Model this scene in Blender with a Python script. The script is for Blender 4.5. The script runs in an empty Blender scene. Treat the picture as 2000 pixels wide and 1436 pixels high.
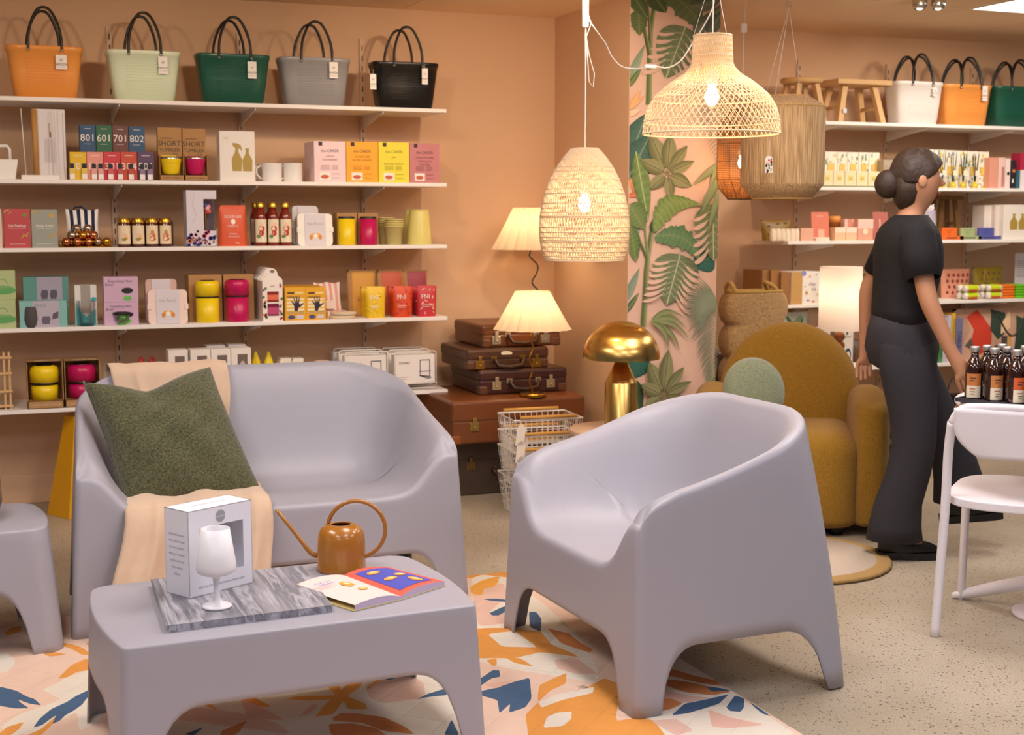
import bpy, bmesh, math, random
from mathutils import Vector, Matrix
from mathutils.geometry import delaunay_2d_cdt, tessellate_polygon
PI=math.pi; sin=math.sin; cos=math.cos; R=math.radians
rnd=random.Random(7)
C=bpy.context.scene.collection
SC=bpy.context.scene
# ---------------------------------------------------------------- camera
CH=1.35; FPX=2670.0; PITCH=math.atan(298/2670.0); YAW=R(21.4)
cd=bpy.data.cameras.new('camera'); cam=bpy.data.objects.new('camera',cd); C.objects.link(cam)
cam.location=(0,0,CH); cam.rotation_euler=(PI/2-PITCH,0,-YAW)
cd.sensor_width=36; cd.lens=FPX/2000*36; cd.clip_start=.05; cd.clip_end=100
cd.dof.use_dof=True; cd.dof.focus_distance=4.15; cd.dof.aperture_fstop=5.0
SC.camera=cam
SC.view_settings.view_transform='Standard'; SC.view_settings.look='None'
SC.view_settings.gamma=1; SC.view_settings.use_curve_mapping=False; SC.view_settings.exposure=0.0
# ---------------------------------------------------------------- world + lights
w=bpy.data.worlds.new('world'); SC.world=w; w.use_nodes=True
w.node_tree.nodes['Background'].inputs[0].default_value=(.86,.84,1.0,1); w.node_tree.nodes['Background'].inputs[1].default_value=.13
def light(kind,loc,power,col,size=.1,size_y=None,rot=(0,0,0),name='light',spot=None):
    l=bpy.data.lights.new(name,kind); l.energy=power; l.color=col
    if kind=='AREA':
        l.shape='RECTANGLE'; l.size=size; l.size_y=size_y or size
    elif kind=='SPOT':
        l.shadow_soft_size=size; l.spot_size=R(spot or 60); l.spot_blend=.7
    else: l.shadow_soft_size=size
    o=bpy.data.objects.new(name,l); C.objects.link(o); o.location=loc; o.rotation_euler=rot; return o
COOL=(.80,.84,1.0); WARM=(1.0,.62,.30); NEU=(1,.84,.68)
PANELS=[(-.4,1.6),(1.5,1.6),(3.4,1.6),(-1.0,-.8),(2.2,-.8)]
for px_,py_ in PANELS: light('AREA',(px_,py_,2.34),(16 if py_>0 else 14),COOL,.58,1.18,name='ceiling_panel_light')
for px_ in (-.3,1.5,3.0): light('AREA',(px_,3.7,2.34),20,(1,.92,.88),.58,1.18,name='ceiling_panel_light')
light('AREA',(4.98,5.42,2.34),9,(1,.9,.8),.9,.5,name='ceiling_panel_light')
# shop track spots that warm the back wall
for x_,y_,tx,pw in ((-.2,4.6,.0,22),(1.1,4.7,1.1,28),(2.2,4.8,2.45,46),(4.0,4.9,4.4,27),(5.2,4.9,5.3,24)):
    o=light('SPOT',(x_,y_,2.30),pw,(1,.765,.52),.05,name='track_spot_light',spot=95)
    d=Vector((tx,6.7,1.15))-Vector(o.location); o.rotation_euler=d.to_track_quat('-Z','Y').to_euler()
# ---------------------------------------------------------------- pixel -> world helpers
_f=Vector((sin(YAW)*cos(PITCH),cos(YAW)*cos(PITCH),-sin(PITCH))); _r=Vector((cos(YAW),-sin(YAW),0)); _u=_r.cross(_f)
def ray(x,y): return _f*FPX+_r*(x-1000)-_u*(y-718)
def W(x,y,Y):
    d=ray(x,y); return Vector((0,0,CH))+d*(Y/d.y)
def V(x,y,z=0):
    d=ray(x,y); return Vector((0,0,CH))+d*((z-CH)/d.z)
def rpx(x0,x1,y,Y):   # radius of a round thing whose outline spans x0..x1
    p=W((x0+x1)/2,y,Y); return (x1-x0)/2/(FPX/((Vector((p.x,Y,p.z-CH))).dot(_f)))
def pxm(X,Y,z=1): return FPX/((Vector((X,Y,z-CH))).dot(_f))   # pixels per metre there
# ---------------------------------------------------------------- materials
def lin(c):
    if isinstance(c,str): c=tuple(int(c[i:i+2],16) for i in (0,2,4))
    return tuple(((v/255)/12.92 if v/255<=.04045 else ((v/255+.055)/1.055)**2.4) for v in c)+(1,)
_mc={}
def M(col,rough=.5,metal=0,bump=0,bscale=200,var=0,vscale=8,trans=0,emit=0,name=None,sheen=0,coat=0,alpha=1,subs=0):
    key=(str(col),rough,metal,bump,bscale,var,vscale,trans,emit,sheen,coat,alpha,subs)
    if key in _mc: return _mc[key]
    m=bpy.data.materials.new(name or 'mat'); m.use_nodes=True; n=m.node_tree; b=n.nodes['Principled BSDF']
    b.inputs['Base Color'].default_value=lin(col); b.inputs['Roughness'].default_value=rough; b.inputs['Metallic'].default_value=metal
    if trans: b.inputs['Transmission Weight'].default_value=trans
    if coat: b.inputs['Coat Weight'].default_value=coat; b.inputs['Coat Roughness'].default_value=.08
    if sheen: b.inputs['Sheen Weight'].default_value=sheen
    if alpha<1: b.inputs['Alpha'].default_value=alpha
    if subs: b.inputs['Subsurface Weight'].default_value=subs; b.inputs['Subsurface Radius'].default_value=(.02,.01,.006)
    if emit: b.inputs['Emission Color'].default_value=lin(col); b.inputs['Emission Strength'].default_value=emit
    if bump or var:
        tc=n.nodes.new('ShaderNodeTexCoord')
    if bump:
        t=n.nodes.new('ShaderNodeTexNoise'); t.inputs['Scale'].default_value=bscale; t.inputs['Detail'].default_value=4
        bp=n.nodes.new('ShaderNodeBump'); bp.inputs['Strength'].default_value=bump; bp.inputs['Distance'].default_value=.004
        n.links.new(tc.outputs['Object'],t.inputs['Vector']); n.links.new(t.outputs['Fac'],bp.inputs['Height']); n.links.new(bp.outputs['Normal'],b.inputs['Normal'])
    if var:
        t=n.nodes.new('ShaderNodeTexNoise'); t.inputs['Scale'].default_value=vscale; t.inputs['Detail'].default_value=6
        mx=n.nodes.new('ShaderNodeMix'); mx.data_type='RGBA'; c=lin(col)
        mx.inputs['A'].default_value=tuple(v*(1-var) for v in c[:3])+(1,); mx.inputs['B'].default_value=tuple(min(1,v*(1+var)) for v in c[:3])+(1,)
        n.links.new(tc.outputs['Object'],t.inputs['Vector']); n.links.new(t.outputs['Fac'],mx.inputs['Factor']); n.links.new(mx.outputs['Result'],b.inputs['Base Color'])
    _mc[key]=m; return m
def vcmat(name,rough=.6,bump=0,bscale=80):
    m=bpy.data.materials.new(name); m.use_nodes=True; n=m.node_tree; b=n.nodes['Principled BSDF']; b.inputs['Roughness'].default_value=rough
    a=n.nodes.new('ShaderNodeVertexColor'); a.layer_name='Col'; n.links.new(a.outputs['Color'],b.inputs['Base Color'])
    if bump:
        tc=n.nodes.new('ShaderNodeTexCoord'); t=n.nodes.new('ShaderNodeTexNoise'); t.inputs['Scale'].default_value=bscale
        bp=n.nodes.new('ShaderNodeBump'); bp.inputs['Strength'].default_value=bump; bp.inputs['Distance'].default_value=.003
        n.links.new(tc.outputs['Object'],t.inputs['Vector']); n.links.new(t.outputs['Fac'],bp.inputs['Height']); n.links.new(bp.outputs['Normal'],b.inputs['Normal'])
    return m
def shade_mat(col,tr=.55,name='shade'):        # thin lampshade cloth: diffuse + translucent
    m=bpy.data.materials.new(name); m.use_nodes=True; n=m.node_tree; n.nodes.remove(n.nodes['Principled BSDF'])
    d=n.nodes.new('ShaderNodeBsdfDiffuse'); t=n.nodes.new('ShaderNodeBsdfTranslucent'); s=n.nodes.new('ShaderNodeMixShader')
    d.inputs[0].default_value=lin(col); t.inputs[0].default_value=lin(col); s.inputs[0].default_value=tr
    n.links.new(d.outputs[0],s.inputs[1]); n.links.new(t.outputs[0],s.inputs[2]); n.links.new(s.outputs[0],n.nodes['Material Output'].inputs[0]); return m
WHITE=M('F4EFEA',.45); OFFW=M('E9E2DA',.5); BLACK=M('141213',.35); INK=M('3A3434',.6); WINK=M('F6F0E8',.6)
GREY=M('A3A1AA',.42,bump=.08,bscale=900,name='grey_moulded_plastic'); KRAFT=M('B68A58',.8,var=.08,vscale=40); KRAFTD=M('8F6A42',.85)
GOLD=M('C79A3E',.28,1); BRASS=M('C9A14E',.3,1); SILVER=M('C9C6C2',.25,1); WOOD=M('C08C4A',.5,var=.18,vscale=14); WOODP=M('D9B07A',.55,var=.12,vscale=12)
METW=M('F1ECE6',.35)
# ---------------------------------------------------------------- mesh builder
class MB:
    def __init__(s): s.v=[]; s.f=[]; s.m=[]; s.sm=[]; s.mats=[]; s.cols=None; s.M=Matrix.Identity(4)
    def mi(s,m):
        if m not in s.mats: s.mats.append(m)
        return s.mats.index(m)
    def add(s,vs,fs,m,smooth=False):
        o=len(s.v); k=s.mi(m)
        for v in vs: s.v.append(tuple(s.M@Vector(v)))
        for f in fs: s.f.append(tuple(i+o for i in f)); s.m.append(k); s.sm.append(smooth)
        return s
    def box(s,x0,x1,y0,y1,z0,z1,m):
        vs=[(x,y,z) for z in (z0,z1) for y in (y0,y1) for x in (x0,x1)]
        return s.add(vs,[(0,2,3,1),(4,5,7,6),(0,1,5,4),(2,6,7,3),(0,4,6,2),(1,3,7,5)],m)
    def lathe(s,pr,m,n=32,c=(0,0),smooth=True,rf=None,ang=2*PI,close=True):
        vs=[];fs=[];k=len(pr)
        for i in range(n):
            a=ang*i/n
            for (r,z) in pr:
                q=r*(rf(a,z) if rf else 1); vs.append((c[0]+q*cos(a),c[1]+q*sin(a),z))
        for i in range(n):
            j=(i+1)%n
            for t in range(k-1): fs.append((i*k+t,j*k+t,j*k+t+1,i*k+t+1))
        return s.add(vs,fs,m,smooth)
    def tube(s,pts,r,m,n=8,closed=False,smooth=True,cap=True):
        pts=[Vector(p) for p in pts]; N=len(pts); vs=[];fs=[]
        rr=r if hasattr(r,'__len__') else [r]*N; up=None
        for i,p in enumerate(pts):
            if closed: t=(pts[(i+1)%N]-pts[i-1])
            else: t=(pts[min(i+1,N-1)]-pts[max(i-1,0)])
            if t.length<1e-9: t=Vector((0,0,1))
            t.normalize()
            if up is None:
                up=t.orthogonal().normalized()
            else:
                up=(up-t*up.dot(t)); up=up.normalized() if up.length>1e-6 else t.orthogonal().normalized()
            b=t.cross(up)
            for k in range(n):
                a=2*PI*k/n; vs.append(p+(up*cos(a)+b*sin(a))*rr[i])
        for i in range(N if closed else N-1):
            j=(i+1)%N
            for k in range(n): fs.append((i*n+k,i*n+(k+1)%n,j*n+(k+1)%n,j*n+k))
        if cap and not closed: fs.append(tuple(range(n-1,-1,-1))); fs.append(tuple((N-1)*n+k for k in range(n)))
        return s.add(vs,fs,m,smooth)
    def prism(s,pts,y0,y1,m,axis='y',smooth=False):
        n=len(pts)
        if axis=='y': vs=[(p[0],y0,p[1]) for p in pts]+[(p[0],y1,p[1]) for p in pts]
        elif axis=='z': vs=[(p[0],p[1],y0) for p in pts]+[(p[0],p[1],y1) for p in pts]
        else: vs=[(y0,p[0],p[1]) for p in pts]+[(y1,p[0],p[1]) for p in pts]
        tris=tessellate_polygon([[Vector((p[0],p[1],0)) for p in pts]])
        fs=[tuple(t) for t in tris]+[tuple(i+n for i in reversed(t)) for t in tris]+[(i,(i+1)%n,(i+1)%n+n,i+n) for i in range(n)]
        return s.add(vs,fs,m,smooth)
    def flat(s,pts3,m):
        t=tessellate_polygon([[Vector(p) for p in pts3]]); return s.add(pts3,[tuple(x) for x in t],m)
    def grid(s,fn,nu,nv,m,smooth=True,cu=False):
        vs=[fn(i/(nu if cu else nu-1),j/(nv-1)) for i in range(nu) for j in range(nv)]; fs=[]
        for i in range(nu if cu else nu-1):
            a=(i+1)%nu
            for j in range(nv-1): fs.append((i*nv+j,a*nv+j,a*nv+j+1,i*nv+j+1))
        return s.add(vs,fs,m,smooth)
    def sphere(s,c,r,m,n=16,k=10,sz=1):
        return s.lathe([(max(1e-4,r*sin(PI*i/k)),c[2]-r*sz*cos(PI*i/k)) for i in range(k+1)],m,n,(c[0],c[1]))
    def loft(s,rings,m,n=20,smooth=True,cap=True):   # ring: centre, axis1, axis2 (vectors)
        vs=[];fs=[]
        for (c,a1,a2) in rings:
            c=Vector(c);a1=Vector(a1);a2=Vector(a2)
            for k in range(n): vs.append(c+a1*cos(2*PI*k/n)+a2*sin(2*PI*k/n))
        for i in range(len(rings)-1):
            for k in range(n): fs.append((i*n+k,i*n+(k+1)%n,(i+1)*n+(k+1)%n,(i+1)*n+k))
        if cap: fs.append(tuple(range(n-1,-1,-1))); fs.append(tuple((len(rings)-1)*n+k for k in range(n)))
        return s.add(vs,fs,m,smooth)
    def text(s,body,size,x,z,m,y=-.0008,align='CENTER',rot=0,xs=1.0,mat=None):
        c=bpy.data.curves.new('t','FONT'); c.body=body; c.size=size; c.align_x=align; c.align_y='CENTER'; c.resolution_u=2
        o=bpy.data.objects.new('t',c); C.objects.link(o); bpy.context.view_layer.update()
        me=bpy.data.meshes.new_from_object(o); ca,sa=cos(rot),sin(rot)
        vs=[(x+(v.co.x*ca*xs-v.co.y*sa),y,z+(v.co.x*sa*xs+v.co.y*ca)) for v in me.vertices]
        if mat is not None: vs=[mat@Vector(q) for q in vs]
        s.add(vs,[tuple(p.vertices) for p in me.polygons],m)
        bpy.data.objects.remove(o); bpy.data.curves.remove(c); bpy.data.meshes.remove(me); return s
def obj(name,mb,parent=None,loc=(0,0,0),rz=0,bevel=0,seg=2,subsurf=0,solid=0,label=None):
    me=bpy.data.meshes.new(name); me.from_pydata(mb.v,[],mb.f)
    for m in mb.mats: me.materials.append(m)
    me.polygons.foreach_set('material_index',mb.m); me.polygons.foreach_set('use_smooth',mb.sm); me.update()
    if mb.cols:
        ca=me.color_attributes.new('Col','FLOAT_COLOR','POINT')
        for i,c in enumerate(mb.cols): ca.data[i].color=c
    o=bpy.data.objects.new(name,me); C.objects.link(o); o.location=loc; o.rotation_euler=(0,0,rz)
    if parent: o.parent=parent
    if label: o['label']=label
    if solid: q=o.modifiers.new('solid','SOLIDIFY'); q.thickness=abs(solid); q.offset=-1 if solid>0 else 1
    if bevel: q=o.modifiers.new('bevel','BEVEL'); q.width=bevel; q.segments=seg; q.limit_method='ANGLE'; q.angle_limit=R(40)
    if subsurf: q=o.modifiers.new('sub','SUBSURF'); q.levels=subsurf; q.render_levels=subsurf
    return o
def tag(o,label,cat,group=None,kind=None):
    o['label']=label; o['category']=cat
    if group: o['group']=group
    if kind: o['kind']=kind
    return o
def thing(name,label,cat,loc=(0,0,0),rz=0,group=None):
    o=bpy.data.objects.new(name,None); C.objects.link(o); o.location=loc; o.rotation_euler=(0,0,rz); o.empty_display_size=.05
    return tag(o,label,cat,group)
def struct(name,mb,**k):
    o=obj(name,mb,**k); o['kind']='structure'; return o
def copy_tree(root,loc,label,group=None,rz=None):
    r=root.copy(); C.objects.link(r); r.location=loc; r['label']=label
    if rz is not None: r.rotation_euler=(0,0,rz)
    if group: r['group']=group
    for ch in list(root.children):
        c=ch.copy(); C.objects.link(c); c.parent=r
        for g in list(ch.children):
            d=g.copy(); C.objects.link(d); d.parent=c
    return r
def sm(a,b,x):
    t=max(0,min(1,(x-a)/(b-a))); return t*t*(3-2*t)
def fill2d(pts,step):
    xs=[p[0] for p in pts]; ys=[p[1] for p in pts]; vs=[Vector(p) for p in pts]; n=len(pts)
    if sum(pts[i][0]*pts[(i+1)%n][1]-pts[(i+1)%n][0]*pts[i][1] for i in range(n))<0: vs.reverse()
    x=min(xs)+step/2
    while x<max(xs):
        y=min(ys)+step/2
        while y<max(ys): vs.append(Vector((x,y))); y+=step
        x+=step
    # long edges get extra points
    ed=[]
    o=delaunay_2d_cdt(vs,[],[list(range(n))],0,1e-7); return [tuple(v) for v in o[0]],[tuple(f) for f,s_ in zip(o[2],o[5]) if s_]
def dens(pts,step):
    out=[]
    for i in range(len(pts)):
        a=pts[i];b=pts[(i+1)%len(pts)]; k=max(1,int(math.dist(a,b)/step)); out+=[(a[0]+(b[0]-a[0])*j/k,a[1]+(b[1]-a[1])*j/k) for j in range(k)]
    return out
def prints(items,w,h,y=-.0006,sub=0):
    """flat printing on a front face; x -.5...5 of the width, z 0..1 of the height"""
    b=MB(); k=0
    for it in items:
        k+=1; yy=y-k*.00012
        if sub and it[0] in 'rep':
            if it[0]=='r': _,x0,x1,z0,z1,m=it; P=[(x0*w,z0*h),(x1*w,z0*h),(x1*w,z1*h),(x0*w,z1*h)]
            elif it[0]=='e': _,cx,cz,rx,rz_,m=it; P=[(cx*w+rx*w*cos(2*PI*i/18),cz*h+rz_*h*sin(2*PI*i/18)) for i in range(18)]
            else: P=[(p[0]*w,p[1]*h) for p in it[1]]; m=it[2]
            V_,F_=fill2d(dens(P,sub),sub); b.add([(v[0],yy*1.0-k*.0002,v[1]) for v in V_],F_,m); continue
        if it[0]=='t': b.text(it[1],it[4]*h,it[2]*w,it[3]*h,it[5],yy,xs=it[6] if len(it)>6 else 1)
        elif it[0]=='r': _,x0,x1,z0,z1,m=it; b.add([(x0*w,yy,z0*h),(x1*w,yy,z0*h),(x1*w,yy,z1*h),(x0*w,yy,z1*h)],[(0,1,2,3)],m)
        elif it[0]=='e': _,cx,cz,rx,rz_,m=it; n=18; b.add([(cx*w+rx*w*cos(2*PI*i/n),yy,cz*h+rz_*h*sin(2*PI*i/n)) for i in range(n)],[tuple(range(n))],m)
        elif it[0]=='p': b.flat([(p[0]*w,yy,p[1]*h) for p in it[1]],it[2])
    return b
# ================================================================ SETTING
WALLM=M('DBB592',.75,var=.03,vscale=2,bump=.05,bscale=60,name='peach_wall'); CEILM=M('EBCBA6',.8,name='ceiling_board')
DW=6.73; HC=2.375
struct('wall_back',MB().box(-3.5,2.88,DW,DW+.1,0,HC,WALLM).box(3.36,8,DW,DW+.1,0,HC,WALLM))
struct('wall_column',MB().box(2.88,3.36,5.85,DW+.1,0,HC,WALLM))
def floor_mat():
    m=bpy.data.materials.new('polished_concrete'); m.use_nodes=True; n=m.node_tree; b=n.nodes['Principled BSDF']; L=n.links.new
    tc=n.nodes.new('ShaderNodeTexCoord')
    def noise(sc,det=5): t=n.nodes.new('ShaderNodeTexNoise'); t.inputs['Scale'].default_value=sc; t.inputs['Detail'].default_value=det; L(tc.outputs['Object'],t.inputs['Vector']); return t
    a=noise(1.3); r=n.nodes.new('ShaderNodeValToRGB'); r.color_ramp.elements[0].position=.3; r.color_ramp.elements[1].position=.75
    r.color_ramp.elements[0].color=lin('A2967F'); r.color_ramp.elements[1].color=lin('CFC4B0'); L(a.outputs['Fac'],r.inputs['Fac'])
    v=n.nodes.new('ShaderNodeTexVoronoi'); v.inputs['Scale'].default_value=70; L(tc.outputs['Object'],v.inputs['Vector'])
    s=n.nodes.new('ShaderNodeValToRGB'); s.color_ramp.elements[0].position=.14; s.color_ramp.elements[1].position=.3
    s.color_ramp.elements[0].color=(1,1,1,1); s.color_ramp.elements[1].color=(0,0,0,1); L(v.outputs['Distance'],s.inputs['Fac'])
    f=noise(60,3); g=n.nodes.new('ShaderNodeMath'); g.operation='MULTIPLY'; 
    th=n.nodes.new('ShaderNodeMath'); th.operation='GREATER_THAN'; th.inputs[1].default_value=.47; L(f.outputs['Fac'],th.inputs[0]); L(s.outputs['Color'],g.inputs[0]); L(th.outputs[0],g.inputs[1])
    mx=n.nodes.new('ShaderNodeMix'); mx.data_type='RGBA'; L(g.outputs[0],mx.inputs['Factor']); L(r.outputs['Color'],mx.inputs['A']); mx.inputs['B'].default_value=lin('564A40')
    f2=noise(220,2); mx2=n.nodes.new('ShaderNodeMix'); mx2.data_type='RGBA'; mx2.blend_type='MULTIPLY'; mx2.inputs['Factor'].default_value=.55
    r2=n.nodes.new('ShaderNodeValToRGB'); r2.color_ramp.elements[0].position=.35; r2.color_ramp.elements[1].position=.6; r2.color_ramp.elements[0].color=(.5,.45,.40,1); L(f2.outputs['Fac'],r2.inputs['Fac'])
    L(mx.outputs['Result'],mx2.inputs['A']); L(r2.outputs['Color'],mx2.inputs['B']); L(mx2.outputs['Result'],b.inputs['Base Color'])
    b.inputs['Roughness'].default_value=.42; return m
struct('floor',MB().box(-3.5,8,-2.5,DW,-.1,0,floor_mat()))
cb=MB(); xs=[-3.5,-1.6,.2,2.05,3.1,4.673,5.286,5.9,6.5,8]; ys=[-2.5,.2,2.7,5.66,DW]
for i in range(len(xs)-1):
    for j in range(len(ys)-1):
        if j==2 and xs[i]==4.673: continue
        cb.box(xs[i]+.002,xs[i+1]-.002,ys[j]+(.002 if j else 0),ys[j+1]-(.002 if j<3 else 0),HC,HC+.03,CEILM)
cb.box(4.675,5.284,2.7,4.48,HC,HC+.03,CEILM)
cb.box(-3.5,8,-2.5,DW,HC+.03,HC+.1,M('6B4A30',.9))
struct('ceiling',cb)
struct('baseboard_back',MB().box(-3.5,2.88,DW-.014,DW,0,.14,WALLM).box(3.36,8,DW-.014,DW,0,.14,WALLM),bevel=.004)
PANW=M('FFF8F0',.5,emit=9)
pw=thing('ceiling_light_panel','square white ceiling light panel above the white and orange bags on the right','ceiling light',(4.98,5.07,HC))
obj('frame',MB().box(-.31,.31,-.6,-.585,-.006,.012,METW).box(-.31,.31,.585,.6,-.006,.012,METW).box(-.31,-.295,-.585,.585,-.006,.012,METW).box(.295,.31,-.585,.585,-.006,.012,METW),pw)
obj('diffuser',MB().box(-.295,.295,-.585,.585,0,.008,PANW),pw)
for k,(a,b_) in enumerate(PANELS+[(-.3,3.7),(1.5,3.7),(3.0,3.7)]):
    p=thing('ceiling_light_panel','white ceiling light panel over the sales floor out of the picture','ceiling light',(a,b_,HC),0,'ceiling panels out of the picture')
    obj('diffuser',MB().box(-.29,.29,-.59,.59,-.012,-.002,M('FFF6F4',.5,emit=3.0)),p)
for k,(px,lab) in enumerate(((1797,'left of the two small ceiling spotlights by the light panel'),(1833,'right of the two small ceiling spotlights by the light panel'))):
    c=V(px,-8,HC); s=thing('spotlight','silver '+lab,'spotlight',(c.x,c.y,HC))
    obj('housing',MB().lathe([(.001,-.0),(.034,0),(.034,-.045),(.028,-.06),(.024,-.05),(.001,-.045)],SILVER,20),s)
    obj('bulb',MB().sphere((0,0,-.05),.016,M('FFF0D8',.5,emit=12),10,6),s)
# ---------------------------------------------------------------- wallpaper on the column (painted leaves)
wp=MB(); wpm=vcmat('leaf_wallpaper',.62,bump=.05,bscale=500); wp.cols=[]; YW=5.846; lay=[0]
def wv(x,y,k): 
    p=W(x,y,5.85); X=(p.x-2.872)*1.0; X=max(2.882,min(3.358,p.x+.000)); return (X,YW-k,p.z)
def wadd(vs,fs,cols,k):
    z0=[wv(x,y,k) for x,y in vs]; wp.add(z0,fs,wpm); wp.cols+= [lin(c) if not isinstance(c,tuple) or len(c)==3 else c for c in cols]
def nl():
    lay[0]+=1; return lay[0]*.00009
def mixc(a,b,t):
    a=lin(a);b=lin(b); return tuple(a[i]*(1-t)+b[i]*t for i in range(3))+(1,)
vs=[(2.88,YW,0),(3.36,YW,0),(3.36,YW,HC),(2.88,YW,HC)]; wp.add(vs,[(0,1,2,3)],wpm); wp.cols+=[lin('E9C3AE')]*4
def leaf(p0,p1,wd,ca,cb,bend=0,n=22,stripe=0,pa=.7,rib='8C9463',ribw=.9,ruf=0,fin=0):
    """painted leaf from stalk p0 to tip p1, half width wd, two tones either side of the rib"""
    k=nl(); x0,y0=p0; x1,y1=p1; dx,dy=x1-x0,y1-y0; L=math.hypot(dx,dy); nx,ny=-dy/L,dx/L
    vs=[];cs=[];fs=[]; cr=[]
    for i in range(n+1):
        t=i/n; bx=4*t*(1-t)*bend; cx=x0+dx*t+nx*bx*L; cy=y0+dy*t+ny*bx*L
        h=wd*(sin(PI*t**pa)**.8 if 0<t<1 else 0); 
        if fin: h=wd*max(0,1-t**4)**.5*(.72+.28*t)
        st=(.5+.5*sin(i*2.4+rnd.random()))*stripe
        j=1+ruf*(rnd.random()-.5)
        for s,sc in ((-1,1),(-.5,.5),(0,0),(.5,.5),(1,1)):
            sh=-.10*L*abs(s)*0; hx=h*s*(j if abs(s)==1 else 1)
            vs.append((cx+nx*hx,cy+ny*hx)); a,b=(ca if s<0 else cb),(cb if s<0 else ca)
            q=min(1,.25+.55*abs(s)*0+st*.7+(.3 if abs(s)==.5 else 0)); c=mixc(a,b,q*.6)
            if abs(s)==1: c=tuple(v*.9 for v in c[:3])+(1,)
            cs.append(c)
        cr.append((cx,cy,h))
    for i in range(n):
        for q in range(4): fs.append((i*5+q,i*5+q+1,i*5+q+6,i*5+q+5))
    wadd(vs,fs,cs,k)
    if rib:
        k=nl(); vs=[];cs=[]
        for (cx,cy,h) in cr: 
            for s in (-1,1): vs.append((cx+nx*s*ribw,cy+ny*s*ribw)); cs.append(lin(rib))
        wadd(vs,[(2*i,2*i+1,2*i+3,2*i+2) for i in range(n)],cs,k)
def stem(pts,r0,r1,c='6F7F4A'):
    k=nl(); vs=[];cs=[]; N=len(pts)
    for i,(x,y) in enumerate(pts):
        a=pts[max(0,i-1)];b=pts[min(N-1,i+1)]; d=math.hypot(b[0]-a[0],b[1]-a[1]); nx,ny=-(b[1]-a[1])/d,(b[0]-a[0])/d; r=r0+(r1-r0)*i/(N-1)
        for s,cc in ((-1,mixc(c,'2E3A22',.55)),(0,lin(c)),(1,mixc(c,'C2C890',.6))): vs.append((x+nx*r*s,y+ny*r*s)); cs.append(cc)
    wadd(vs,[f for i in range(N-1) for f in ((3*i,3*i+1,3*i+4,3*i+3),(3*i+1,3*i+2,3*i+5,3*i+4))],cs,k)
G1,G2,G3,G4,G5='4F5E36','8F9A62','2F4A38','6E8A5A','A9B487'
def fan(cx,cy,lv):
    for (x,y,wd) in lv:
        stem([(cx,cy),(cx+(x-cx)*.35,cy+(y-cy)*.35)],.9,.7,'7C7A4E')
        leaf((cx+(x-cx)*.13,cy+(y-cy)*.13),(x,y),wd,'5A5F38','A3A273',pa=.85,rib='4A4A2C',ribw=.6)
def palm(x0,y0,x1,y1,L,n,c1='5E6B4C',c2='9AA08A',sides=(1,-1),ang=60,wd=1.6):
    dx,dy=x1-x0,y1-y0; D=math.hypot(dx,dy); a0=math.atan2(dy,dx)
    for i in range(n):
        t=i/(n-1); bx,by=x0+dx*t,y0+dy*t; l=L*(1-.72*t)*(.9+.2*rnd.random())
        for s in sides:
            a=a0+s*R(ang*(1-.45*t)+rnd.uniform(-4,4)); leaf((bx,by),(bx+l*cos(a),by+l*sin(a)),wd,c1,c2,bend=.10*s,n=5,rib=None)
    stem([(x0,y0),(x1,y1)],1.2,.5,'A3A17A')
def monstera(bx,by,tx,ty,wd,n,flip=1):
    """split leaf: one broad heart shaped blade cut by curved slits between the lobes"""
    dx,dy=tx-bx,ty-by; L=math.hypot(dx,dy); ux,uy=dx/L,dy/L; nx,ny=-uy,ux
    leaf((bx-ux*10,by-uy*10),(tx+ux*4,ty+uy*4),wd*1.02,'4F5E44','8C9A6E',n=30,pa=.62,rib='C6CAA6',ribw=1.1,stripe=.9)
    for i in range(n):
        t=.06+.72*i/(n-1)
        for s in (-1,1):
            q=t-.16; ix,iy=bx+dx*t+nx*s*wd*.26,by+dy*t+ny*s*wd*.26; ex,ey=bx+dx*(t+.16+.22*t)+nx*s*wd*1.12,by+dy*(t+.16+.22*t)+ny*s*wd*1.12
            leaf((ex,ey),(ix,iy),L*(.036+.012*(i%2)),'E9C3AE','E9C3AE',bend=.10*s,n=10,pa=.55,rib=None)
            leaf((bx+dx*(t-.05),by+dy*(t-.05)),(bx+dx*(t+.06+.2*t)+nx*s*wd*.86,by+dy*(t+.06+.2*t)+ny*s*wd*.86),.8,'B3BA95','B3BA95',bend=-.08*s,n=8,rib=None)
# dark teal leaves at the back
for (a,b_) in (((1222,330),(1262,222)),((1224,352),(1270,262))): leaf(a,b_,34,'24504A','5C7F6E',stripe=.6,rib='8FA88E')
leaf((1258,690),(1222,742),26,'1F4F48','3E7A6A',stripe=.8,rib=None); leaf((1392,500),(1352,520),26,'1F4F48','4C8A78',stripe=.9); leaf((1240,742),(1246,822),14,'2B4C36','4F6B4A')
leaf((1230,498),(1250,430),7,'6F8A78','9DB0A0'); leaf((1220,590),(1248,524),8,'6F8A78','9DB0A0'); leaf((1220,612),(1247,572),6,'3F5A3C','6E8357')
leaf((1226,160),(1258,88),8,'7F9A84','A9B8A2'); leaf((1226,170),(1252,132),6,'55703F','7C8D55')
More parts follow.
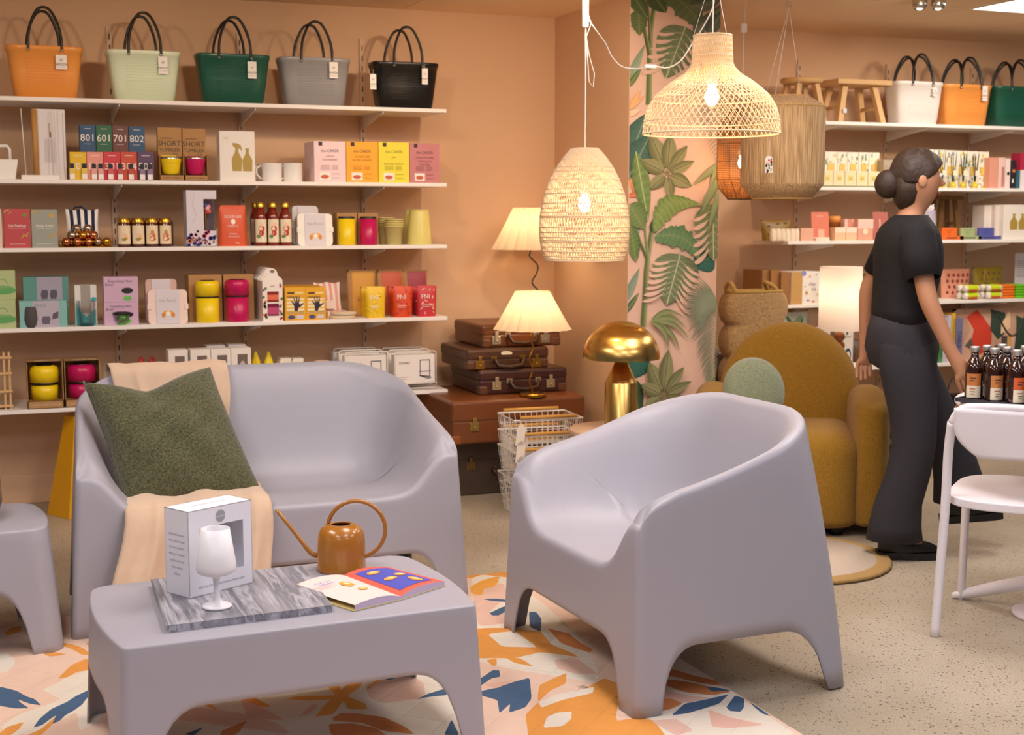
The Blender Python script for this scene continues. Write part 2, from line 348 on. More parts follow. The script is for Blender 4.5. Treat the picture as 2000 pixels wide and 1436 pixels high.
# banana plant, top
stem([(1266,205),(1267,160),(1268,110),(1270,60),(1278,0)],6,4); stem([(1268,110),(1258,60),(1246,20),(1238,-12)],4,2.5,'5C6B3E'); stem([(1269,80),(1266,30),(1262,-10)],3,2,'7B6A4A')
leaf((1246,18),(1248,70),18,'3D5230','7F8F58',stripe=.9,ruf=.3); leaf((1232,-15),(1262,34),16,'33482C','6D8350',stripe=.9)
leaf((1272,-14),(1300,25),20,'2F4528','5D7446',stripe=.7); leaf((1300,-14),(1374,66),26,'4A5C38','7D8C5E',bend=-.10,stripe=1,ruf=.4)
leaf((1345,12),(1412,-10),14,'4C5A48','7E8A74',bend=.1); leaf((1352,62),(1412,6),13,'56624A','8A957C',bend=.06); leaf((1380,66),(1411,22),14,'4C5A50','75847A')
monstera(1334,62,1300,150,44,6)
# strelitzia flowers
for (x,y,c) in ((1232,205,'E9A050'),(1240,190,'F0B060'),(1252,195,'E99848'),(1246,184,'E8A468')): leaf((1226,214),(x+4,y-8),5,c,'F4C690',n=8,rib=None)
leaf((1222,226),(1250,214),6,'F6DCC8','F2C8A4',rib=None)
for (x,y) in ((1228,346),(1233,342),(1238,350)): leaf((1238,376),(x,y),4,'E8804A','F6B070',n=8,rib=None)
leaf((1224,384),(1268,370),5.5,'D0603C','E88C58',rib=None); leaf((1236,374),(1253,358),2,'3A3A5A','3A3A5A',n=5,rib=None)
# upright blade + schefflera
leaf((1264,432),(1240,296),17,'4C6B3C','8FA862',stripe=.8,pa=1.25,rib='B7C78C')
fan(1301,339,((1268,262,17),(1308,262,15),(1340,285,11),(1353,315,10),(1348,364,13),(1309,388,10),(1266,370,12),(1249,313,14)))
# lower banana plant
stem([(1254,636),(1258,580),(1260,530),(1263,500),(1270,455),(1280,425)],5.5,3.5); stem([(1262,505),(1246,468),(1230,440)],3.5,2,'5C6B3E'); stem([(1263,500),(1258,460),(1256,420)],2.5,2,'7F9060')
leaf((1226,398),(1256,448),24,'456338','8FA465',stripe=1,ruf=.25); leaf((1228,440),(1240,512),15,'3E5C33','86A05C',stripe=1,ruf=.3)
leaf((1274,456),(1277,424),9,'2F4A2C','4F6B40'); leaf((1274,452),(1370,402),20,'4A7038','A4B768',bend=-.28,stripe=1,ruf=.35,n=30)
leaf((1276,462),(1366,510),22,'3E6A44','7FA070',bend=-.22,stripe=1,ruf=.4,n=30)
monstera(1390,408,1391,505,36,6); monstera(1323,506,1300,592,44,7)
for (a,b_,w_) in (((1405,318),(1352,362),6),((1402,318),(1384,366),6),((1405,350),(1366,402),7),((1402,352),(1364,420),6),((1404,370),(1378,458),7),((1406,300),(1396,340),5)): leaf(a,b_,w_,'55684A','9DAA80')
palm(1396,205,1404,330,46,18,'7A806A','B4B39C',(1,),62,1.1)
# palm frond right, lower
for i in range(26):
    a=R(120+i*4.6); L_=74*(1-.004*i); leaf((1396,602),(1396+L_*cos(a)*1.0,602-L_*sin(a)*.95 if i<14 else 602-L_*sin(a)*.95),1.7,'3F5036','A3AB90',bend=.12,n=6,rib=None)
palm(1396,600,1386,742,70,30,'4A5A40','9AA188',(1,),52,1.4); palm(1394,600,1388,742,26,22,'4A5A40','9AA188',(-1,),40,1.2)
for (x,y,b_) in ((1312,618,.2),(1338,658,.16),(1321,680,.14),(1298,682,.2),(1334,640,.2),(1330,620,.25)): leaf((1266,628),(x,y),5,'5B6B3E','A4AC7A',bend=-b_,n=12)
fan(1290,771,((1262,706,15),(1300,682,14),(1330,716,10),(1344,744,9),(1338,788,12),(1297,816,10),(1250,800,12),(1246,750,13),(1325,800,9)))
leaf((1388,736),(1344,788),6,'5E7048','93A077'); leaf((1338,800),(1300,825),8,'42603E','6F8A60')
wpo=obj('wallpaper',wp); tag(wpo,'pink wallpaper panel painted with monstera, banana and palm leaves on the column','wallpaper')
# ---------------------------------------------------------------- shelving
YF=6.33; LZ=[1.857,1.504,1.207,.857,.497]; RZ=[1.853,1.502,1.210,.866,.508]; LX1=2.142; RX0=4.075
WALLSH=M('D9B99C',.55)
def upright(x,z0,z1,lab):
    o=thing('slotted_upright',lab,'shelf upright',(x,DW,0))
    b=MB().box(-.012,.012,-.016,0,z0,z1,WALLSH); obj('rail',b,o)
    s=MB(); z=z0+.03
    while z<z1-.04:
        s.box(-.0025,.0025,-.0168,-.016,z,z+.026,M('4A3020',.9)); z+=.05
    obj('slots',s,o,label='dark slots')
for x,lab in ((.622,'behind the mint bag'),(1.225,'behind the green bag'),(1.832,'between the grey and black bags')): upright(x,.33,2.22,'peach slotted wall upright '+lab)
for x,lab in ((4.375,'behind the round wooden stool'),(4.975,'left of the white bags on the right'),(5.58,'behind the stacked orange bags on the right')): upright(x,.33,2.22,'peach slotted wall upright '+lab)
SN=['top','second','third','fourth','lowest']
def shelf(x0,x1,z,lab,bx):
    o=thing('wall_shelf',lab,'shelf',(0,0,z)); obj('board',MB().box(x0,x1,YF,YF+.36,-.018,0,WHITE),o,bevel=.0015)
    for x in bx: obj('bracket',MB().prism([(YF+.02,-.018),(YF+.39,-.018),(YF+.39,-.085),(YF+.35,-.075),(YF+.02,-.028)],x-.002,x+.002,METW,'x'),o)
for i,z in enumerate(LZ): shelf(-.6,LX1,z,f'long white wall shelf, {SN[i]} of the five on the left wall',(.622,1.225,1.832))
for i,z in enumerate(RZ): shelf(RX0,6.4,z,f'white wall shelf, {SN[i]} of the five right of the column',(4.375,4.975,5.58))
# ================================================================ MOULDED FURNITURE
def outline(a,b,rf,rb,ne=44,nc=9,bow=0):
    """rounded rectangle, front at -y; sample counts fixed so loops match. returns list of (x,y,seg,t)"""
    P=[]
    def arc(cx,cy,r,a0,seg):
        for i in range(nc): 
            q=R(a0+90*i/nc); P.append((cx+r*cos(q),cy+r*sin(q),seg,i/nc))
    def edge(x0,y0,x1,y1,seg):
        for i in range(ne): t=i/ne; P.append((x0+(x1-x0)*t,y0+(y1-y0)*t,seg,t))
    edge(-a+rf,-b,a-rf,-b,0); arc(a-rf,-b+rf,rf,-90,1); edge(a,-b+rf,a,b-rb,2); arc(a-rb,b-rb,rb,0,3)
    edge(a-rb,b,-a+rb,b,4); arc(-a+rb,b-rb,rb,90,5); edge(-a,b-rb,-a,-b+rf,6); arc(-a+rf,-b+rf,rf,180,7)
    if bow:
        P=[((x+(bow*(1-min(1,abs(y/b))**2))*(1 if x>0 else -1)*min(1,abs(x)/a)**6,y,s,t)) for x,y,s,t in P]
    return P
def moulded(m,a0,b0,a1,b1,H,rim,seat,arch,legw,lega=None,rf=.045,rb0=.06,rb1=.06,bow=0,inner=None,rho=.014,ne=44,rc=.14,flat=False):
    mb=MB(); loops=[]
    def size(z): k=z/H; return a0+(a1-a0)*k, b0+(b1-b0)*k, rb0+(rb1-rb0)*k
    base=outline(a0,b0,rf,rb0,ne,bow=bow); N=len(base)
    def bottom(i):
        x,y,s,t=base[i]
        if s in (0,4): d=(a0-legw)-abs(x); L=a0-legw
        elif s in (2,6): d=(b0-(lega or legw))-abs(y); L=b0-(lega or legw)
        else: return 0
        if d<=0: return 0
        q=min(1,d/rc); return arch*(1-(1-q)**2.6)**(1/2.2)
    rimz=[rim(base[i][0]/a0,base[i][1]/b0,base[i][2],base[i][3]) for i in range(N)]
    cache={}
    def pt(i,z,shr=0,extra=0):
        a,b,r=size(z); key=(round(a-shr,5),round(b-shr,5),round(r,4),extra)
        if key not in cache: cache[key]=outline(max(.01,a-shr),max(.01,b-shr),max(.004,min(rf+extra,a-shr-.001,b-shr-.001)),max(.004,min(r+extra,a-shr-.001,b-shr-.001)),ne,bow=bow)
        return cache[key][i][:2]
    nw=11
    for k in range(nw):
        lp=[]
        for i in range(N):
            z0=bottom(i); z1=rimz[i]-rho; z=z0+(z1-z0)*k/(nw-1); x,y=pt(i,z); lp.append((x,y,z))
        loops.append(lp)
    for ph in (30,60,90):
        lp=[]
        for i in range(N):
            z=rimz[i]-rho+rho*sin(R(ph)); x,y=pt(i,rimz[i]-rho,rho*(1-cos(R(ph)))); lp.append((x,y,z))
        loops.append(lp)
    if flat: sh=[.05,.12,.2]
    else: sh=[.022,.034,.048,.064,.082,.104,.13,.165,.205,.25]
    G=inner or [.985,.94,.85,.70,.50,.31,.16,.06,.015,0]
    for j,d in enumerate(sh):
        lp=[]
        for i in range(N):
            x,y=pt(i,rimz[i]-rho,d,extra=min(.2,d*1.1) if not flat else 0)
            if flat: z=rimz[i]
            else:
                sz=seat(x,y); z=sz+(rimz[i]-sz)*G[j]
            lp.append((x,y,z))
        loops.append(lp)
    last=loops[-1]
    for kf in (.66,.33,.02):
        lp=[]
        for i in range(N):
            x,y,z=last[i]; x*=kf;y*=kf; lp.append((x,y,z if flat else seat(x,y)))
        loops.append(lp)
    vs=[v for l in loops for v in l]; fs=[]
    for k in range(len(loops)-1):
        for i in range(N):
            j=(i+1)%N; fs.append((k*N+i,k*N+j,(k+1)*N+j,(k+1)*N+i))
    fs.append(tuple((len(loops)-1)*N+i for i in range(N)))
    mb.add(vs,fs,m,True); return mb
def GI(d):
    T=[(-1,1),(.010,1),(.025,.985),(.04,.945),(.055,.87),(.075,.72),(.10,.49),(.125,.28),(.155,.13),(.19,.045),(.23,.01),(.27,0),(9,0)]
    for (a,p),(b,q) in zip(T,T[1:]):
        if d<=b: return p+(q-p)*(d-a)/(b-a)
    return 0
def tub(a1,b1,rb1,arm,back,s0,s1,lo=-.35,ws=1.0):
    """height field of the seat shell: arms and back rise from the seat, the front stays open"""
    def H(x,y):
        qx=abs(x)-(a1-rb1); qy=y-(b1-rb1)
        d=(rb1-math.hypot(qx,qy)) if (qx>0 and qy>0) else min(a1-abs(x),b1-y)
        yn=max(-1,min(1,y/b1)); rise=max(0,min(1,(yn-lo)/(1-lo)))**1.3
        top=arm+(back-arm)*rise; e_=max(0,1-(y+b1)/.14); top-=.075*(1-math.sqrt(max(0,1-e_*e_)))
        sz=s0+(s1-s0)*sm(-.6*b1,.3*b1,y)
        dd=d/ws
        return sz+(top-sz)*GI(dd)
    return H
def shell(m,a0,b0,a1,b1,HT,hf,arch,legw,lega,rf=.022,rb0=.05,rb1=.2,rho=.018,ne=52,rc=.13,tap=0):
    def outline(a,b,*k_,**k2): return [(x*(1-tap*(y/b+1)/2),y,s_,t_) for x,y,s_,t_ in globals()['outline'](a,b,*k_,**k2)]
    mb=MB(); base=outline(a0,b0,rf,rb0,ne); N=len(base); cache={}
    def outl(k,shr,extra=0):
        key=(round(k,4),round(shr,5),round(extra,4))
        if key not in cache:
            a=a0+(a1-a0)*k-shr;b=b0+(b1-b0)*k-shr;r=rb0+(rb1-rb0)*k**1.5
            cache[key]=outline(a,b,max(.004,min(rf+extra,a-.002,b-.002)),max(.004,min(r+extra*.3,a-.002,b-.002)),ne)
        return cache[key]
    def bottom(i):
        x,y,s,t=base[i]
        if s in (0,4): d=(a0-legw)-abs(x)
        elif s in (2,6): d=(b0-lega)-abs(y)
        else: return 0
        if d<=0: return 0
        q=min(1,d/rc); return arch*(1-(1-q)**2.6)**(1/2.2)
    rz=[]
    for i in range(N):
        z=.5
        for _ in range(6): p=outl(min(1,z/HT),0)[i]; z=hf(p[0]*.999,p[1]*.999)
        rz.append(z)
    loops=[]; nw=12
    for k in range(nw):
        lp=[]
        for i in range(N):
            z0=bottom(i); z=z0+(rz[i]-rho-z0)*k/(nw-1); p=outl(z/HT,0)[i]; lp.append((p[0],p[1],z))
        loops.append(lp)
    for ph in (30,60,90):
        loops.append([(lambda p:(p[0],p[1],rz[i]-rho+rho*sin(R(ph))))(outl((rz[i]-rho)/HT,rho*(1-cos(R(ph))))[i]) for i in range(N)])
    for d in (.03,.045,.06,.078,.10,.125,.155,.19,.23,.27):
        lp=[]
        for i in range(N):
            p=outl((rz[i]-rho)/HT,d,min(.25,d*1.0))[i]; lp.append((p[0],p[1],hf(p[0],p[1])))
        loops.append(lp)
    last=loops[-1]
    for kf in (.7,.4,.05): loops.append([(x*kf,y*kf+.0,hf(x*kf,y*kf)) for x,y,z in last])
    vs=[v for l in loops for v in l]; fs=[]
    for k in range(len(loops)-1):
        for i in range(N):
            j=(i+1)%N; fs.append((k*N+i,k*N+j,(k+1)*N+j,(k+1)*N+i))
    fs.append(tuple((len(loops)-1)*N+i for i in range(N)))
    mb.add(vs,fs,m,True); return mb
ch=tag(obj('armchair',shell(GREY,.455,.352,.415,.322,.79,tub(.415,.322,.29,.598,.778,.372,.350,lo=-.8),.185,.10,.085,rb1=.27),loc=(1.925,3.625,.006),rz=-PI/2+R(2.0),solid=.006),
   'lilac grey moulded plastic armchair standing on the leaf print quilt','armchair')
so=tag(obj('loveseat',shell(GREY,.67,.345,.622,.312,.79,tub(.622,.312,.25,.598,.795,.385,.362,lo=-.75,ws=1.0),.185,.10,.10,rb1=.25,ne=64,rc=.12,tap=.055),loc=(.905,4.765,.004),rz=0,solid=.006),
   'wide lilac grey moulded plastic loveseat holding the green cushion','sofa')
ct=tag(obj('coffee_table',moulded(GREY,.452,.312,.435,.287,.37,lambda x,y,s,t:.37,None,.215,.068,lega=.075,rf=.018,rb0=.04,rb1=.05,bow=.028,flat=True,rc=.13,rho=.006),loc=(.699,3.436,0),rz=R(2.5),solid=.006),
   'low lilac grey moulded coffee table carrying the marble board and watering can','coffee table')
st=tag(obj('side_table',moulded(GREY,.27,.25,.235,.22,.40,lambda x,y,s,t:.40,None,.215,.085,rf=.05,rb0=.05,rb1=.06,bow=.03,flat=True,rc=.11,rho=.008,ne=30),loc=(-.085,4.53,0),rz=R(4),solid=.006),
   'small lilac grey moulded side table cut by the left edge of the picture','side table')
# amber rimmed glass dome on the side table
gl=thing('glass_vase','clear glass vase with an orange rim on the small side table','vase',(-.075,4.52,.40))
GLASS=M('FFFFFF',.02,trans=1); AMB=M('E8A050',.05,trans=.6)
obj('vase_body',MB().lathe([(.001,.004),(.10,.004),(.115,.02),(.125,.06),(.120,.16),(.10,.24),(.094,.24),(.114,.16),(.118,.06),(.10,.012),(.001,.012)],GLASS,40),gl)
obj('rim',MB().tube([(.098*cos(2*PI*i/40),.098*sin(2*PI*i/40),.242) for i in range(40)],.004,M('D98A3C',.3),6,True),gl,label='orange rim')
# ---------------------------------------------------------------- quilt rug (leaf print) : one CDT mesh
def quiltmat(v):
    m=M(v,.85,bump=.25,bscale=261,var=.06,vscale=9); n=m.node_tree; Lk=n.links.new; tc=[q for q in n.nodes if q.type=='TEX_COORD'][0]; bp=[q for q in n.nodes if q.type=='BUMP'][0]; bs=n.nodes['Principled BSDF']
    prev=bp
    for a in (45,-45):
        mp=n.nodes.new('ShaderNodeMapping'); mp.inputs['Rotation'].default_value=(0,0,R(a)); wv_=n.nodes.new('ShaderNodeTexWave'); wv_.inputs['Scale'].default_value=2.6; wv_.inputs['Distortion'].default_value=.6
        pw_=n.nodes.new('ShaderNodeMath'); pw_.operation='POWER'; pw_.inputs[1].default_value=.12; b2=n.nodes.new('ShaderNodeBump'); b2.inputs['Strength'].default_value=.7; b2.inputs['Distance'].default_value=.004
        Lk(tc.outputs['Object'],mp.inputs['Vector']); Lk(mp.outputs['Vector'],wv_.inputs['Vector']); Lk(wv_.outputs['Fac'],pw_.inputs[0]); Lk(pw_.outputs[0],b2.inputs['Height']); Lk(prev.outputs['Normal'],b2.inputs['Normal']); prev=b2
    Lk(prev.outputs['Normal'],bs.inputs['Normal']); return m
def quilt():
    def q(s,ox,oy,pts): return [tuple(V(ox+x/s,oy+y/s,0)[:2]) for x,y in pts]
    A=lambda p:q(4,0,1180,p); B=lambda p:q(3.333,300,1250,p); D=lambda p:q(2.857,900,1100,p)
    c={'base':'DFC0AA','cream':'DDD3C2','or':'DB9442','yo':'DF9F42','do':'C97C44','navy':'3F5C7C','pink':'D9AE9C','lp':'D8B4A2'}
    polys=[('cream',A([(0,980),(160,880),(330,830),(480,770),(330,690),(450,640),(520,600),(700,545),(770,470),(790,950),(620,1030),(605,880),(480,940),(300,1020),(100,1060)])),
     ('cream',A([(0,415),(60,420),(120,470),(110,520),(50,560),(0,570)])),('cream',A([(420,260),(480,280),(510,330),(460,340),(420,320)])),
     ('navy',A([(0,670),(130,700),(210,745),(270,765),(325,818),(240,805),(140,768),(165,795),(228,838),(120,838),(0,815),(-120,760)])),
     ('navy',A([(262,992),(305,930),(400,850),(520,795),(600,740),(690,698),(760,697),(690,750),(640,820),(580,865),(510,905),(470,945),(370,985),(445,900),(400,925),(330,975)])),
     ('or',A([(450,610),(560,510),(660,465),(740,445),(745,500),(700,545),(600,560),(520,600)])),('or',A([(480,335),(560,345),(640,370),(720,430),(640,430),(560,385),(490,360)])),
     ('or',A([(150,360),(230,385),(320,378),(400,385),(440,415),(525,432),(390,450),(300,420)])),('or',A([(670,335),(900,325),(900,450),(710,430),(700,370)])),
     ('or',A([(-40,1060),(60,980),(190,945),(150,1000),(60,1070)])),('or',A([(200,1060),(330,1000),(440,905),(400,985),(300,1070)])),('or',A([(30,250),(100,200),(170,190),(160,240),(60,270)])),
     ('cream',B([(-300,700),(100,600),(190,395),(700,330),(1000,300),(1400,210),(1600,260),(1900,200),(2100,700),(1000,900),(0,900)])),
     ('lp',B([(120,480),(300,470),(560,500),(800,560),(900,640),(300,560),(100,540)])),('lp',B([(1380,300),(1650,225),(1760,300),(1770,400),(1500,430),(1400,390)])),('lp',B([(970,220),(1300,190),(1330,240),(1060,275)])),
     ('or',B([(110,490),(200,380),(390,318),(690,338),(560,355),(300,385),(180,420)])),('or',B([(210,395),(300,380),(350,430),(425,490),(340,460)])),
     ('or',B([(470,365),(610,345),(680,410),(770,455),(700,460),(560,410)])),('or',B([(540,285),(700,240),(775,250),(740,310),(720,390),(670,340),(590,320)])),
     ('yo',B([(850,240),(940,225),(1010,275),(1060,335),(980,290),(900,290)])),
     ('yo',B([(865,400),(930,380),(1080,378),(1190,375),(1110,300),(1095,262),(1200,260),(1215,350),(1290,270),(1370,250),(1350,320),(1260,380),(1380,430),(1390,465),(1270,465),(1235,410),(1170,500),(1050,520),(1110,440),(1160,400),(1020,410)])),
     ('navy',B([(1470,160),(1580,155),(1640,225),(1560,270),(1510,280),(1530,210),(1435,285),(1440,220)])),('yo',B([(1528,212),(1515,260),(1440,310),(1385,345),(1430,290)])),
     ('navy',B([(1715,410),(1780,375),(1900,338),(1910,385),(1790,395)])),('do',B([(1160,530),(1220,490),(1340,495),(1500,520),(1640,590),(1700,640),(1500,620),(1350,560),(1180,550)])),
     ('do',B([(1140,570),(1300,565),(1450,600),(1560,680),(1300,720),(1150,640)])),('navy',B([(80,540),(120,530),(138,565),(80,610)])),('navy',B([(330,590),(260,650),(200,640)])),('navy',B([(1890,640),(1940,540),(1990,640)])),
     ('pink',B([(560,410),(700,460),(860,545),(700,540),(610,520)])),('pink',B([(940,520),(1040,430),(1070,440),(1010,500)])),
     ('do',B([(430,620),(610,545),(560,620),(460,680)])),
     ('cream',D([(30,60),(300,60),(300,180),(420,210),(640,400),(760,600),(770,700),(560,660),(300,620),(60,560),(0,400),(80,200)])),
     ('lp',D([(80,130),(240,130),(260,200),(150,300),(280,300),(280,345),(100,370),(70,220)])),
     ('or',D([(0,95),(20,60),(310,40),(420,40),(380,110),(300,105),(250,95),(120,80),(60,100)])),('yo',D([(50,145),(120,110),(210,88),(212,120),(180,150),(130,155),(120,190),(100,195),(60,180)])),
     ('navy',D([(118,215),(200,215),(290,225),(290,238),(170,228)])),('navy',D([(160,295),(230,265),(310,240),(270,280),(210,308),(175,308)])),('navy',D([(380,290),(420,290),(450,325),(445,400),(385,365)])),
     ('or',D([(60,400),(280,378),(440,405),(510,470),(620,520),(660,545),(450,512),(300,545),(70,548)])),('cream',D([(150,415),(300,408),(400,460),(420,484),(380,484),(230,480)])),
     ('or',D([(245,540),(330,545),(410,600),(300,575)])),('or',D([(140,560),(200,545),(200,590),(180,595)])),('do',D([(480,370),(620,430),(740,500),(720,520),(560,460)])),
     ('lp',D([(520,560),(640,545),(770,640),(640,640),(540,610)])),('navy',D([(60,700),(180,620),(215,622),(220,660),(170,670),(115,705)])),
     ('navy',D([(100,740),(200,720),(300,690),(385,668),(395,780),(360,830),(270,860),(275,810),(215,865),(205,790),(120,765)])),
     ('pink',D([(120,700),(300,680),(200,725)])),('or',D([(430,760),(440,710),(500,680),(590,635),(585,700),(500,740),(430,800)])),
     ('or',D([(380,1000),(360,870),(430,800),(450,830),(560,790),(640,770),(720,710),(800,660),(900,700),(860,900),(1000,880),(1080,900),(1200,1000),(800,1040)])),
     ('cream',D([(460,940),(480,880),(540,855),(620,848),(615,890),(570,930)])),('cream',D([(440,800),(530,760),(640,740),(745,715),(735,750),(650,770),(560,790),(450,830)])),
     ('cream',D([(1000,560),(1200,500),(1500,720),(1900,1000),(1150,1000),(1080,900),(1000,880)])),
     ('do',D([(980,600),(1180,605),(1300,640),(1430,665),(1470,700),(1330,680),(1180,645),(980,640)])),('do',D([(980,655),(1170,662),(1300,680),(1400,705),(1510,730),(1400,750),(1240,730),(1130,690),(980,680)])),
     ('pink',D([(980,680),(1250,748),(1400,765),(1250,795),(980,780)])),('do',D([(980,800),(1170,768),(1240,800),(1160,840),(980,870)])),
     ('navy',D([(1370,700),(1440,708),(1520,722),(1400,730)])),('navy',D([(1175,872),(1250,800),(1380,770),(1495,745),(1440,800),(1330,840),(1260,862)])),('navy',D([(1480,820),(1530,750),(1590,765),(1580,820),(1560,850),(1500,845)])),
     ('navy',D([(1615,785),(1680,830),(1730,870),(1680,860),(1630,810)])),('pink',D([(1380,835),(1500,885),(1700,930),(1500,950),(1400,940)])),('lp',D([(1060,900),(1200,890),(1300,960),(1200,990)]))]
    X0,X1,Y0,Y1=-.75,1.955,2.35,4.722
    verts=[(X0,Y0),(X1,Y0),(X1,Y1),(X0,Y1)]; faces=[[0,1,2,3]]; cols=['base']
    for cn,p in polys:
        p=[(min(X1-.001,max(X0+.001,x)),min(Y1-.001,max(Y0+.001,y))) for x,y in p]; o=len(verts); 
        # round the outlines a little (one Chaikin pass)
        r_=[]
        for i in range(len(p)):
            a=p[i]; b=p[(i+1)%len(p)]
            r_+= [(a[0]*.9+b[0]*.1,a[1]*.9+b[1]*.1),(a[0]*.1+b[0]*.9,a[1]*.1+b[1]*.9)]
        ar=sum(r_[i][0]*r_[(i+1)%len(r_)][1]-r_[(i+1)%len(r_)][0]*r_[i][1] for i in range(len(r_)))
        if ar<0: r_.reverse()
        verts+=r_; faces.append(list(range(o,o+len(r_)))); cols.append(cn)
    rr=random.Random(3)
    for _ in range(26):      # unseen remainder of the print
        x,y=rr.uniform(-.7,-.15),rr.uniform(2.4,4.4); a=rr.uniform(0,6.28); L_=rr.uniform(.15,.3); o=len(verts); n=12
        pts=[]
        for i in range(n): t=2*PI*i/n; u_,v_=L_/2*cos(t),.045*sin(t)*(1+.4*cos(t)); pts.append((max(X0+.002,x+u_*cos(a)-v_*sin(a)),max(Y0+.002,y+u_*sin(a)+v_*cos(a))))
        verts+=pts; faces.append(list(range(o,o+n))); cols.append(rr.choice(['or','navy','cream','pink','do']))
    g=X0+.02
    while g<X1-.01:
        h=Y0+.02
        while h<Y1-.01: verts.append((g+rr.uniform(-.002,.002),h+rr.uniform(-.002,.002))); h+=.032
        g+=.032
    vo,eo,fo,ov,oe,of=delaunay_2d_cdt([Vector(v) for v in verts],[],faces,0,1e-6)
    def hz(x,y):
        z=.006+.0045*(sin(x*7+y*3)+sin(y*9-x*4+1)+sin(x*17+y*13)*.5)*.5
        z+=.012*math.exp(-((x*.55+y*.83-4.18)/.03)**2)*sm(1.25,1.5,x)*(1-sm(1.85,1.95,x))
        z+=.010*math.exp(-((y-3.86-.08*(x-.7))/.02)**2)*sm(.3,.5,x)*(1-sm(1.2,1.35,x))
        z+=.007*math.exp(-((x-.16-.2*(y-4.5))/.03)**2)*sm(4.2,4.4,y)
        e=min(x-X0,X1-x,Y1-y,y-Y0); return max(.002,z*min(1,e/.03+.25))
    mb=MB(); tv=[(v.x,v.y,hz(v.x,v.y)) for v in vo]; mats={k:quiltmat(v) for k,v in c.items()}
    o0=mb.add(tv,[],mats['base'])
    for f,src in zip(fo,of):
        if not src: continue
        k=max(src); mb.f.append(tuple(f)); mb.m.append(mb.mi(mats[cols[k]])); mb.sm.append(True)
    return mb
tag(obj('quilt_rug',quilt(),solid=-.004),'quilted floor throw with orange, navy and blush leaf print under the grey furniture','rug')
# ---------------------------------------------------------------- blanket over the loveseat
FAB=M('D2B69A',.9,bump=.3,bscale=300,sheen=.3,var=.04,vscale=12,name='cream_linen')
def blanket():
    mb=MB()
    def mk(path,xa,xb,seed,amp,nu=46):
        r=random.Random(seed); ph=[r.uniform(0,6.28) for _ in range(6)]
        P=[Vector((0,)+p) for p in path]; d=[0]
        for i in range(1,len(P)): d.append(d[-1]+(P[i]-P[i-1]).length)
        def fn(u,v):
            s=v*d[-1]; i=0
            while i<len(P)-2 and d[i+1]<s: i+=1
            t=(s-d[i])/max(1e-6,d[i+1]-d[i]); p=P[i].lerp(P[i+1],t); tg=(P[i+1]-P[i]).normalized(); n=Vector((0,-tg.z,tg.y)); 
            if n.z<-.2: n=-n
            if abs(n.z)<.3 and n.y>0 and s>d[-1]*.5: n=-n
            x0=xa[0]+(xa[1]-xa[0])*v; x1=xb[0]+(xb[1]-xb[0])*v; x=x0+(x1-x0)*u
            a=amp*(.35+1.1*sm(.5,.95,v))
            w_=a*(1.1*abs(sin(u*8+ph[0]+v*1.5))**1.4+.8*abs(sin(u*4.6+ph[1]-v*2))**1.3+.5*abs(sin(u*15+ph[2]+v*5)))+sm(.35,.8,v)*(.026*math.exp(-((u-.20-.03*v)/.035)**2)+.020*math.exp(-((u-.62+.05*v)/.05)**2)+.016*math.exp(-((u-.88)/.03)**2))
            q=p+n*(.010+w_); return (x+.006*sin(v*14+ph[3]),q.y,q.z)
        mb.grid(fn,nu,60,FAB)
    # over the back
    mk([(5.115,.55),(5.098,.70),(5.078,.79),(5.05,.806),(5.02,.79),(4.985,.66),(4.955,.54),(4.93,.46)],(.405,.46),(.86,.83),5,.016)
    # seat, front edge and hanging part
    mk([(4.86,.375),(4.72,.39),(4.55,.405),(4.46,.40),(4.437,.385),(4.428,.34),(4.424,.25),(4.418,.17),(4.414,.06)],(.50,.335),(.90,.86),9,.030)
    return mb
tag(obj('blanket',blanket(),solid=-.003),'cream linen blanket draped over the back and seat of the loveseat','blanket')
# ---------------------------------------------------------------- green cushion
def cushion(w,h,th,chop=0,nu=40,seed=1,pinch=.06):
    mb=MB(); r=random.Random(seed); ph=[r.uniform(0,6) for _ in range(4)]
    for s in (1,-1):
        def fn(u,v,s=s):
            a,b=2*u-1,2*v-1; ea=1-a*a; eb=1-b*b
            x=a*w/2*(1-pinch*eb); z=b*h/2*(1-pinch*ea)
            if chop: z-= chop*math.exp(-(a/.42)**2)*sm(-.2,1,b)
            t=th*(max(0,ea)**.5*max(0,eb)**.5)**.9*.5
            if chop: t*=1-.35*math.exp(-(a/.3)**2)*sm(0,1,b)
            t+=.006*sin(a*7+b*5+ph[0])*ea*eb+.004*sin(b*13-a*6+ph[1])*ea*eb
            return (x,s*t,z)
        mb.grid(fn,nu,nu,None)
    return mb
def noise_fabric(c1,c2,scale,bump=.6,name='fabric',sheen=.4):
    m=bpy.data.materials.new(name); m.use_nodes=True; n=m.node_tree; b=n.nodes['Principled BSDF']; L=n.links.new
    tc=n.nodes.new('ShaderNodeTexCoord'); t=n.nodes.new('ShaderNodeTexNoise'); t.inputs['Scale'].default_value=scale; t.inputs['Detail'].default_value=5; L(tc.outputs['Object'],t.inputs['Vector'])
    r=n.nodes.new('ShaderNodeValToRGB'); r.color_ramp.elements[0].position=.35; r.color_ramp.elements[1].position=.65; r.color_ramp.elements[0].color=lin(c1); r.color_ramp.elements[1].color=lin(c2); L(t.outputs['Fac'],r.inputs['Fac']); L(r.outputs['Color'],b.inputs['Base Color'])
    bp=n.nodes.new('ShaderNodeBump'); bp.inputs['Strength'].default_value=bump; bp.inputs['Distance'].default_value=.004; L(t.outputs['Fac'],bp.inputs['Height']); L(bp.outputs['Normal'],b.inputs['Normal'])
    b.inputs['Roughness'].default_value=.95; b.inputs['Sheen Weight'].default_value=sheen; return m
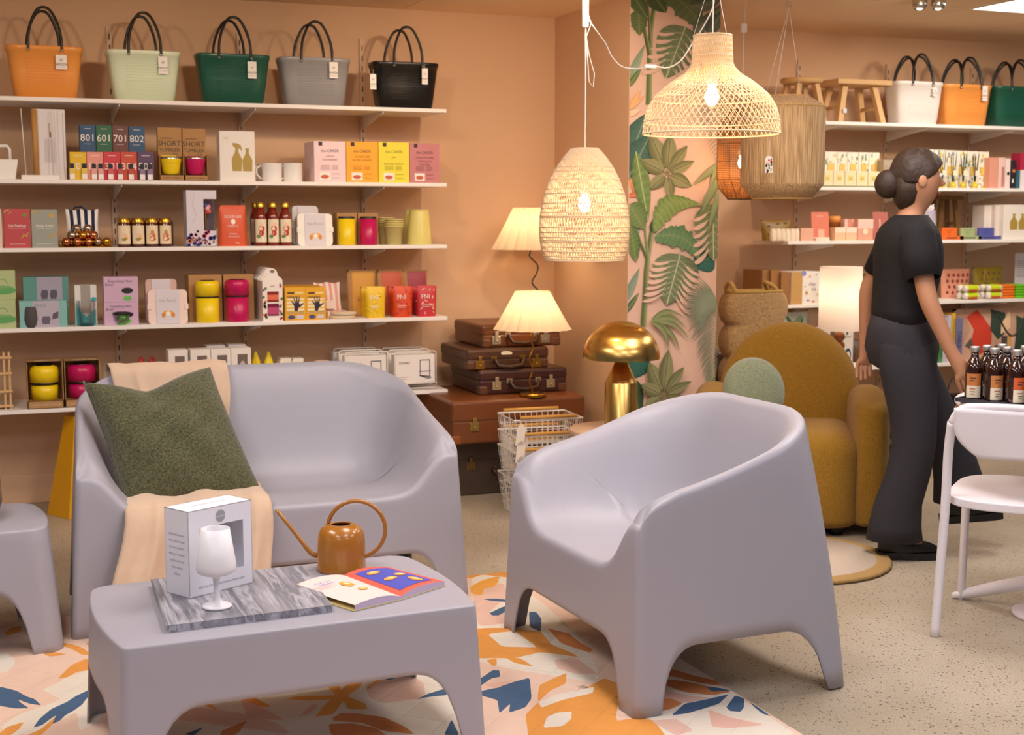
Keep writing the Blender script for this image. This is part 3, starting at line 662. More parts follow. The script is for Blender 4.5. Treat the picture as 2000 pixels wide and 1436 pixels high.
GREENF=noise_fabric('36371F','626240',170,.7,'green_wool'); BOUC=noise_fabric('8A6312','A87C20',240,.9,'mustard_boucle',.12); SAGEF=noise_fabric('6E7558','8E9678',220,.7,'sage_felt')
def cush_on(corners,th,chop,mat,pinch=.05,nu=44):
    """cushion through four corner points TL,TR,BR,BL"""
    TL,TR,BR,BL=[Vector(c) for c in corners]; n=((TR-BL).cross(TL-BR)).normalized(); mb=MB()
    if n.y<0: n=-n
    for s in (-1,1):
        def fn(u,v,s=s):
            a,b=2*u-1,2*v-1; ea=max(0,1-a*a); eb=max(0,1-b*b)
            a2=a*(1-pinch*eb); b2=b*(1-pinch*ea)
            if chop: b2-=chop*math.exp(-(abs(a+.12)/.50)**1.6)*sm(-.1,1,b)
            U,Vv=(a2+1)/2,(b2+1)/2; p=(BL*(1-U)+BR*U)*(1-Vv)+(TL*(1-U)+TR*U)*Vv
            t=th*.5*(ea*eb)**.42
            if chop: t*=1-.30*math.exp(-(abs(a+.12)/.28)**2)*sm(0,1,b)
            t+=(.006*sin(a*7+b*5)+.007*math.exp(-((a+.75+.12*sin(b*5))/.07)**2)+.004*sin(b*13-a*6+1))*ea*eb
            return tuple(p+n*s*t)
        k=len(mb.f); mb.grid(fn,nu,nu,mat)
        if s==-1: pass
    return mb
pc=[W(163,745,4.80),W(410,716,4.86),W(520,975,4.62),W(247,1002,4.60)]
gc=thing('cushion','dark olive green wool cushion with a dented top on the loveseat','cushion',tuple(pc[3]))
def rel(mb,o):
    mb.v=[(x-o[0],y-o[1],z-o[2]) for x,y,z in mb.v]; return mb
obj('cushion_cover',rel(cush_on(pc,.20,.21,GREENF),pc[3]),gc)
e=[pc[0]+(pc[3]-pc[0])*i/20 for i in range(21)]
cen=sum(pc,Vector())/4
def edgeline(i0,i1,k):
    P=[]
    for i in range(25):
        t=i/24; p=pc[i0]*(1-t)+pc[i1]*t; P.append(tuple(p+(cen-p)*k*sin(PI*t)*.5-pc[3]))
    return P
obj('piping_seam',MB().tube(edgeline(3,2,.05),.004,GREENF,6).tube(edgeline(0,3,.10),.0035,GREENF,6),gc)
obj('care_tag',MB().box(-.012,.018,-.02,-.019,-.012,.012,WHITE),gc,loc=(0,0,.01),label='white care tag')
# ---------------------------------------------------------------- things on the coffee table
def marble():
    m=bpy.data.materials.new('grey_marble'); m.use_nodes=True; n=m.node_tree; b=n.nodes['Principled BSDF']; L=n.links.new
    tc=n.nodes.new('ShaderNodeTexCoord'); mp=n.nodes.new('ShaderNodeMapping'); mp.inputs['Rotation'].default_value=(0,0,R(-52)); mp.inputs['Scale'].default_value=(1.5,.14,1); L(tc.outputs['Object'],mp.inputs['Vector'])
    t=n.nodes.new('ShaderNodeTexNoise'); t.inputs['Scale'].default_value=8.5; t.inputs['Detail'].default_value=9; t.inputs['Roughness'].default_value=.62; t.inputs['Distortion'].default_value=.35; L(mp.outputs['Vector'],t.inputs['Vector'])
    r=n.nodes.new('ShaderNodeValToRGB'); e=r.color_ramp.elements; e[0].position=.3; e[0].color=lin('4C4E56'); e[1].position=.70; e[1].color=lin('C8C6CE')
    for p,c in ((.42,'75767E'),(.48,'B4B3BA'),(.52,'74757D'),(.58,'95959D')): q=e.new(p); q.color=lin(c)
    L(t.outputs['Fac'],r.inputs['Fac']); L(r.outputs['Color'],b.inputs['Base Color']); b.inputs['Roughness'].default_value=.35; return m
TZ=.3705
c4=[V(x,y,TZ+.018) for x,y in ((325,1222),(648,1182),(588,1105),(296,1133))]; bc=sum(c4,Vector())/4
tag(obj('marble_board',MB().prism([((p-bc).x,(p-bc).y) for p in c4],0,.018,marble(),'z'),loc=(bc.x,bc.y,TZ),bevel=.0015),'grey veined marble board lying on the coffee table','board')
# gift box for the goblets
BZ=TZ+.0185; pa=V(371,1170,BZ); pb=V(494,1138,BZ); an=math.atan2(pb.y-pa.y,pb.x-pa.x); wbx=(pb-pa).length; dbx=.098; hb=.222
mid=(pa+pb)/2; gb=thing('gift_box','white gift box with a cut-out window standing behind the goblet','box',(mid.x,mid.y,BZ),an)
GB=M('E4E4EC',.5); h=wbx/2; wx=h*.62; 
b=MB(); zl,zh=.05,.175; x0_,x1_=-h*.66,h*.72
b.box(-h,h,0,.002,0,zl,GB).box(-h,h,0,.002,zh,hb,GB).box(-h,x0_,0,.002,zl,zh,GB).box(x1_,h,0,.002,zl,zh,GB)
b.box(-h,h,dbx-.002,dbx,0,zl,GB).box(-h,h,dbx-.002,dbx,zh,hb,GB).box(-h,x0_,dbx-.002,dbx,zl,zh,GB).box(x1_,h,dbx-.002,dbx,zl,zh,GB).box(-h,-h+.002,0,dbx,0,hb,GB).box(h-.002,h,0,dbx,0,hb,GB).box(-h,h,0,dbx,0,.002,GB).box(-h,h,0,dbx,hb-.002,hb,GB)
obj('carton',b,gb); GR=M('9A9CA2',.6); GR2=M('8A8E96',.6)
b=prints([('e',.0,.885,.075,.072,GR)],wbx,hb); b.text('porter',.011,0,.885*hb,M('D8D8DE',.6),-.0012); b.text('blend sip share repeat blend sip share repeat',.008,0,.022,GR2,-.001)
for i,s_ in enumerate(('celebrate the good','times and the small','wins sip and share','with your favourite','people every day','enjoy outside','indoors')): 
    b.text(s_,.0085,0,0,GR2,0,mat=Matrix(((0,0,0,-h-.0008),(-1,0,0,dbx/2),(0,0,1,.158-i*.017),(0,0,0,1))))
b.text('unbreakable wine glasses',.011,0,0,GR,0,mat=Matrix(((1,0,0,0),(0,0,1,.05),(0,0,0,hb+.0006),(0,0,0,1))))
obj('lettering',b,gb,label='grey printed lettering')
def goblet_profile(): 
    o=[(.001,0),(.034,0),(.037,.003),(.034,.006),(.016,.012),(.0085,.022),(.0075,.05),(.0085,.072),(.014,.079),(.034,.084),(.046,.091),(.0492,.100),(.0488,.110),(.0350,.198)]
    return o+[(.033,.198),(.0465,.112),(.044,.100),(.02,.088),(.001,.084)]
gp=V(424,1186,BZ); tag(obj('goblet',MB().lathe(goblet_profile(),M('E6E5E9',.4,subs=.15),48),loc=(gp.x,gp.y,BZ)),'matt white stemmed wine goblet standing on the marble board','goblet')
# watering can
OCH=M('A4691A',.28,coat=.5,name='ochre_enamel'); cp=V(667,1112,TZ); wc=thing('watering_can','ochre enamelled watering can with a ring handle on the coffee table','watering can',(cp.x,cp.y,TZ),-YAW)
obj('can_body',MB().lathe([(.001,0),(.066,0),(.069,.003),(.067,.01),(.0665,.055),(.066,.085),(.062,.105),(.052,.120),(.036,.128),(.028,.129),(.027,.125),(.034,.122),(.05,.114),(.058,.1),(.062,.08),(.062,.012),(.001,.01)],OCH,48),wc)
obj('ring_handle',MB().tube([(.043+.080*cos(R(a)),0,.113+.080*sin(R(a))) for a in range(-88,197,7)],.0058,OCH,10),wc)
sp=[(-.060,0,.038),(-.075,0,.040),(-.086,0,.047),(-.098,0,.062),(-.125,0,.100),(-.155,0,.138),(-.178,0,.168)]
obj('spout',MB().tube(sp,[.008,.0075,.007,.0065,.006,.0055,.005],OCH,10),wc)
# open cook book
bk=thing('open_book','open picture cookbook with pink and orange pages on the coffee table','book',(0,0,TZ))
A_=V(572,1152,TZ+.006); B_=V(693,1190,TZ+.006); S0=V(672,1128,TZ+.004); S1=V(783,1170,TZ+.004); C_=V(868,1140,TZ+.008); D_=V(758,1112,TZ+.008)
A_.z=B_.z=TZ+.01; 
def page(p0,p1,q0,q1,hump,m,z0,n=14,name='page',inset=0):
    """surface from spine p0-p1 to outer edge q0-q1"""
    mb=MB(); mb.grid(lambda u,v:tuple((p0.lerp(p1,v)).lerp(q0.lerp(q1,v),u)*1.0+Vector((0,0,z0+hump*sin(PI*min(1,u*1.0))**.8*(1-.35*u)))-Vector((0,0,TZ))),n,n,m); return mb
PG=M('F2DED6',.6); 
for nm,(q0,q1),m1 in (('left_pages',(A_,B_),M('E9D4CC',.5)),('right_pages',(D_,C_),M('E2614E',.5))):
    mb=page(S0,S1,q0,q1,.012,m1,.006); sd=page(S0,S1,q0,q1,.012,PG,.006)
    # edge band down to the cover
    n=14; 
    for i in range(n-1):
        for vv in (0,1):
            a=mb.v[i*n+(n-1)*vv]; c=mb.v[(i+1)*n+(n-1)*vv]; mb.add([a,c,(c[0],c[1],.003),(a[0],a[1],.003)],[(0,1,2,3)],M('C9B6CE',.6))
    obj(nm,mb,bk)
YC=M('EAD58A',.5); mb=MB()
for (q0,q1) in ((A_,B_),(D_,C_)):
    e0=q0+(q0-S0)*.02; e1=q1+(q1-S1)*.02; v4=[S0,S1,e1,e0]; mb.add([(p.x,p.y,z) for z in (.0005,.003) for p in v4],[(0,1,2,3),(7,6,5,4),(0,1,5,4),(1,2,6,5),(2,3,7,6),(3,0,4,7)],YC)
obj('cover',mb,bk,label='pale yellow cover with coloured edge')
def onpage(q0,q1,u,v,e=.0006):
    p=(S0.lerp(S1,v)).lerp(q0.lerp(q1,v),u); return (p.x,p.y,p.z+.006+.012*sin(PI*u)**.8*(1-.35*u)-TZ+e)
pm=MB()
def patch(q,u0,u1,v0,v1,m,e,n=8): pm.grid(lambda a,b_:onpage(q[0],q[1],u0+(u1-u0)*a,v0+(v1-v0)*b_,e),n,n,m)
def blob(q,cu,cv,ru,rv,m,e): 
    pts=[onpage(q[0],q[1],cu+ru*cos(2*PI*i/16),cv+rv*sin(2*PI*i/16),e) for i in range(16)]; pm.add(pts,[tuple(range(16))],m)
RP=(D_,C_); LP=(A_,B_); patch(RP,.12,.86,.10,.90,M('4E55B8',.5),.0009)
for (cu,cv,ru,rv) in ((.35,.25,.13,.06),(.36,.55,.13,.055),(.66,.48,.12,.06),(.66,.75,.09,.11)): blob(RP,cu,cv,ru,rv,M('F0A63C',.5),.0020); blob(RP,cu,cv,ru*.55,rv*.5,M('F7D49A',.5),.0027)
for (cu,cv,ru,rv) in ((.42,.42,.1,.10),(.38,.66,.09,.05)): blob(LP,cu,cv,ru,rv,M('F0A63C',.5),.0016); blob(LP,cu,cv,ru*.5,rv*.5,M('F7D9A0',.5),.0022)
obj('page_pictures',pm,bk)
tx=MB(); ux=(S0-A_).normalized(); uy=(A_-B_).normalized(); pt_=A_.lerp(S0,.22)+(B_-A_)*.30
for i,s_ in enumerate(('PEACH','MELBA')): 
    o=pt_-uy*(.018*i)+Vector((0,0,.0245-TZ)); tx.text(s_,.017,0,0,M('5A50C0',.5),0,mat=Matrix(((ux.x,0,uy.x,o.x),(ux.y,0,uy.y,o.y),(0,0,0,o.z-.002),(0,0,0,1))))
obj('lettering',tx,bk,label='violet page heading')
# ================================================================ GOODS ON THE SHELVES
def ext(x0,x1,yt,z,back=.02):
    """world extent of a front face seen between pixels x0,x1 with its top at yt, standing on height z, set back from the shelf edge"""
    Y=YF+back; a=W(x0,(yt or 300),Y); b=W(x1,(yt or 300),Y); h=(W((x0+x1)/2,yt,Y).z-z) if yt else 0
    return (a.x+b.x)/2,Y,b.x-a.x,h
def carton(name,lab,cat,x0,x1,yt,z,col,depth=.06,back=.02,items=None,group=None,rz=0,plabel=None,dz=0,bev=.001,rough=.55):
    cx,Y,w_,h=ext(x0,x1,yt,z+dz,back); m=col if not isinstance(col,str) else M(col,rough)
    o=obj(name,MB().box(-w_/2,w_/2,0,depth,0,h,m),loc=(cx,Y,z+dz),rz=rz,bevel=bev); tag(o,lab,cat,group)
    if items: obj('printed_design',prints(items,w_,h),o,label=plabel)
    return o,w_,h
# ---- moulded plastic bags
def bag(px0,px1,ptop,z,col,lab,back=.03,hh=.17,pairs=1,tagpx=None,dep=.16,cat='bag',bw=.82,metal=True,tags=('HINZA',),nest=0,group=None):
    cx,Y,w_,h=ext(px0,px1,ptop,z,back); t=thing('tote_bag',lab,cat,(cx,Y+dep/2,z),0,group); m=M(col,.28,name='glossy_plastic')
    rings=[];n=40
    def rr(a,b,r,zz):
        P=[]
        for k in range(n):
            th=2*PI*k/n; c_,s_=cos(th),sin(th); e=.42; P.append((a*math.copysign(abs(c_)**e,c_),b*math.copysign(abs(s_)**e,s_),zz))
        return P
    a1=w_/2;a0=a1*bw;b1=dep/2;b0=b1*.78; L=[]
    prof=[(0,.98,0),(.004,1,0),(.10,1,.0),(.105,1.0,.0016),(.5,1,.0016),(.90,1,.0016),(.905,1,.004),(.985,1,.005),(1,1,.003),(1,.97,-.002),(.9,.96,-.004),(.5,.96,-.003),(.03,.95,-.003)]
    for zf,k,off in prof:
        a=a0+(a1-a0)*zf; b=b0+(b1-b0)*zf; L.append(rr(a*k+off,b*k+off,0,zf*h))
    vs=[v for l in L for v in l]; fs=[(i*n+k,i*n+(k+1)%n,(i+1)*n+(k+1)%n,(i+1)*n+k) for i in range(len(L)-1) for k in range(n)]
    fs.append(tuple(range(n-1,-1,-1))); fs.append(tuple((len(L)-1)*n+k for k in range(n)))
    obj('bag_body',MB().add(vs,fs,m,True),t)
    rb=MB()
    for i in range(10):
        zz=h*(.22+.058*i); yy=-(b0+(b1-b0)*zz/h)-.0022; ww=(a0+(a1-a0)*zz/h)*.56; rb.tube([(-ww,yy+.001,zz),(-ww*.97,yy,zz),(ww*.97,yy,zz),(ww,yy+.001,zz)],.0016,m,6)
    obj('ribbing',rb,t)
    hx=a1*.44
    for k,s in enumerate((-1,1)):
        for q in range(pairs):
            H=hh-.012*q; yy=s*(b1+.004)-.0; P=[]; lean=.35 if s<0 else -.35
            for i in range(25):
                th=PI*i/24; xx=-cos(th); zz=sin(th)
                px_=hx*math.copysign(abs(xx)**.8,xx)*(1-.28*sm(0,1,zz))*(1-.04*q); pz=h-.02+(H+.02)*(zz**.62)
                P.append((px_,yy-s*(.02+.02*q)*zz*1.0,pz))
            P=[(-hx,yy,h*.90)]+P+[(hx,yy,h*.90)]
            obj('handle',MB().tube(P,.0062,BLACK,8),t,label='black plastic handle')
    rv=MB()
    for s in (-1,1):
        for x in (-hx,hx): rv.M=Matrix.Translation((x,s*(b1+.009),h*.915))@Matrix.Rotation(PI/2,4,'X'); rv.lathe([(.001,-.004),(.0055,-.003),(.0065,0),(.0055,.003),(.001,.004)],SILVER,12)
    obj('rivets',rv,t,label='silver rivets')
    for (tx,ty,tw,th_) in (tagpx or []):
        p=W(tx,ty,Y); lx,lz=p.x-cx,p.z-z; tg=obj('swing_tag',MB().box(-tw/2,tw/2,-.0012,0,-th_,0,WHITE),t,loc=(lx,-b1-.0135,lz),label='white swing tag')
        g=M('8A847E',.6); b=MB().text('HINZA',.0135*tw/.040,0,-th_*.66,INK,-.0020).text('H',.018,0,-th_*.36,g,-.0020).text('made of sugar cane',.0048,0,-th_*.83,g,-.0020)
        obj('tag_print',b,tg)
        tg2=MB().tube([(0,.0,-.002),(.002,.002,.01),(0,.004,.022)],.0006,WHITE,5); obj('tag_string',tg2,tg)
    return t
T0,T1=LZ[0],RZ[0]
bag(12,162,89,T0,'F2A04C','glossy orange moulded tote bag at the left end of the top shelf',tagpx=[(119,108,.046,.062)],hh=.165,back=.04)
bag(210,354,98,T0,'E0EDD0','pale mint green moulded tote bag on the top left shelf',tagpx=[(317,111,.040,.076)],hh=.165,back=.04)
bag(387,529,105,T0,'1E5B49','dark green moulded tote bag on the top left shelf',tagpx=[(491,121,.040,.076)],hh=.165,back=.04)
bag(549,687,112,T0,'9C9A9C','mid grey moulded tote bag on the top left shelf',tagpx=[(650,122,.040,.074)],hh=.165,back=.04)
bag(733,860,121,T0,'161416','black moulded tote bag at the right end of the top left shelf',tagpx=[(828,134,.030,.076),(727,145,.030,.072)],hh=.165,back=.04)
bag(1756,1848,159,T1,'F0EAE6','white moulded tote bag pair nested on the top right shelf',hh=.15,pairs=2,dep=.16,tagpx=[(1823,172,.03,.045)],back=.02,bw=.84)
bag(1850,1943,165,T1,'F5A350','orange moulded tote bag pair nested on the top right shelf',hh=.15,pairs=2,dep=.16,tagpx=[(1921,168,.036,.085)],back=.02,bw=.84)
bag(1950,2040,169,T1,'1E5B49','dark green moulded tote bag pair cut by the right edge of the picture',hh=.15,pairs=2,dep=.16,back=.02,bw=.84)
# ---- second left shelf
z=LZ[1]
cx,Y,w_,h=ext(-36,33,313,z); t=thing('caddy','white metal caddy with an arched handle at the left end of the second shelf','caddy',(cx,Y,z))
obj('tray',MB().prism([(-w_/2+.006,0),(w_/2-.008,0),(w_/2,h),(-w_/2,h)],0,.12,WHITE),t,bevel=.004); obj('arch_handle',MB().tube([(-.045,.06,h-.005),(-.045,.06,.13),(-.035,.06,.145),(.035,.06,.145),(.045,.06,.13),(.045,.06,h-.005)],.007,WHITE,10),t)
carton('product_box','tall pale grey box with a picture of a bottle rack behind the brass pole','box',62,126,213,z,'E4DFE2',.10,.06,[('p',[(.0,.60),(.06,.60),(.06,.68),(.02,.68),(.02,.80),(.0,.80)],M('8A6238',.6)),('r',-.16,.16,.25,.58,M('CFC9CC',.6)),('r',.42,.44,.1,.95,M('BDB7BA',.6))])
cx,Y,w_,h=ext(42,117,342,z,.0); t=thing('wire_stand','white wire stand with a wooden pole on the second shelf','stand',(cx,Y+.01,z)); hh=W(80,212,Y).z-z
obj('base',MB().box(-w_/2,w_/2,0,.045,0,h,WHITE),t,bevel=.001); obj('pole',MB().tube([(-.015,.03,.01),(-.018,.03,hh)],.0125,WOOD,12),t,label='wooden pole')
obj('wire_frame',MB().tube([(-w_/2+.02,.012,h),(-w_/2+.008,.012,hh)],.002,WHITE,6).tube([(w_/2-.025,.012,h),(w_/2-.02,.012,hh-.004),(w_/2-.016,.012,hh),(w_/2-.01,.012,hh-.004),(w_/2-.008,.012,h)],.002,WHITE,6),t)
carton('display_riser','brown cardboard riser under the four numbered dark boxes','box',150,290,298,z,KRAFT,.10,.075)
for i,(num,col,lab) in enumerate((('801','34557A','blue box printed 801'),('601','2F6A4C','green box printed 601'),('701','6E4640','brown box printed 701'),('802','35597F','blue box printed 802'))):
    x0=155+i*32; zr=W(220,298,YF+.075).z
    carton('fragrance_box',lab+' in the upper row of the second shelf','box',x0,x0+31,244+i,z,col,.06,.085,[('t',num,0,.52,.36,WINK,1.0),('r',-.25,.2,.3,.31,WINK),('r',-.2,.2,.86,.875,WINK)],'numbered fragrance boxes, upper row',dz=zr-z)
for i,(num,col,nm) in enumerate((('201','E8BE1E','yellow'),('101','EC9A8C','salmon pink'),('301','D23A48','red'),('304','CC5038','brick red'),('501','5E4468','purple'))):
    x0=136+i*33; carton('fragrance_box',nm+' numbered fragrance box in the lower row of the second shelf','box',x0,x0+32,297,z,col,.05,.03,[('t',num,0,.48,.36,WINK),('r',-.25,.25,.86,.875,WINK)],'numbered fragrance boxes, lower row')
PERF=['yellow','yellow','pink','pink','red','red','brick','purple','purple']
for i,x in enumerate((142,166,185,198,217,236,257,279,294)):
    p=W(x,350,YF+.008); t=thing('perfume_bottle',f'small square perfume bottle with a black cap before the {("yellow","yellow","salmon pink","salmon pink","red","red","brick red","purple","purple")[i]} box, {("left","right")[[0,1,0,1,0,1,0,0,1][i]]} one there','bottle',(p.x,p.y+.006,z),0,'perfume bottles on the second shelf')
    obj('glass',MB().box(-.012,.012,0,.02,0,.050,M(('E8D070','E8D070','E8B0A8','E8B0A8','D87070','C86A60','C86050','9A88A0','9A88A0')[i],.1,coat=.6)),t,bevel=.002); obj('cap',MB().box(-.008,.008,.003,.017,.052,.072,BLACK),t,bevel=.001); obj('front_label',MB().box(-.011,.011,-.0006,0,.004,.026,WHITE),t)
YEL='F4D416'; MAG='C2105A'
def cupbox(x0,x1,yt,cx0,cx1,cyt,col,cn,lab):
    cx,Y,w_,h=ext(x0,x1,yt,z,.02); t=thing('tumbler_box',lab,'boxed cup',(cx,Y,z)); hb_=W(x0,302,Y).z-z
    obj('card_box',MB().box(-w_/2,w_/2,.05,.09,0,h,KRAFT).box(-w_/2,w_/2,0,.002,0,.026,KRAFT).box(-w_/2,-w_/2+.002,0,.05,0,hb_,KRAFT).box(w_/2-.002,w_/2,0,.05,0,hb_,KRAFT).box(-w_/2,w_/2,0,.05,0,.003,KRAFT).box(-w_/2,w_/2,0,.05,.024,.026,KRAFTD),t)
    k=prints([('t','SHORT',-.02,.70,.14,INK,.95),('t','TUMBLER',-.02,.58,.10,INK,.9),('t','RICE',.22,.50,.045,INK),('t','HALFMOON',-.15,.80,.04,INK),('r',-.35,.25,.42,.48,M(col,.5))],w_,h,.0494); 
    for v in range(len(k.v)): k.v[v]=(k.v[v][0],k.v[v][1],k.v[v][2])
    k.text('SHORT TUMBLER',.0105,0,.012,INK,-.0008); obj('lettering',k,t,label='dark lettering')
    rc_=(cx1-cx0)/2/pxm(cx,Y+.03,z); ch_=W(cx,cyt,Y).z-z; hc=W((x0+x1)/2,cyt,Y).z-z
    obj('tumbler',MB().lathe([(.001,.027),(rc_*.66,.027),(rc_*.78,.04),(rc_*1.0,hc-.012),(rc_*1.0,hc-.010)],M(col,.3),28,(0,.028)),t,label=cn+' cup'); obj('steel_rim',MB().lathe([(rc_*1.0,hc-.010),(rc_*1.0,hc),(rc_*.95,hc),(rc_*.93,hc-.03),(.001,hc-.06)],SILVER,28,(0,.028)),t)
cupbox(310,357,248,322,363,306,YEL,'yellow','kraft box printed short tumbler holding a yellow cup'); cupbox(359,404,250,366,407,306,MAG,'magenta','kraft box printed short tumbler holding a magenta cup')
GOLDP=M('AF9440',.5)
def spray(ox,s=1): return [(ox-.13,.20),(ox+.13,.20),(ox+.145,.44),(ox+.05,.58),(ox+.05,.66),(ox+.16,.60),(ox+.12,.72),(ox+.0,.76),(ox-.12,.76),(ox-.10,.70),(ox-.03,.66),(ox-.05,.58),(ox-.145,.44)]
def pump(ox,zz=1): return [(ox-.13,.20),(ox+.13,.20),(ox+.145,.42),(ox+.05,.55),(ox+.04,.62),(ox+.07,.66),(ox-.07,.66),(ox-.04,.62),(ox-.05,.55),(ox-.145,.42)]
carton('soap_box','white box with two gold bottle silhouettes on the second left shelf','box',428,497,256,z,'EDE8E2',.08,.02,[('p',spray(-.02),GOLDP),('p',[(.28+ (p[0])*1.0,p[1]) for p in pump(0)],GOLDP),('t','ecoy',-.32,.86,.05,GOLDP)])
def mug(px0,px1,pt,z,lab,back=.04,dx=0):
    cx,Y,w_,h=ext(px0,px1,pt,z,back); r=w_/2; t=thing('enamel_mug',lab,'mug',(cx,Y+r,z)); E=M('F4F1EE',.2,coat=.5)
    obj('mug_body',MB().lathe([(.001,0),(r*.96,0),(r,.004),(r,h-.003),(r*1.05,h),(r*1.02,h+.001),(r*.95,h-.004),(r*.95,.006),(.001,.004)],E,32),t)
    obj('handle',MB().tube([(-r*.97,0,h*.85),(-r*1.25,0,h*.86),(-r*1.55,0,h*.7),(-r*1.5,0,h*.4),(-r*1.2,0,h*.2),(-r*.97,0,h*.18)],.004,E,8),t)
mug(515,554,319,z,'white enamel mug beside the gold bottle box'); mug(557,594,319,z,'white enamel mug beside the pink cake mix box'); mug(506,536,320,z,'white enamel mug half hidden behind the front two mugs',.15)
def caker(x0,x1,yt,col,ink,l1,dp,lab):
    ik=M(ink,.6); it=[('r',-.36,-.24,.89,.985,M('3A2A30',.6)),('t','the CAKER',.0,.76,.095,M('4A3038',.6) if ink!='8A8A30' else ik),('r',-.34,.0,.05,.24,WINK),('e',-.17,.13,.13,.05,M('C8603A',.5))]
    for i,s_ in enumerate(l1): it.append(('t',s_,0,.63-i*.085,.062,ik))
    for i in range(4): it+= [('r',-.3,-.02,.40-i*.03,.407-i*.03,ik),('r',.05,.25,.40-i*.03,.407-i*.03,ik)]
    it+= [('r',.05,.3,.2,.207,ik),('r',.05,.3,.1,.107,ik)]
    return carton('cake_mix_box',lab,'box',x0,x1,yt,z,col,dp,.02,it,'cake mix boxes on the second left shelf')
caker(613,675,276,'F2D6DA','A0707C',('LEMON','STRAWBERRY'),.20,'pale pink cake mix box, leftmost of the four'); caker(676,738,277,'FCB024','B06A18',('GLUTEN FREE','SALTED CARAMEL'),.20,'orange yellow cake mix box between the pink and lime boxes')
caker(739,799,278,'F0E23A','8A8A30',('julie','','BANANA CARROT'),.20,'lime yellow cake mix box between the orange and dusty rose boxes'); caker(800,858,280,'C98084','7A3A44',('CLEVEDON DARK','CHOCOLATE','GUILTLESS'),.20,'dusty rose cake mix box, rightmost of the four')
# ---- third left shelf
z=LZ[2]; GP=M('D0A850',.4,.6)
sprig=[('p',[(.1,.25),(.42,.40),(.44,.38),(.12,.23)],GP),('p',[(.2,.3),(.22,.38),(.25,.32)],GP),('p',[(.3,.28),(.42,.30),(.34,.34)],GP),('p',[(-.5,.93),(-.3,1.0),(-.28,.97),(-.48,.90)],GP),('p',[(-.35,.86),(-.2,.9),(-.22,.94)],GP)]
carton('tea_box','pale pink tea box cut by the left edge on the third shelf','box',-30,2,408,z,'E8C8C0',.07)
carton('tea_box','coral red tea box printed Gut Feelings on the third shelf','box',6,58,408,z,'C04A50',.07,.02,[('t','Gut Feelings',0,.57,.095,WINK,.9),('r',-.33,.33,.50,.506,WINK),('e',.3,.84,.1,.055,M('8A8A3A',.4)),('r',-.3,.3,.1,.107,WINK)]+sprig)
carton('tea_box','sage grey tea box printed Hemp Relief on the third shelf','box',60,111,409,z,'9DA296',.07,.02,[('t','Hemp Relief',0,.57,.095,WINK,.9),('r',-.33,.33,.50,.506,WINK),('e',.28,.84,.1,.055,GP),('r',-.3,.3,.1,.107,WINK)]+sprig)
cx,Y,w_,h=ext(128,193,408,z,.10); NV=M('1C2440',.8); t=thing('fabric_pouch','navy and white striped fabric pouch behind the metallic balls','pouch',(cx,Y,z))
def striped_pouch(w_,h,c1,c2,n,lean=.03):
    mb=MB()
    for i in range(n):
        x0,x1=-w_/2+w_*i/n,-w_/2+w_*(i+1)/n; m=c1 if i%2 else c2
        for s in (-1,1):
            mb.grid(lambda u,v:((x0+(x1-x0)*u)*(1-.06*sin(PI*v)),lean*v+s*(.022*sin(PI*min(1,max(0,v)))**.6*(max(0,1-((x0+(x1-x0)*u)/(w_/2))**2))**.5),h*v-.006*sin(((x0+(x1-x0)*u)/w_)*6)**2*v),5,12,m)
    return mb
obj('pouch_body',striped_pouch(w_,h,NV,WHITE,9),t); obj('loop',MB().tube([(-.035,.03,h-.004),(-.03,.028,h+.006),(.0,.024,h+.008),(.02,.022,h-.012)],.004,NV,6),t,label='navy loop'); 
cx,Y,w_,h=ext(118,218,473,z,.015); t=thing('display_tray','small brass edged tray holding the metallic balls','tray',(cx,Y,z)); TD=.085
obj('tray_base',MB().box(-w_/2,w_/2,0,TD,0,.003,GOLD),t); rl=MB()
for (a,b_) in (((-w_/2,0),(w_/2,0)),((w_/2,0),(w_/2,TD)),((w_/2,TD),(-w_/2,TD)),((-w_/2,TD),(-w_/2,0))):
    for zz in (.003,.026): rl.tube([(a[0],a[1],zz),(b_[0],b_[1],zz)],.0018,GOLD,6)
    rl.tube([(a[0],a[1],0),(a[0],a[1],.028)],.002,GOLD,6)
obj('tray_rail',rl,t)
COP=M('D98E62',.16,1); SIL=M('C9B8A8',.14,1); GLD=M('E0A93C',.16,1); r=.0205
BL=[(133,472,0,COP,'copper'),(152,472,0,COP,'copper'),(176,473,0,COP,'copper'),(205,470,0,GLD,'gold'),(193,470,1,SIL,'silver'),(140,463,1,SIL,'silver'),(161,461,.6,GLD,'gold'),(189,462,.5,COP,'copper'),(141,452,1.5,SIL,'silver'),(155,451,2,SIL,'silver'),(176,450,1.5,SIL,'silver'),(160,458,.6,GLD,'gold')]
seen={}
ballz=[(-.082,.022,0,COP),(-.035,.022,0,COP),(.012,.022,0,COP),(.088,.022,0,GLD),(.052,.024,0,SIL),(-.060,.062,0,SIL),(-.012,.064,0,COP),(.034,.063,0,COP),(-.058,.036,1,SIL),(-.012,.034,1,GLD),(.034,.036,1,COP),(.010,.058,1,SIL),(-.036,.058,1,SIL),(.012,.046,1.95,SIL),(-.035,.046,1.95,SIL)]
nm={COP:'copper',SIL:'silver',GLD:'gold'}
desc=['leftmost copper ball in the bottom row','second copper ball from the left in the bottom row','third copper ball in the bottom front row','gold ball at the right end of the tray','silver ball beside the right gold ball','silver ball at the back left of the tray','copper ball hidden low at the back of the tray','copper ball low at the back right of the tray','silver ball, left one of the middle layer','large gold ball at the front of the middle layer','copper ball, right one of the middle layer','silver ball at the back of the middle layer, right one','silver ball at the back of the middle layer, left one','silver ball on top of the pile, right one','silver ball on top of the pile, left one']
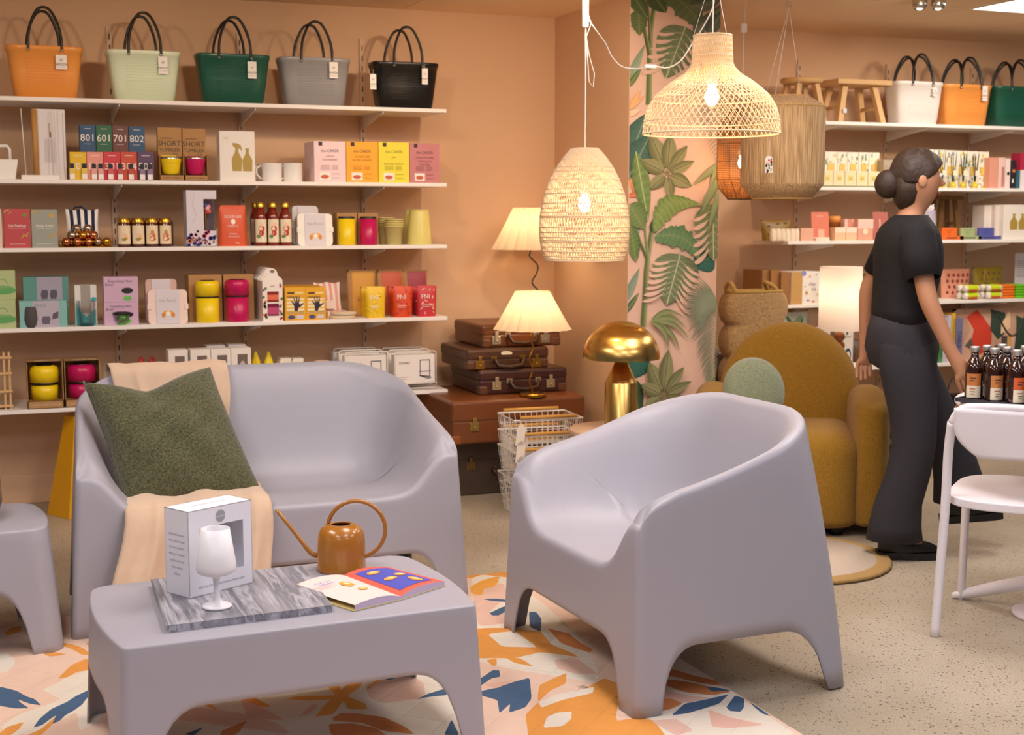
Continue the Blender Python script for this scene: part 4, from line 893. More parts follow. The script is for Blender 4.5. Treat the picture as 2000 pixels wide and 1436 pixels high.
for (x,y,l,m),d in zip(ballz,desc):
    tag(obj('metallic_ball',MB().sphere((0,0,0),r,m,20,12),loc=(cx+x,Y+y,z+.003+r+l*.030)),'shiny '+d,'ball','metallic balls in the brass tray')
def jar(cx,Y,z,r,h,lidm,bodym,lab,cat='jar',group=None,labm='F2E4C0',pic=None,neck=False):
    t=thing('glass_jar',lab,cat,(cx,Y,z),0,group)
    if neck: pr=[(.001,0),(r*.95,0),(r,.004),(r,h*.66),(r*.92,h*.73),(r*.62,h*.80),(r*.60,h*.90),(.001,h*.90)]; lz=h*.90
    else: pr=[(.001,0),(r*.95,0),(r,.004),(r,h*.80),(r*.86,h*.86),(.001,h*.86)]; lz=h*.86
    obj('jar_body',MB().lathe(pr,bodym,24),t); rl_=r*(.72 if neck else .98); obj('lid',MB().lathe([(rl_,lz-.003),(rl_,h),(rl_*.95,h+.001),(.001,h)],lidm,24),t,label='gold lid')
    L_=MB(); a0,a1=R(-90-62),R(-90+62); n=10; z0,z1=(h*.08,h*.62) if neck else (h*.10,h*.74)
    L_.grid(lambda u,v:((r+.0005)*cos(a0+(a1-a0)*u),(r+.0005)*sin(a0+(a1-a0)*u),z0+(z1-z0)*v),n,2,M(labm,.6))
    if pic:
        for (x,zz,rx,rz_,c) in pic:
            pts=[]
            for i in range(14): q=2*PI*i/14; xx=(x+rx*cos(q)); pts.append(((r+.0012)*sin(xx),-(r+.0012)*cos(xx),h*(zz+rz_*sin(q))))
            L_.add(pts,[tuple(range(14))],M(c,.6))
    obj('paper_label',L_,t); return t
JAM=M('4A1610',.12,coat=.5); GL=M('C8A040',.25,.9)
wpic=[(0,.50,.28,.10,'C89060'),(0,.40,.45,.09,'D8603A'),(0,.28,.5,.08,'C84A30'),(0,.30,.2,.05,'F2E4C0')]; ppic=[(0,.56,.22,.08,'F0D8C0'),(0,.40,.4,.08,'E8C0A8'),(.2,.30,.25,.07,'E8A030'),(-.1,.26,.4,.05,'7A8A4A')]
for i,(x0,x1) in enumerate(((229,256),(257,283),(284,310),(311,336))):
    cx,Y,w_,h=ext(x0,x1,426,z,.03); jar(cx,Y+w_/2,z,w_/2,h,GL,JAM,('leftmost jam jar with a flower label on the third shelf','second jam jar with a flower label on the third shelf','third jam jar with an orange figure label on the third shelf','rightmost jam jar with an orange figure label on the third shelf')[i],pic=ppic if i<2 else wpic,group='jam jars on the third left shelf',labm='F0DDB8')
carton('jam_box','clear-fronted row of more jam jars behind the front four','box',232,338,432,z,'5A2A18',.06,.12)
cx,Y,w_,h=ext(362,422,371,z,.02); t=thing('flower_gift_box','tall white gift box with a windowed rose and printed flowers','box',(cx,Y,z)); MW=M('D9D4DE',.5)
xw=.03*w_/.1; b=MB(); b.box(-w_/2,.01,0,.002,0,h,MW).box(.01,w_/2-.004,0,.002,0,h*.28,MW).box(.01,w_/2,0,.002,h*.84,h,MW).box(-w_/2,w_/2,.078,.08,0,h,M('6A5A66',.6)).box(-w_/2,-w_/2+.002,0,.08,0,h,MW).box(w_/2-.002,w_/2,0,.08,0,h*.3,MW).box(-w_/2,w_/2,0,.08,h-.002,h,MW).box(-w_/2,w_/2,0,.08,0,.002,MW); obj('carton',b,t)
fl=MB(); rr=random.Random(4)
for i in range(46):
    x=rr.uniform(-.46,.46); zz=abs(rr.gauss(0,.11))+.02; 
    if zz>.30: continue
    c=rr.choice(['C02860','8A1838','E87898','5A6AB8','F0D8E0','D84878','6A3A8A','F2A070']); q=rr.uniform(.03,.075); fl.M=Matrix.Identity(4)
    yy=-.0008-i*.00005; px_,pz_=x*w_,zz*h
    for k in range(5): a=2*PI*k/5+i; fl.add([(px_+w_*q*.5*cos(a)+w_*q*.6*cos(2*PI*j/8),yy,pz_+w_*q*.5*sin(a)+w_*q*.6*sin(2*PI*j/8)) for j in range(8)],[tuple(range(8))],M(c,.6))
fl.tube([(-.2*w_,-.0008,h*.95),(-.3*w_,-.0008,h*.75),(-.15*w_,-.0008,h*.55),(-.3*w_,-.0008,h*.42)],.0005,M('A8A2B0',.6),4); obj('flower_print',fl,t)
rs=MB(); 
for i,(x,y,zz,c) in enumerate(((.028,.04,h*.62,'D85070'),(.036,.035,h*.70,'E890A0'),(.024,.035,h*.72,'4A5AA8'),(.038,.04,h*.62,'E86A60'),(.030,.03,h*.67,'F0B0A0'),(.022,.04,h*.66,'C03A5A'))): rs.sphere((x*w_/.1*.75,y,zz),.012,M(c,.5),10,6)
rs.lathe([(.002,h*.28),(.003,h*.42),(.008,h*.55),(.012,h*.60)],GOLD,12,(.022,.04)); obj('rose',rs,t,label='gilded rose inside the window')
cx,Y,w_,h=ext(427,483,401,z,.02)
def pouch(name,lab,x0,x1,yt,z,col,back,items=None,th=.045,group=None,cat='pouch',taper=.9,lab2=None,dz=0):
    cx,Y,w_,h=ext(x0,x1,yt,z+dz,back); m=col if not isinstance(col,str) else M(col,.45,bump=.25,bscale=28)
    mb=MB()
    def fn(u,v,s):
        a=2*u-1; x=a*w_/2*(taper+(1-taper)*v) if taper<=1 else a*w_/2/(1+(taper-1)*v)
        return (x,s*th/2*((1-a*a)**.35 if abs(a)<1 else 0)*max(0,1-v**2.2)**.8,h*v)
    for s in (-1,1): mb.grid(lambda u,v:fn(u,v,s),17,14,m)
    o=obj(name,mb,loc=(cx,Y+th/2,z+dz)); tag(o,lab,cat,group)
    if items:
        b=prints(items,w_,h,0,max(.006,w_/14)); o2=[]
        for (x,y,zz) in b.v:
            v=zz/h; a=max(-.98,min(.98,x/(w_/2*(taper+(1-taper)*v) if taper<=1 else w_/2/(1+(taper-1)*v)))); o2.append((x,-th/2*((1-a*a)**.35)*max(0,1-v**2.2)**.8+y*1.5-.0009,zz))
        b.v=o2; obj('printed_design',b,o,label=lab2)
    return o
IW=WINK
pouch('coffee_pouch','orange paper coffee pouch printed Good Joe on the third shelf',427,483,401,z,'D8542A',.02,[('t','GOOD JOE',0,.72,.085,IW),('e',0,.60,.08,.065,IW),('t','COFFEE CO.',0,.49,.05,IW),('t','ESPRESSO',0,.30,.045,IW),('t','CHOCOLATE',0,.235,.045,IW),('t','250g',.12,.08,.05,IW)],.05,taper=1.08)
SAU=M('7A1F12',.12,coat=.5); spic=[(0,.50,.28,.05,'F2C8B0'),(0,.40,.5,.075,'B8302A'),(0,.30,.4,.07,'B8302A'),(0,.40,.18,.04,'F2C8B0'),(-.5,.22,.35,.04,'6A8A5A'),(0,.16,.8,.05,'F4F0E4')]
for i,(x0,x1) in enumerate(((498,522),(523,546),(547,571))):
    cx,Y,w_,h=ext(x0,x1,396,z,.02); jar(cx,Y+w_/2,z,w_/2,h,GL,SAU,('leftmost','middle','rightmost')[i]+' tall sauce bottle with a red figure label on the third shelf','bottle','sauce bottles on the third left shelf','E9DDC0',spic,True)
for i,(x0,x1) in enumerate(((490,513),(520,543))):
    cx,Y,w_,h=ext(x0,x1,396,z,.12); jar(cx,Y+w_/2,z,w_/2,h,GL,SAU,('dark sauce bottle peeping out left behind the front three','sauce bottle standing behind the middle front one')[i],'bottle',None,'C8BCA0',None,True)
def lunchbox(x0,x1,yt,z,colb,lab,back,tilt=0):
    cx,Y,w_,h=ext(x0,x1,yt,z,back); t=thing('lunch_box',lab,'lunch box',(cx,Y,z),0); t.rotation_euler=(-tilt,0,0)
    rx=.018; 
    def rrect(a,h0,h1,r): 
        P=[]
        for (cx_,cz_,a0) in ((a-r,h0+r,-90),(a-r,h1-r,0),(-a+r,h1-r,90),(-a+r,h0+r,180)):
            for k in range(7): P.append((cx_+r*cos(R(a0+15*k)),cz_+r*sin(R(a0+15*k))))
        return P
    m=M(colb,.45); obj('box_body',MB().prism(rrect(w_/2,0,h,rx),.003,.05,m),t,bevel=.003)
    s=MB(); s.prism(rrect(w_*.30,.002,h-.002,.003),-.001,.004,M('DAD4DC',.6)); obj('sleeve',s,t,label='pale grey printed sleeve')
    b=MB().text('the Perch',.020,0,h*.68,M('A8A4B0',.6),-.0016); gdp=M('E8A838',.5)
    for q in (-1,1): b.add([(q*.010+.012*cos(2*PI*i/14)*q,-.0018,h*.32+.011*sin(2*PI*i/14)) for i in range(14)],[tuple(range(14))],gdp); b.add([(q*.022+.008*cos(2*PI*i/10),-.0019,h*.26+.012*sin(2*PI*i/10)) for i in range(10)],[tuple(range(10))],M('D88A28',.5))
    b.add([(.011*cos(2*PI*i/14),-.0022,h*.30+.010*sin(2*PI*i/14)) for i in range(14)],[tuple(range(14))],WHITE); obj('printed_design',b,t)
    obj('latch',MB().box(-w_/2-.004,-w_/2+.012,-.002,.02,h*.42,h*.58,m).box(w_/2-.012,w_/2+.004,-.002,.02,h*.42,h*.58,m),t,bevel=.001)
lunchbox(582,650,417,z,'F0ECE4','white lunch box with a grey sleeve on the third shelf',.03,.10); lunchbox(571,622,402,z,'D8D2D0','white lunch box standing behind the front one on the third shelf',.13,.04)
def canister(x0,x1,yt,z,col,lab,back,lidh=.15,band=None,cat='canister',ins=.0,lidm=None,rt=1.0):
    cx,Y,w_,h=ext(x0,x1,yt,z,back); r=w_/2; m=M(col,.32); t=thing('canister',lab,cat,(cx,Y+r,z))
    if band:
        zb=h*band; obj('canister_body',MB().lathe([(.001,0),(r*.90,0),(r*.94,.004),(r*.94,zb-.004),(.001,zb-.004)],m,32),t)
        obj('band',MB().lathe([(r*.90,zb-.004),(r*.95,zb-.004),(r*.95,zb+.004),(r*.90,zb+.004)],BLACK,32),t,label='black band'); 
        obj('lid',MB().lathe([(.001,zb+.004),(r,zb+.004),(r,h*.88),(r*.95,h*.95),(r*.78,h*.985),(r*.55,h*.985),(.001,h*.985)],m,32),t); obj('lid_button',MB().lathe([(r*.62,h*.984),(r*.60,h),(.001,h)],BLACK,24),t,label='black lid button')
    else:
        obj('canister_body',MB().lathe([(.001,0),(r*.94,0),(r,.006),(r,h*(1-lidh)),(r*.97,h*(1-lidh)),(.001,h*(1-lidh))],m,32),t); obj('lid',MB().lathe([(r*.93,h*(1-lidh)),(r*.93,h*.98),(r*.88,h),(.001,h)],lidm or M('2A2628',.5),32),t,label='black lid')
    return t
carton('kraft_box','plain kraft box behind the small yellow canister','box',658,697,416,z,KRAFT,.09,.085); carton('kraft_box','plain kraft box behind the small magenta canister','box',699,738,416,z,KRAFT,.09,.085)
canister(664,698,423,z,YEL,'small yellow canister with a black lid on the third shelf',.01,.08); canister(707,740,423,z,MAG,'small magenta canister with a black lid on the third shelf',.01,.08)
CRM=M('E6DA8E',.3,coat=.4)
def beaker(cx,Y,z,r,h,lab,g,dz=0): 
    tag(obj('beaker',MB().lathe([(.001,0),(r*.76,0),(r*.96,h-.004),(r*1.04,h-.004),(r*1.04,h),(r*.93,h),(r*.72,.004),(.001,.004)],CRM,28),loc=(cx,Y,z+dz)),lab,'cup',g)
for (x0,x1,yt,bk_,nm_) in ((756,793,428,.03,'front'),(741,775,425,.13,'back')):
    cx,Y,w_,h=ext(x0,x1,yt,z,bk_); h0=h*.74
    for k,q in enumerate(('bottom','second','third','top')): beaker(cx,Y+w_/2,z,w_/2/1.04,h0,f'pale yellow enamel beaker, {q} one of the {nm_} nested stack','nested pale yellow beakers',k*(h-h0)/3)
for (x0,x1,bk_,lab) in ((803,849,.02,'pale yellow enamel jug standing upside down at the end of the third shelf'),(793,838,.13,'pale yellow enamel jug half hidden behind the front one')):
    cx,Y,w_,h=ext(x0,x1,409,z,bk_); r=w_/2; tag(obj('enamel_jug',MB().lathe([(.001,0),(r*.98,0),(r,.004),(r*.98,h*.3),(r*.80,h*.92),(r*.79,h*.975),(r*.84,h*.985),(r*.84,h),(.001,h-.001)],M('E9DC84',.15,coat=.6),36),loc=(cx,Y+r,z)),lab,'jug')
# ---- fourth left shelf
z=LZ[3]; GB1='B4C48C'
shp=lambda c:[('e',.1,.32,.42,.14,M(c,.5)),('e',.05,.44,.34,.05,M('7FAE72',.5)),('p',[(-.2,.55),(-.1,.72),(.2,.72),(.3,.55),(.27,.55),(.18,.69),(-.08,.69),(-.17,.55)],M('7FAE72',.6))]
o,w_,h1=carton('product_box','pale green box with a green dish picture, lower one at the left edge','box',-38,30,586,z,GB1,.12,.02,shp('5FA860')); carton('product_box','pale green box with a green dish picture, upper one at the left edge','box',-38,29,529,z,GB1,.12,.022,shp('5FA860'),dz=h1+.0005)
tp=[('r',-.2,.36,0,1,M('A8A0B0',.6)),('p',[(-.10,.12),(.02,.12),(.05,.3),(.03,.48),(-.09,.48),(-.12,.3)],M('5C5266',.6)),('p',[(.10,.12),(.22,.12),(.25,.3),(.23,.48),(.11,.48),(.08,.3)],M('5C5266',.6))]
o,wt,h2=carton('product_box','plain teal box at the bottom behind the front teal box','box',46,134,590,z,'6FA49C',.10,.12); carton('product_box','teal box with a picture of dark cups stacked at the back','box',44,133,541,z,'5E958E',.10,.11,tp,dz=h2+.0005)
carton('product_box','pale teal box with a cup picture standing behind the grey cup','box',37,130,588,z,'86BDB8',.09,.015,[('r',-.23,.33,0,1,M('B9B2C0',.6)),('t','MUGS',-.05,.82,.15,M('6A8A88',.6)),('p',[(-.02,.12),(.12,.12),(.15,.3),(.13,.42),(-.01,.42),(-.04,.3)],M('6A5F74',.6)),('p',[(.18,.3),(.31,.35),(.32,.6),(.20,.52)],M('5C5266',.6))])
cx,Y,w_,h=ext(43,77,600,z,-.005); r=w_/2; tag(obj('cup',MB().lathe([(.001,0),(r*.72,0),(r*.86,.01),(r,h*.4),(r*.94,h*.8),(r*.84,h),(r*.78,h),(r*.86,h*.7),(r*.7,.02),(.001,.012)],M('4E4A4C',.7),32),loc=(cx,YF+.001+r,z)),'dark grey rounded silicone cup in front of the teal box','cup')
carton('product_box','white and turquoise box with a grey window on the fourth shelf','box',145,188,557,z,'E4E2DC',.07,.07,[('r',-.23,.22,.3,1,M('A8A098',.3)),('p',[(-.45,.0),(.45,.0),(.45,.4),(.25,.35),(0,.2),(-.25,.35),(-.45,.6)],M('3FB0B4',.5)),('e',.36,.64,.13,.06,M('3FB0B4',.5))])
cx,Y,w_,h=ext(150,188,588,z,.0); r=w_/2; tag(obj('glass_tumbler',MB().lathe([(.001,0),(r*.80,0),(r*.98,h),(r*.92,h),(r*.74,.012),(.001,.010)],GLASS,10,smooth=False),loc=(cx,Y+r+.001,z)),'clear faceted glass tumbler in front of the white and turquoise box','glass')
bw_=lambda g:[('t','Everything Nice',-.02,.83,.15,M('5A4A60',.6),.95),('t','Bowl',-.34,.70,.15,M('5A4A60',.6)),('e',.18,.46,.17,.12,M('2A2428',.4)),('e',.18,.16,.12,.10,M('6FC05A',.5))]
o,w_,h3=carton('product_box','lilac box printed Everything Nice Bowl, lower of the two','box',203,270,591,z,'D3B0CC',.08,.035,bw_(0)); carton('product_box','lilac box printed Everything Nice Bowl, upper of the two','box',202,269,541,z,'D3B0CC',.08,.037,bw_(0),dz=h3+.0005)
cx,Y,w_,h=ext(221,257,607,z,0); r=w_/2; t=thing('glass_bowl','small glass bowl with a black lid before the lilac boxes','bowl',(cx,YF+.001+r,z)); obj('bowl_body',MB().lathe([(.001,.004),(r*.5,.004),(r*.8,.02),(r*.92,h*.7),(r*.88,h*.7),(r*.76,.022),(.001,.01)],GLASS,28),t); obj('foot',MB().lathe([(.001,0),(r*.52,0),(r*.55,.012),(.001,.012)],M('6FC05A',.4),24),t,label='green foot'); obj('lid',MB().lathe([(.001,h*.7),(r,h*.7),(r,h*.86),(r*.5,h*.92),(.001,h*.92)],BLACK,28).lathe([(.006,h*.92),(.006,h),(.001,h)],M('E0A0A8',.4),10),t,label='black lid')
lunchbox(289,366,566,z,'F0D8CE','pale pink lunch box with a grey sleeve on the fourth shelf',.02,.10); lunchbox(284,345,545,z,'D8B4A8','pale pink lunch box standing behind the front one on the fourth shelf',.13,.04)
carton('kraft_box','large kraft box behind the tall yellow canister','box',368,433,537,z,KRAFT,.12,.115); carton('kraft_box','large kraft box behind the tall magenta canister','box',436,495,536,z,KRAFT,.12,.115)
canister(384,432,548,z,YEL,'tall yellow food canister with a black band on the fourth shelf',.005,band=.60); canister(443,490,546,z,MAG,'tall magenta food canister with a black band on the fourth shelf',.005,band=.60)
for i in range(5):
    bk_=.012+.075*i; cx,Y,w_,h=ext(514-i*3.4,553-i*3.4,526-i*3,z,bk_); cx=W(533,600,YF+.012).x+ .002*i; h=W(533,524,YF+.012).z-z; w_=W(553,600,YF+.012).x-W(514,600,YF+.012).x
    t=thing('gable_box',('front','second','third','fourth','hindmost')[i]+' white gable box of the row holding small jam jars','box',(cx,Y,z),0,'white gable boxes on the fourth shelf'); hs=h*.78; hw=w_/2
    prof=[(-hw,0),(hw,0),(hw,hs),(hw*.8,hs*1.06),(hw*.55,hs*1.1)]+[(hw*.55*cos(R(a)),hs*1.1+h*.14*sin(R(a))) for a in range(20,180,20)]+[(-hw*.55,hs*1.1),(-hw*.8,hs*1.06),(-hw,hs)]
    WB=M('F2EAE4',.55); obj('gable_carton',MB().prism(prof,0,.0025,WB).box(-hw,hw,.0025,.066,0,hs*.97,WB),t); 
    if i==0:
        b=prints([('e',0,.94,.12,.03,M('8A7A70',.8)),('r',-.27,.30,.36,.56,M('8A2A20',.3)),('r',-.27,.30,.40,.50,M('E07048',.5)),('r',-.25,.28,.57,.59,WINK),('r',-.27,.30,.10,.33,M('7A2040',.3)),('r',-.25,.28,.13,.26,M('C04878',.5)),('r',-.25,.28,.335,.36,WINK),('t','JAMS',0,.66,.04,M('C05A50',.6))],w_,h)
        rq=random.Random(8)
        for k in range(26):
            x=rq.choice([-.40,.40])+rq.uniform(-.07,.07); zz=rq.uniform(.03,.72); q=rq.uniform(.04,.07); b.add([(w_*(x+q*cos(2*PI*j/8)),-.0030,h*(zz+q*.4*sin(2*PI*j/8))) for j in range(8)],[tuple(range(8))],M(rq.choice(['E88A3A','4A7A4A','C03A3A','3A5A40']),.6))
        obj('printed_design',b,t)
HAND=[(-.05,.28),(.10,.28),(.14,.38),(.22,.40),(.40,.50),(.38,.53),(.22,.47),(.17,.50),(.20,.66),(.16,.67),(.10,.53),(.08,.70),(.04,.70),(.03,.53),(-.06,.68),(-.09,.67),(-.03,.50),(-.18,.60),(-.20,.57),(-.07,.44)]
YB=M('E8AE2C',.5); ND=M('2C2440',.6)
for k,(x0,x1,lab) in enumerate(((556,597,'left'),(597,636,'right'))):
    for i in range(3):
        cx,Y,w_,h=ext(x0,x1,561,z,.012+.085*i); cx,w_=ext(x0,x1,561,z,.012)[0],ext(x0,x1,561,z,.012)[2]; h=ext(x0,x1,561,z,.012)[3]
        o=obj('chocolate_carton',MB().box(-w_/2+.0004,w_/2-.0004,0,.082,0,h,YB),loc=(cx,Y,z),bevel=.001); tag(o,f'yellow drinking chocolate carton with a dark hand, {("front","middle","hindmost")[i]} one of the {lab} row','box','yellow chocolate cartons on the fourth shelf')
        if i==0:
            it=[('r',-.42,.42,.22,.66,M('F0E4C8',.6))]
            for j in range(4): it.append(('r',-.42,.42,.24+.11*j,.285+.11*j,M('F2C23A',.6)))
            it+=[('p',HAND,ND),('r',-.38,-.06,.80,.85,M('4A3A28',.6)),('r',.0,.38,.79,.86,M('F2D890',.6)),('t','DRINKING',-.1,.70,.085,ND),('t','CHOCOLATE',0,.24,.085,ND),('e',-.2,.10,.17,.06,M('4A4A80',.6)),('r',.05,.38,.05,.16,M('D8D4E0',.6))]
            obj('printed_design',prints(it,w_,h),o)
cx,Y,w_,h=ext(616,668,552,z,.17); PK=M('E2A496',.8); PW=M('EFE2DA',.8)
t=thing('fabric_pouch','pink and white striped pouch leaning upright on the fourth shelf','pouch',(cx,Y,z)); obj('pouch_body',striped_pouch(w_,h,PK,PW,9,.05),t); obj('front_patch',MB().box(-.02,.02,-.024,-.022,h*.25,h*.5,PW),t)
p=W(660,608,YF+.07); t=thing('fabric_pouch','pink and white striped pouch lying flat behind the beige discs','pouch',(p.x,YF+.10,z)); mb=MB()
for i in range(7): mb.box(-.05+.1*i/7,-.05+.1*(i+1)/7,-.03,.05,0,.034,PK if i%2 else PW)
obj('pouch_body',mb,t,bevel=.004)
BD=M('DDCAB0',.7)
for i,(px_,dz) in enumerate(((669,0),(672,.017))):
    p=W(px_,620,YF+.055); tag(obj('wooden_disc',MB().lathe([(.001,0),(.060,0),(.063,.003),(.063,.012),(.060,.015),(.001,.015)],BD,40),loc=(p.x,YF+.072,z+dz)),('lower','upper')[i]+' round beige disc of the two stacked on the fourth shelf','coaster')
for (x0,x1,c,l2,nm_) in ((680,736,'D9A040','D49A34','yellow'),(739,790,'D0603A','C85A36','orange'),(789,838,'A84A58','A03A4C','magenta red')):
    pouch('spice_pouch',f'large kraft pouch with a {nm_} front at the back of the fourth shelf',x0,x1,528,z,KRAFT,.15,[('r',-.34,.42,.05,.97,M(l2,.5)),('t','FNI',-.15,.83,.07,M('F0D8A8',.6)),('t','FRY',-.1,.35,.06,M('7A4A60',.6))],.05)
rq=random.Random(2)
def fn(x0,x1,yt,back,col,col2,lab,front,grp):
    it=[]
    if front:
        for k in range(16): cx_,cz_=rq.uniform(-.42,.42),rq.uniform(.06,.94); a=rq.uniform(0,3.1); it.append(('p',[(cx_+.10*cos(a),cz_+.07*sin(a)),(cx_+.03*cos(a+1.5),cz_+.025*sin(a+1.5)),(cx_-.10*cos(a),cz_-.07*sin(a)),(cx_-.03*cos(a+1.5),cz_-.025*sin(a+1.5))],M(col2,.5)))
        it+=[('t','FNI',-.10,.66,.20,WINK,1.0),('r',-.32,.1,.38,.395,WINK),('r',-.32,.05,.33,.342,WINK)]
    return pouch('snack_pouch',lab,x0,x1,yt,z,col,back,it or None,.04,grp)
for (X,yt,c,c2,nm_) in (((716,755),561,'EBC21C','F6DC3C','yellow'),((769,808),560,'D8481E','B83A1A','orange red'),((816,855),559,'C8303C','EBB89C','crimson')):
    bx=W(X[0],600,YF+.015).x; 
    for i in (2,1,0): 
        sh=(0,-4,-9)[i]*1.0; fn(X[0]+sh,X[1]+sh,yt-i*.5,.015+.055*i,c,c2,f'{nm_} snack pouch printed FNI, {("front","middle","hindmost")[i]} one of its row',True,nm_+' snack pouches on the fourth shelf')
# ---- lowest left shelf
z=LZ[4]
cx,Y,w_,h=ext(-25,20,690,z,.05); t=thing('wooden_rack','slatted natural wood rack at the left end of the lowest shelf','rack',(cx,Y,z)); 
for x in (-w_/2,-w_/6,w_/6,w_/2-.01):
    for y in (0,.05): obj('post',MB().box(x,x+.008,y,y+.008,0,h,WOODP),t)
for zz in (.01,h*.30,h*.62,h*.90): obj('slat',MB().box(-w_/2-.004,w_/2+.004,-.006,.0,zz,zz+.010,WOODP).box(-w_/2,w_/2,0,.058,zz,zz+.004,WOODP),t)
def cooler(x0,x1,yt,col,cn):
    cx,Y,w_,h=ext(x0,x1,yt,z,.005); t=thing('cooler_box',f'kraft display box holding a {cn} champagne cooler','boxed cooler',(cx,Y,z)); D=.11
    obj('card_box',MB().box(-w_/2,w_/2,0,.003,0,.035,KRAFT).box(-w_/2,w_/2,D-.003,D,0,h,KRAFT).box(-w_/2,-w_/2+.003,0,D,0,h*.94,KRAFT).box(w_/2-.003,w_/2,0,D,0,h*.94,KRAFT).box(-w_/2,w_/2,0,D,0,.003,KRAFT).box(-w_/2,w_/2,.0,D,.033,.036,KRAFTD).box(-w_/2,w_/2,.03,D,h*.96,h,KRAFTD),t)
    obj('lettering',MB().text('CHAMPAGNE COOLER',.0125,0,.017,M('E0CFB0',.6),-.001).text('CHAMPAGNE COOLER',.010,.01,h*.98,M('D0B890',.6),.029),t,label='pale lettering'); r=w_*.41; z0=.036; H=h*.90
    m=M(col,.32); zb=z0+(H-z0)*.46; obj('cooler_body',MB().lathe([(.001,z0),(r*.9,z0),(r*.93,zb-.004),(.001,zb-.004)],m,32,(0,.058)),t,label=cn+' cooler body'); obj('band',MB().lathe([(r*.9,zb-.004),(r*1.0,zb-.004),(r*1.0,zb+.006),(r*.9,zb+.006)],BLACK,32,(0,.058)),t,label='black band')
    obj('lid',MB().lathe([(r*.9,zb+.006),(r,zb+.006),(r,H*.84),(r*.9,H*.93),(r*.62,H*.97),(.001,H*.97)],m,32,(0,.058)).lathe([(r*.6,H*.969),(r*.58,H*.99),(.001,H*.99)],BLACK,24,(0,.058)),t,label=cn+' lid')
cooler(51,122,704,YEL,'yellow'); cooler(125,195,702,MAG,'magenta')
for i in range(4):
    p=W(230,740,YF+.09); tag(obj('white_dish',MB().lathe([(.001,0),(.045,0),(.052,.006),(.052,.010),(.045,.012),(.001,.008)],M('D8D4D6',.35),28),loc=(p.x,YF+.12,z+.012*i*1.7)),('bottom','second','third','top')[i]+' pale grey dish of the stack left of the red juicers','dish','stacked pale grey dishes')
for j,(xs_,col,cn) in enumerate((((277,299),'C81E1E','red'),((503,528),'F0D418','yellow'))):
    for k,px_ in enumerate(xs_):
        p=W(px_,700,YF+.16); ht=W(px_,697 if j==0 else 688,YF+.16).z-z; tag(obj('juicer_cone',MB().lathe([(.001,0),(.036,0),(.038,.006),(.034,ht*.45),(.026,ht*.5),(.020,ht*.75),(.006,ht*.97),(.001,ht)],M(col,.35),32,rf=lambda a,z_:1+.10*cos(8*a)),loc=(p.x,YF+.20,z)),f'{cn} ribbed juicer cone, {("left","right")[k]} one of the pair','juicer')
for i,(x0,x1,yt,bk_) in enumerate(((329,367,684,.05),(372,411,683,.03),(412,450,682,.03),(451,490,680,.03),(404,440,675,.14),(446,480,673,.14))):
    carton('window_box',('leftmost short','second','third','fourth','left back','right back')[i]+' white box with a dark window behind the loveseat back','box',x0,x1,yt,z,'EFE8E2',.09,bk_,[('r',-.18,.32,.05,.88,M('7A6A64',.3)),('e',.07,.55,.18,.2,M('C8BCB8',.4)),('r',-.12,.26,.2,.3,M(('5A5A5A','C04858','4A4A4A','5A6A6A','5A5A5A','5A5A5A')[i],.5)),('t','ICELAND',-.36,.5,.03,INK)],'white window boxes on the lowest shelf')
for i,px_ in enumerate((556,580)):
    for k in range(3): p=W(px_,708,YF+.15); carton('white_packet',f'small white packet, {("bottom","middle","top")[k]} one of the {("left","right")[i]} stack behind the loveseat','packet',px_-11+k*1.5,px_+11+k*1.0,710-k*5,z,'E8E0D4',.07,.15+.012*k,dz=k*.045 if False else 0,group='small white packets behind the loveseat')
cx,Y,w_,h=ext(618,646,706,z,.12); tag(obj('clay_pot',MB().lathe([(.001,0),(w_*.36,0),(w_*.42,h*.6),(w_*.5,h*.62),(w_*.5,h),(w_*.42,h),(.001,h*.8)],M('E0C0AC',.6),24),loc=(cx,Y+w_/2,z)),'pale clay pot behind the loveseat back','pot')
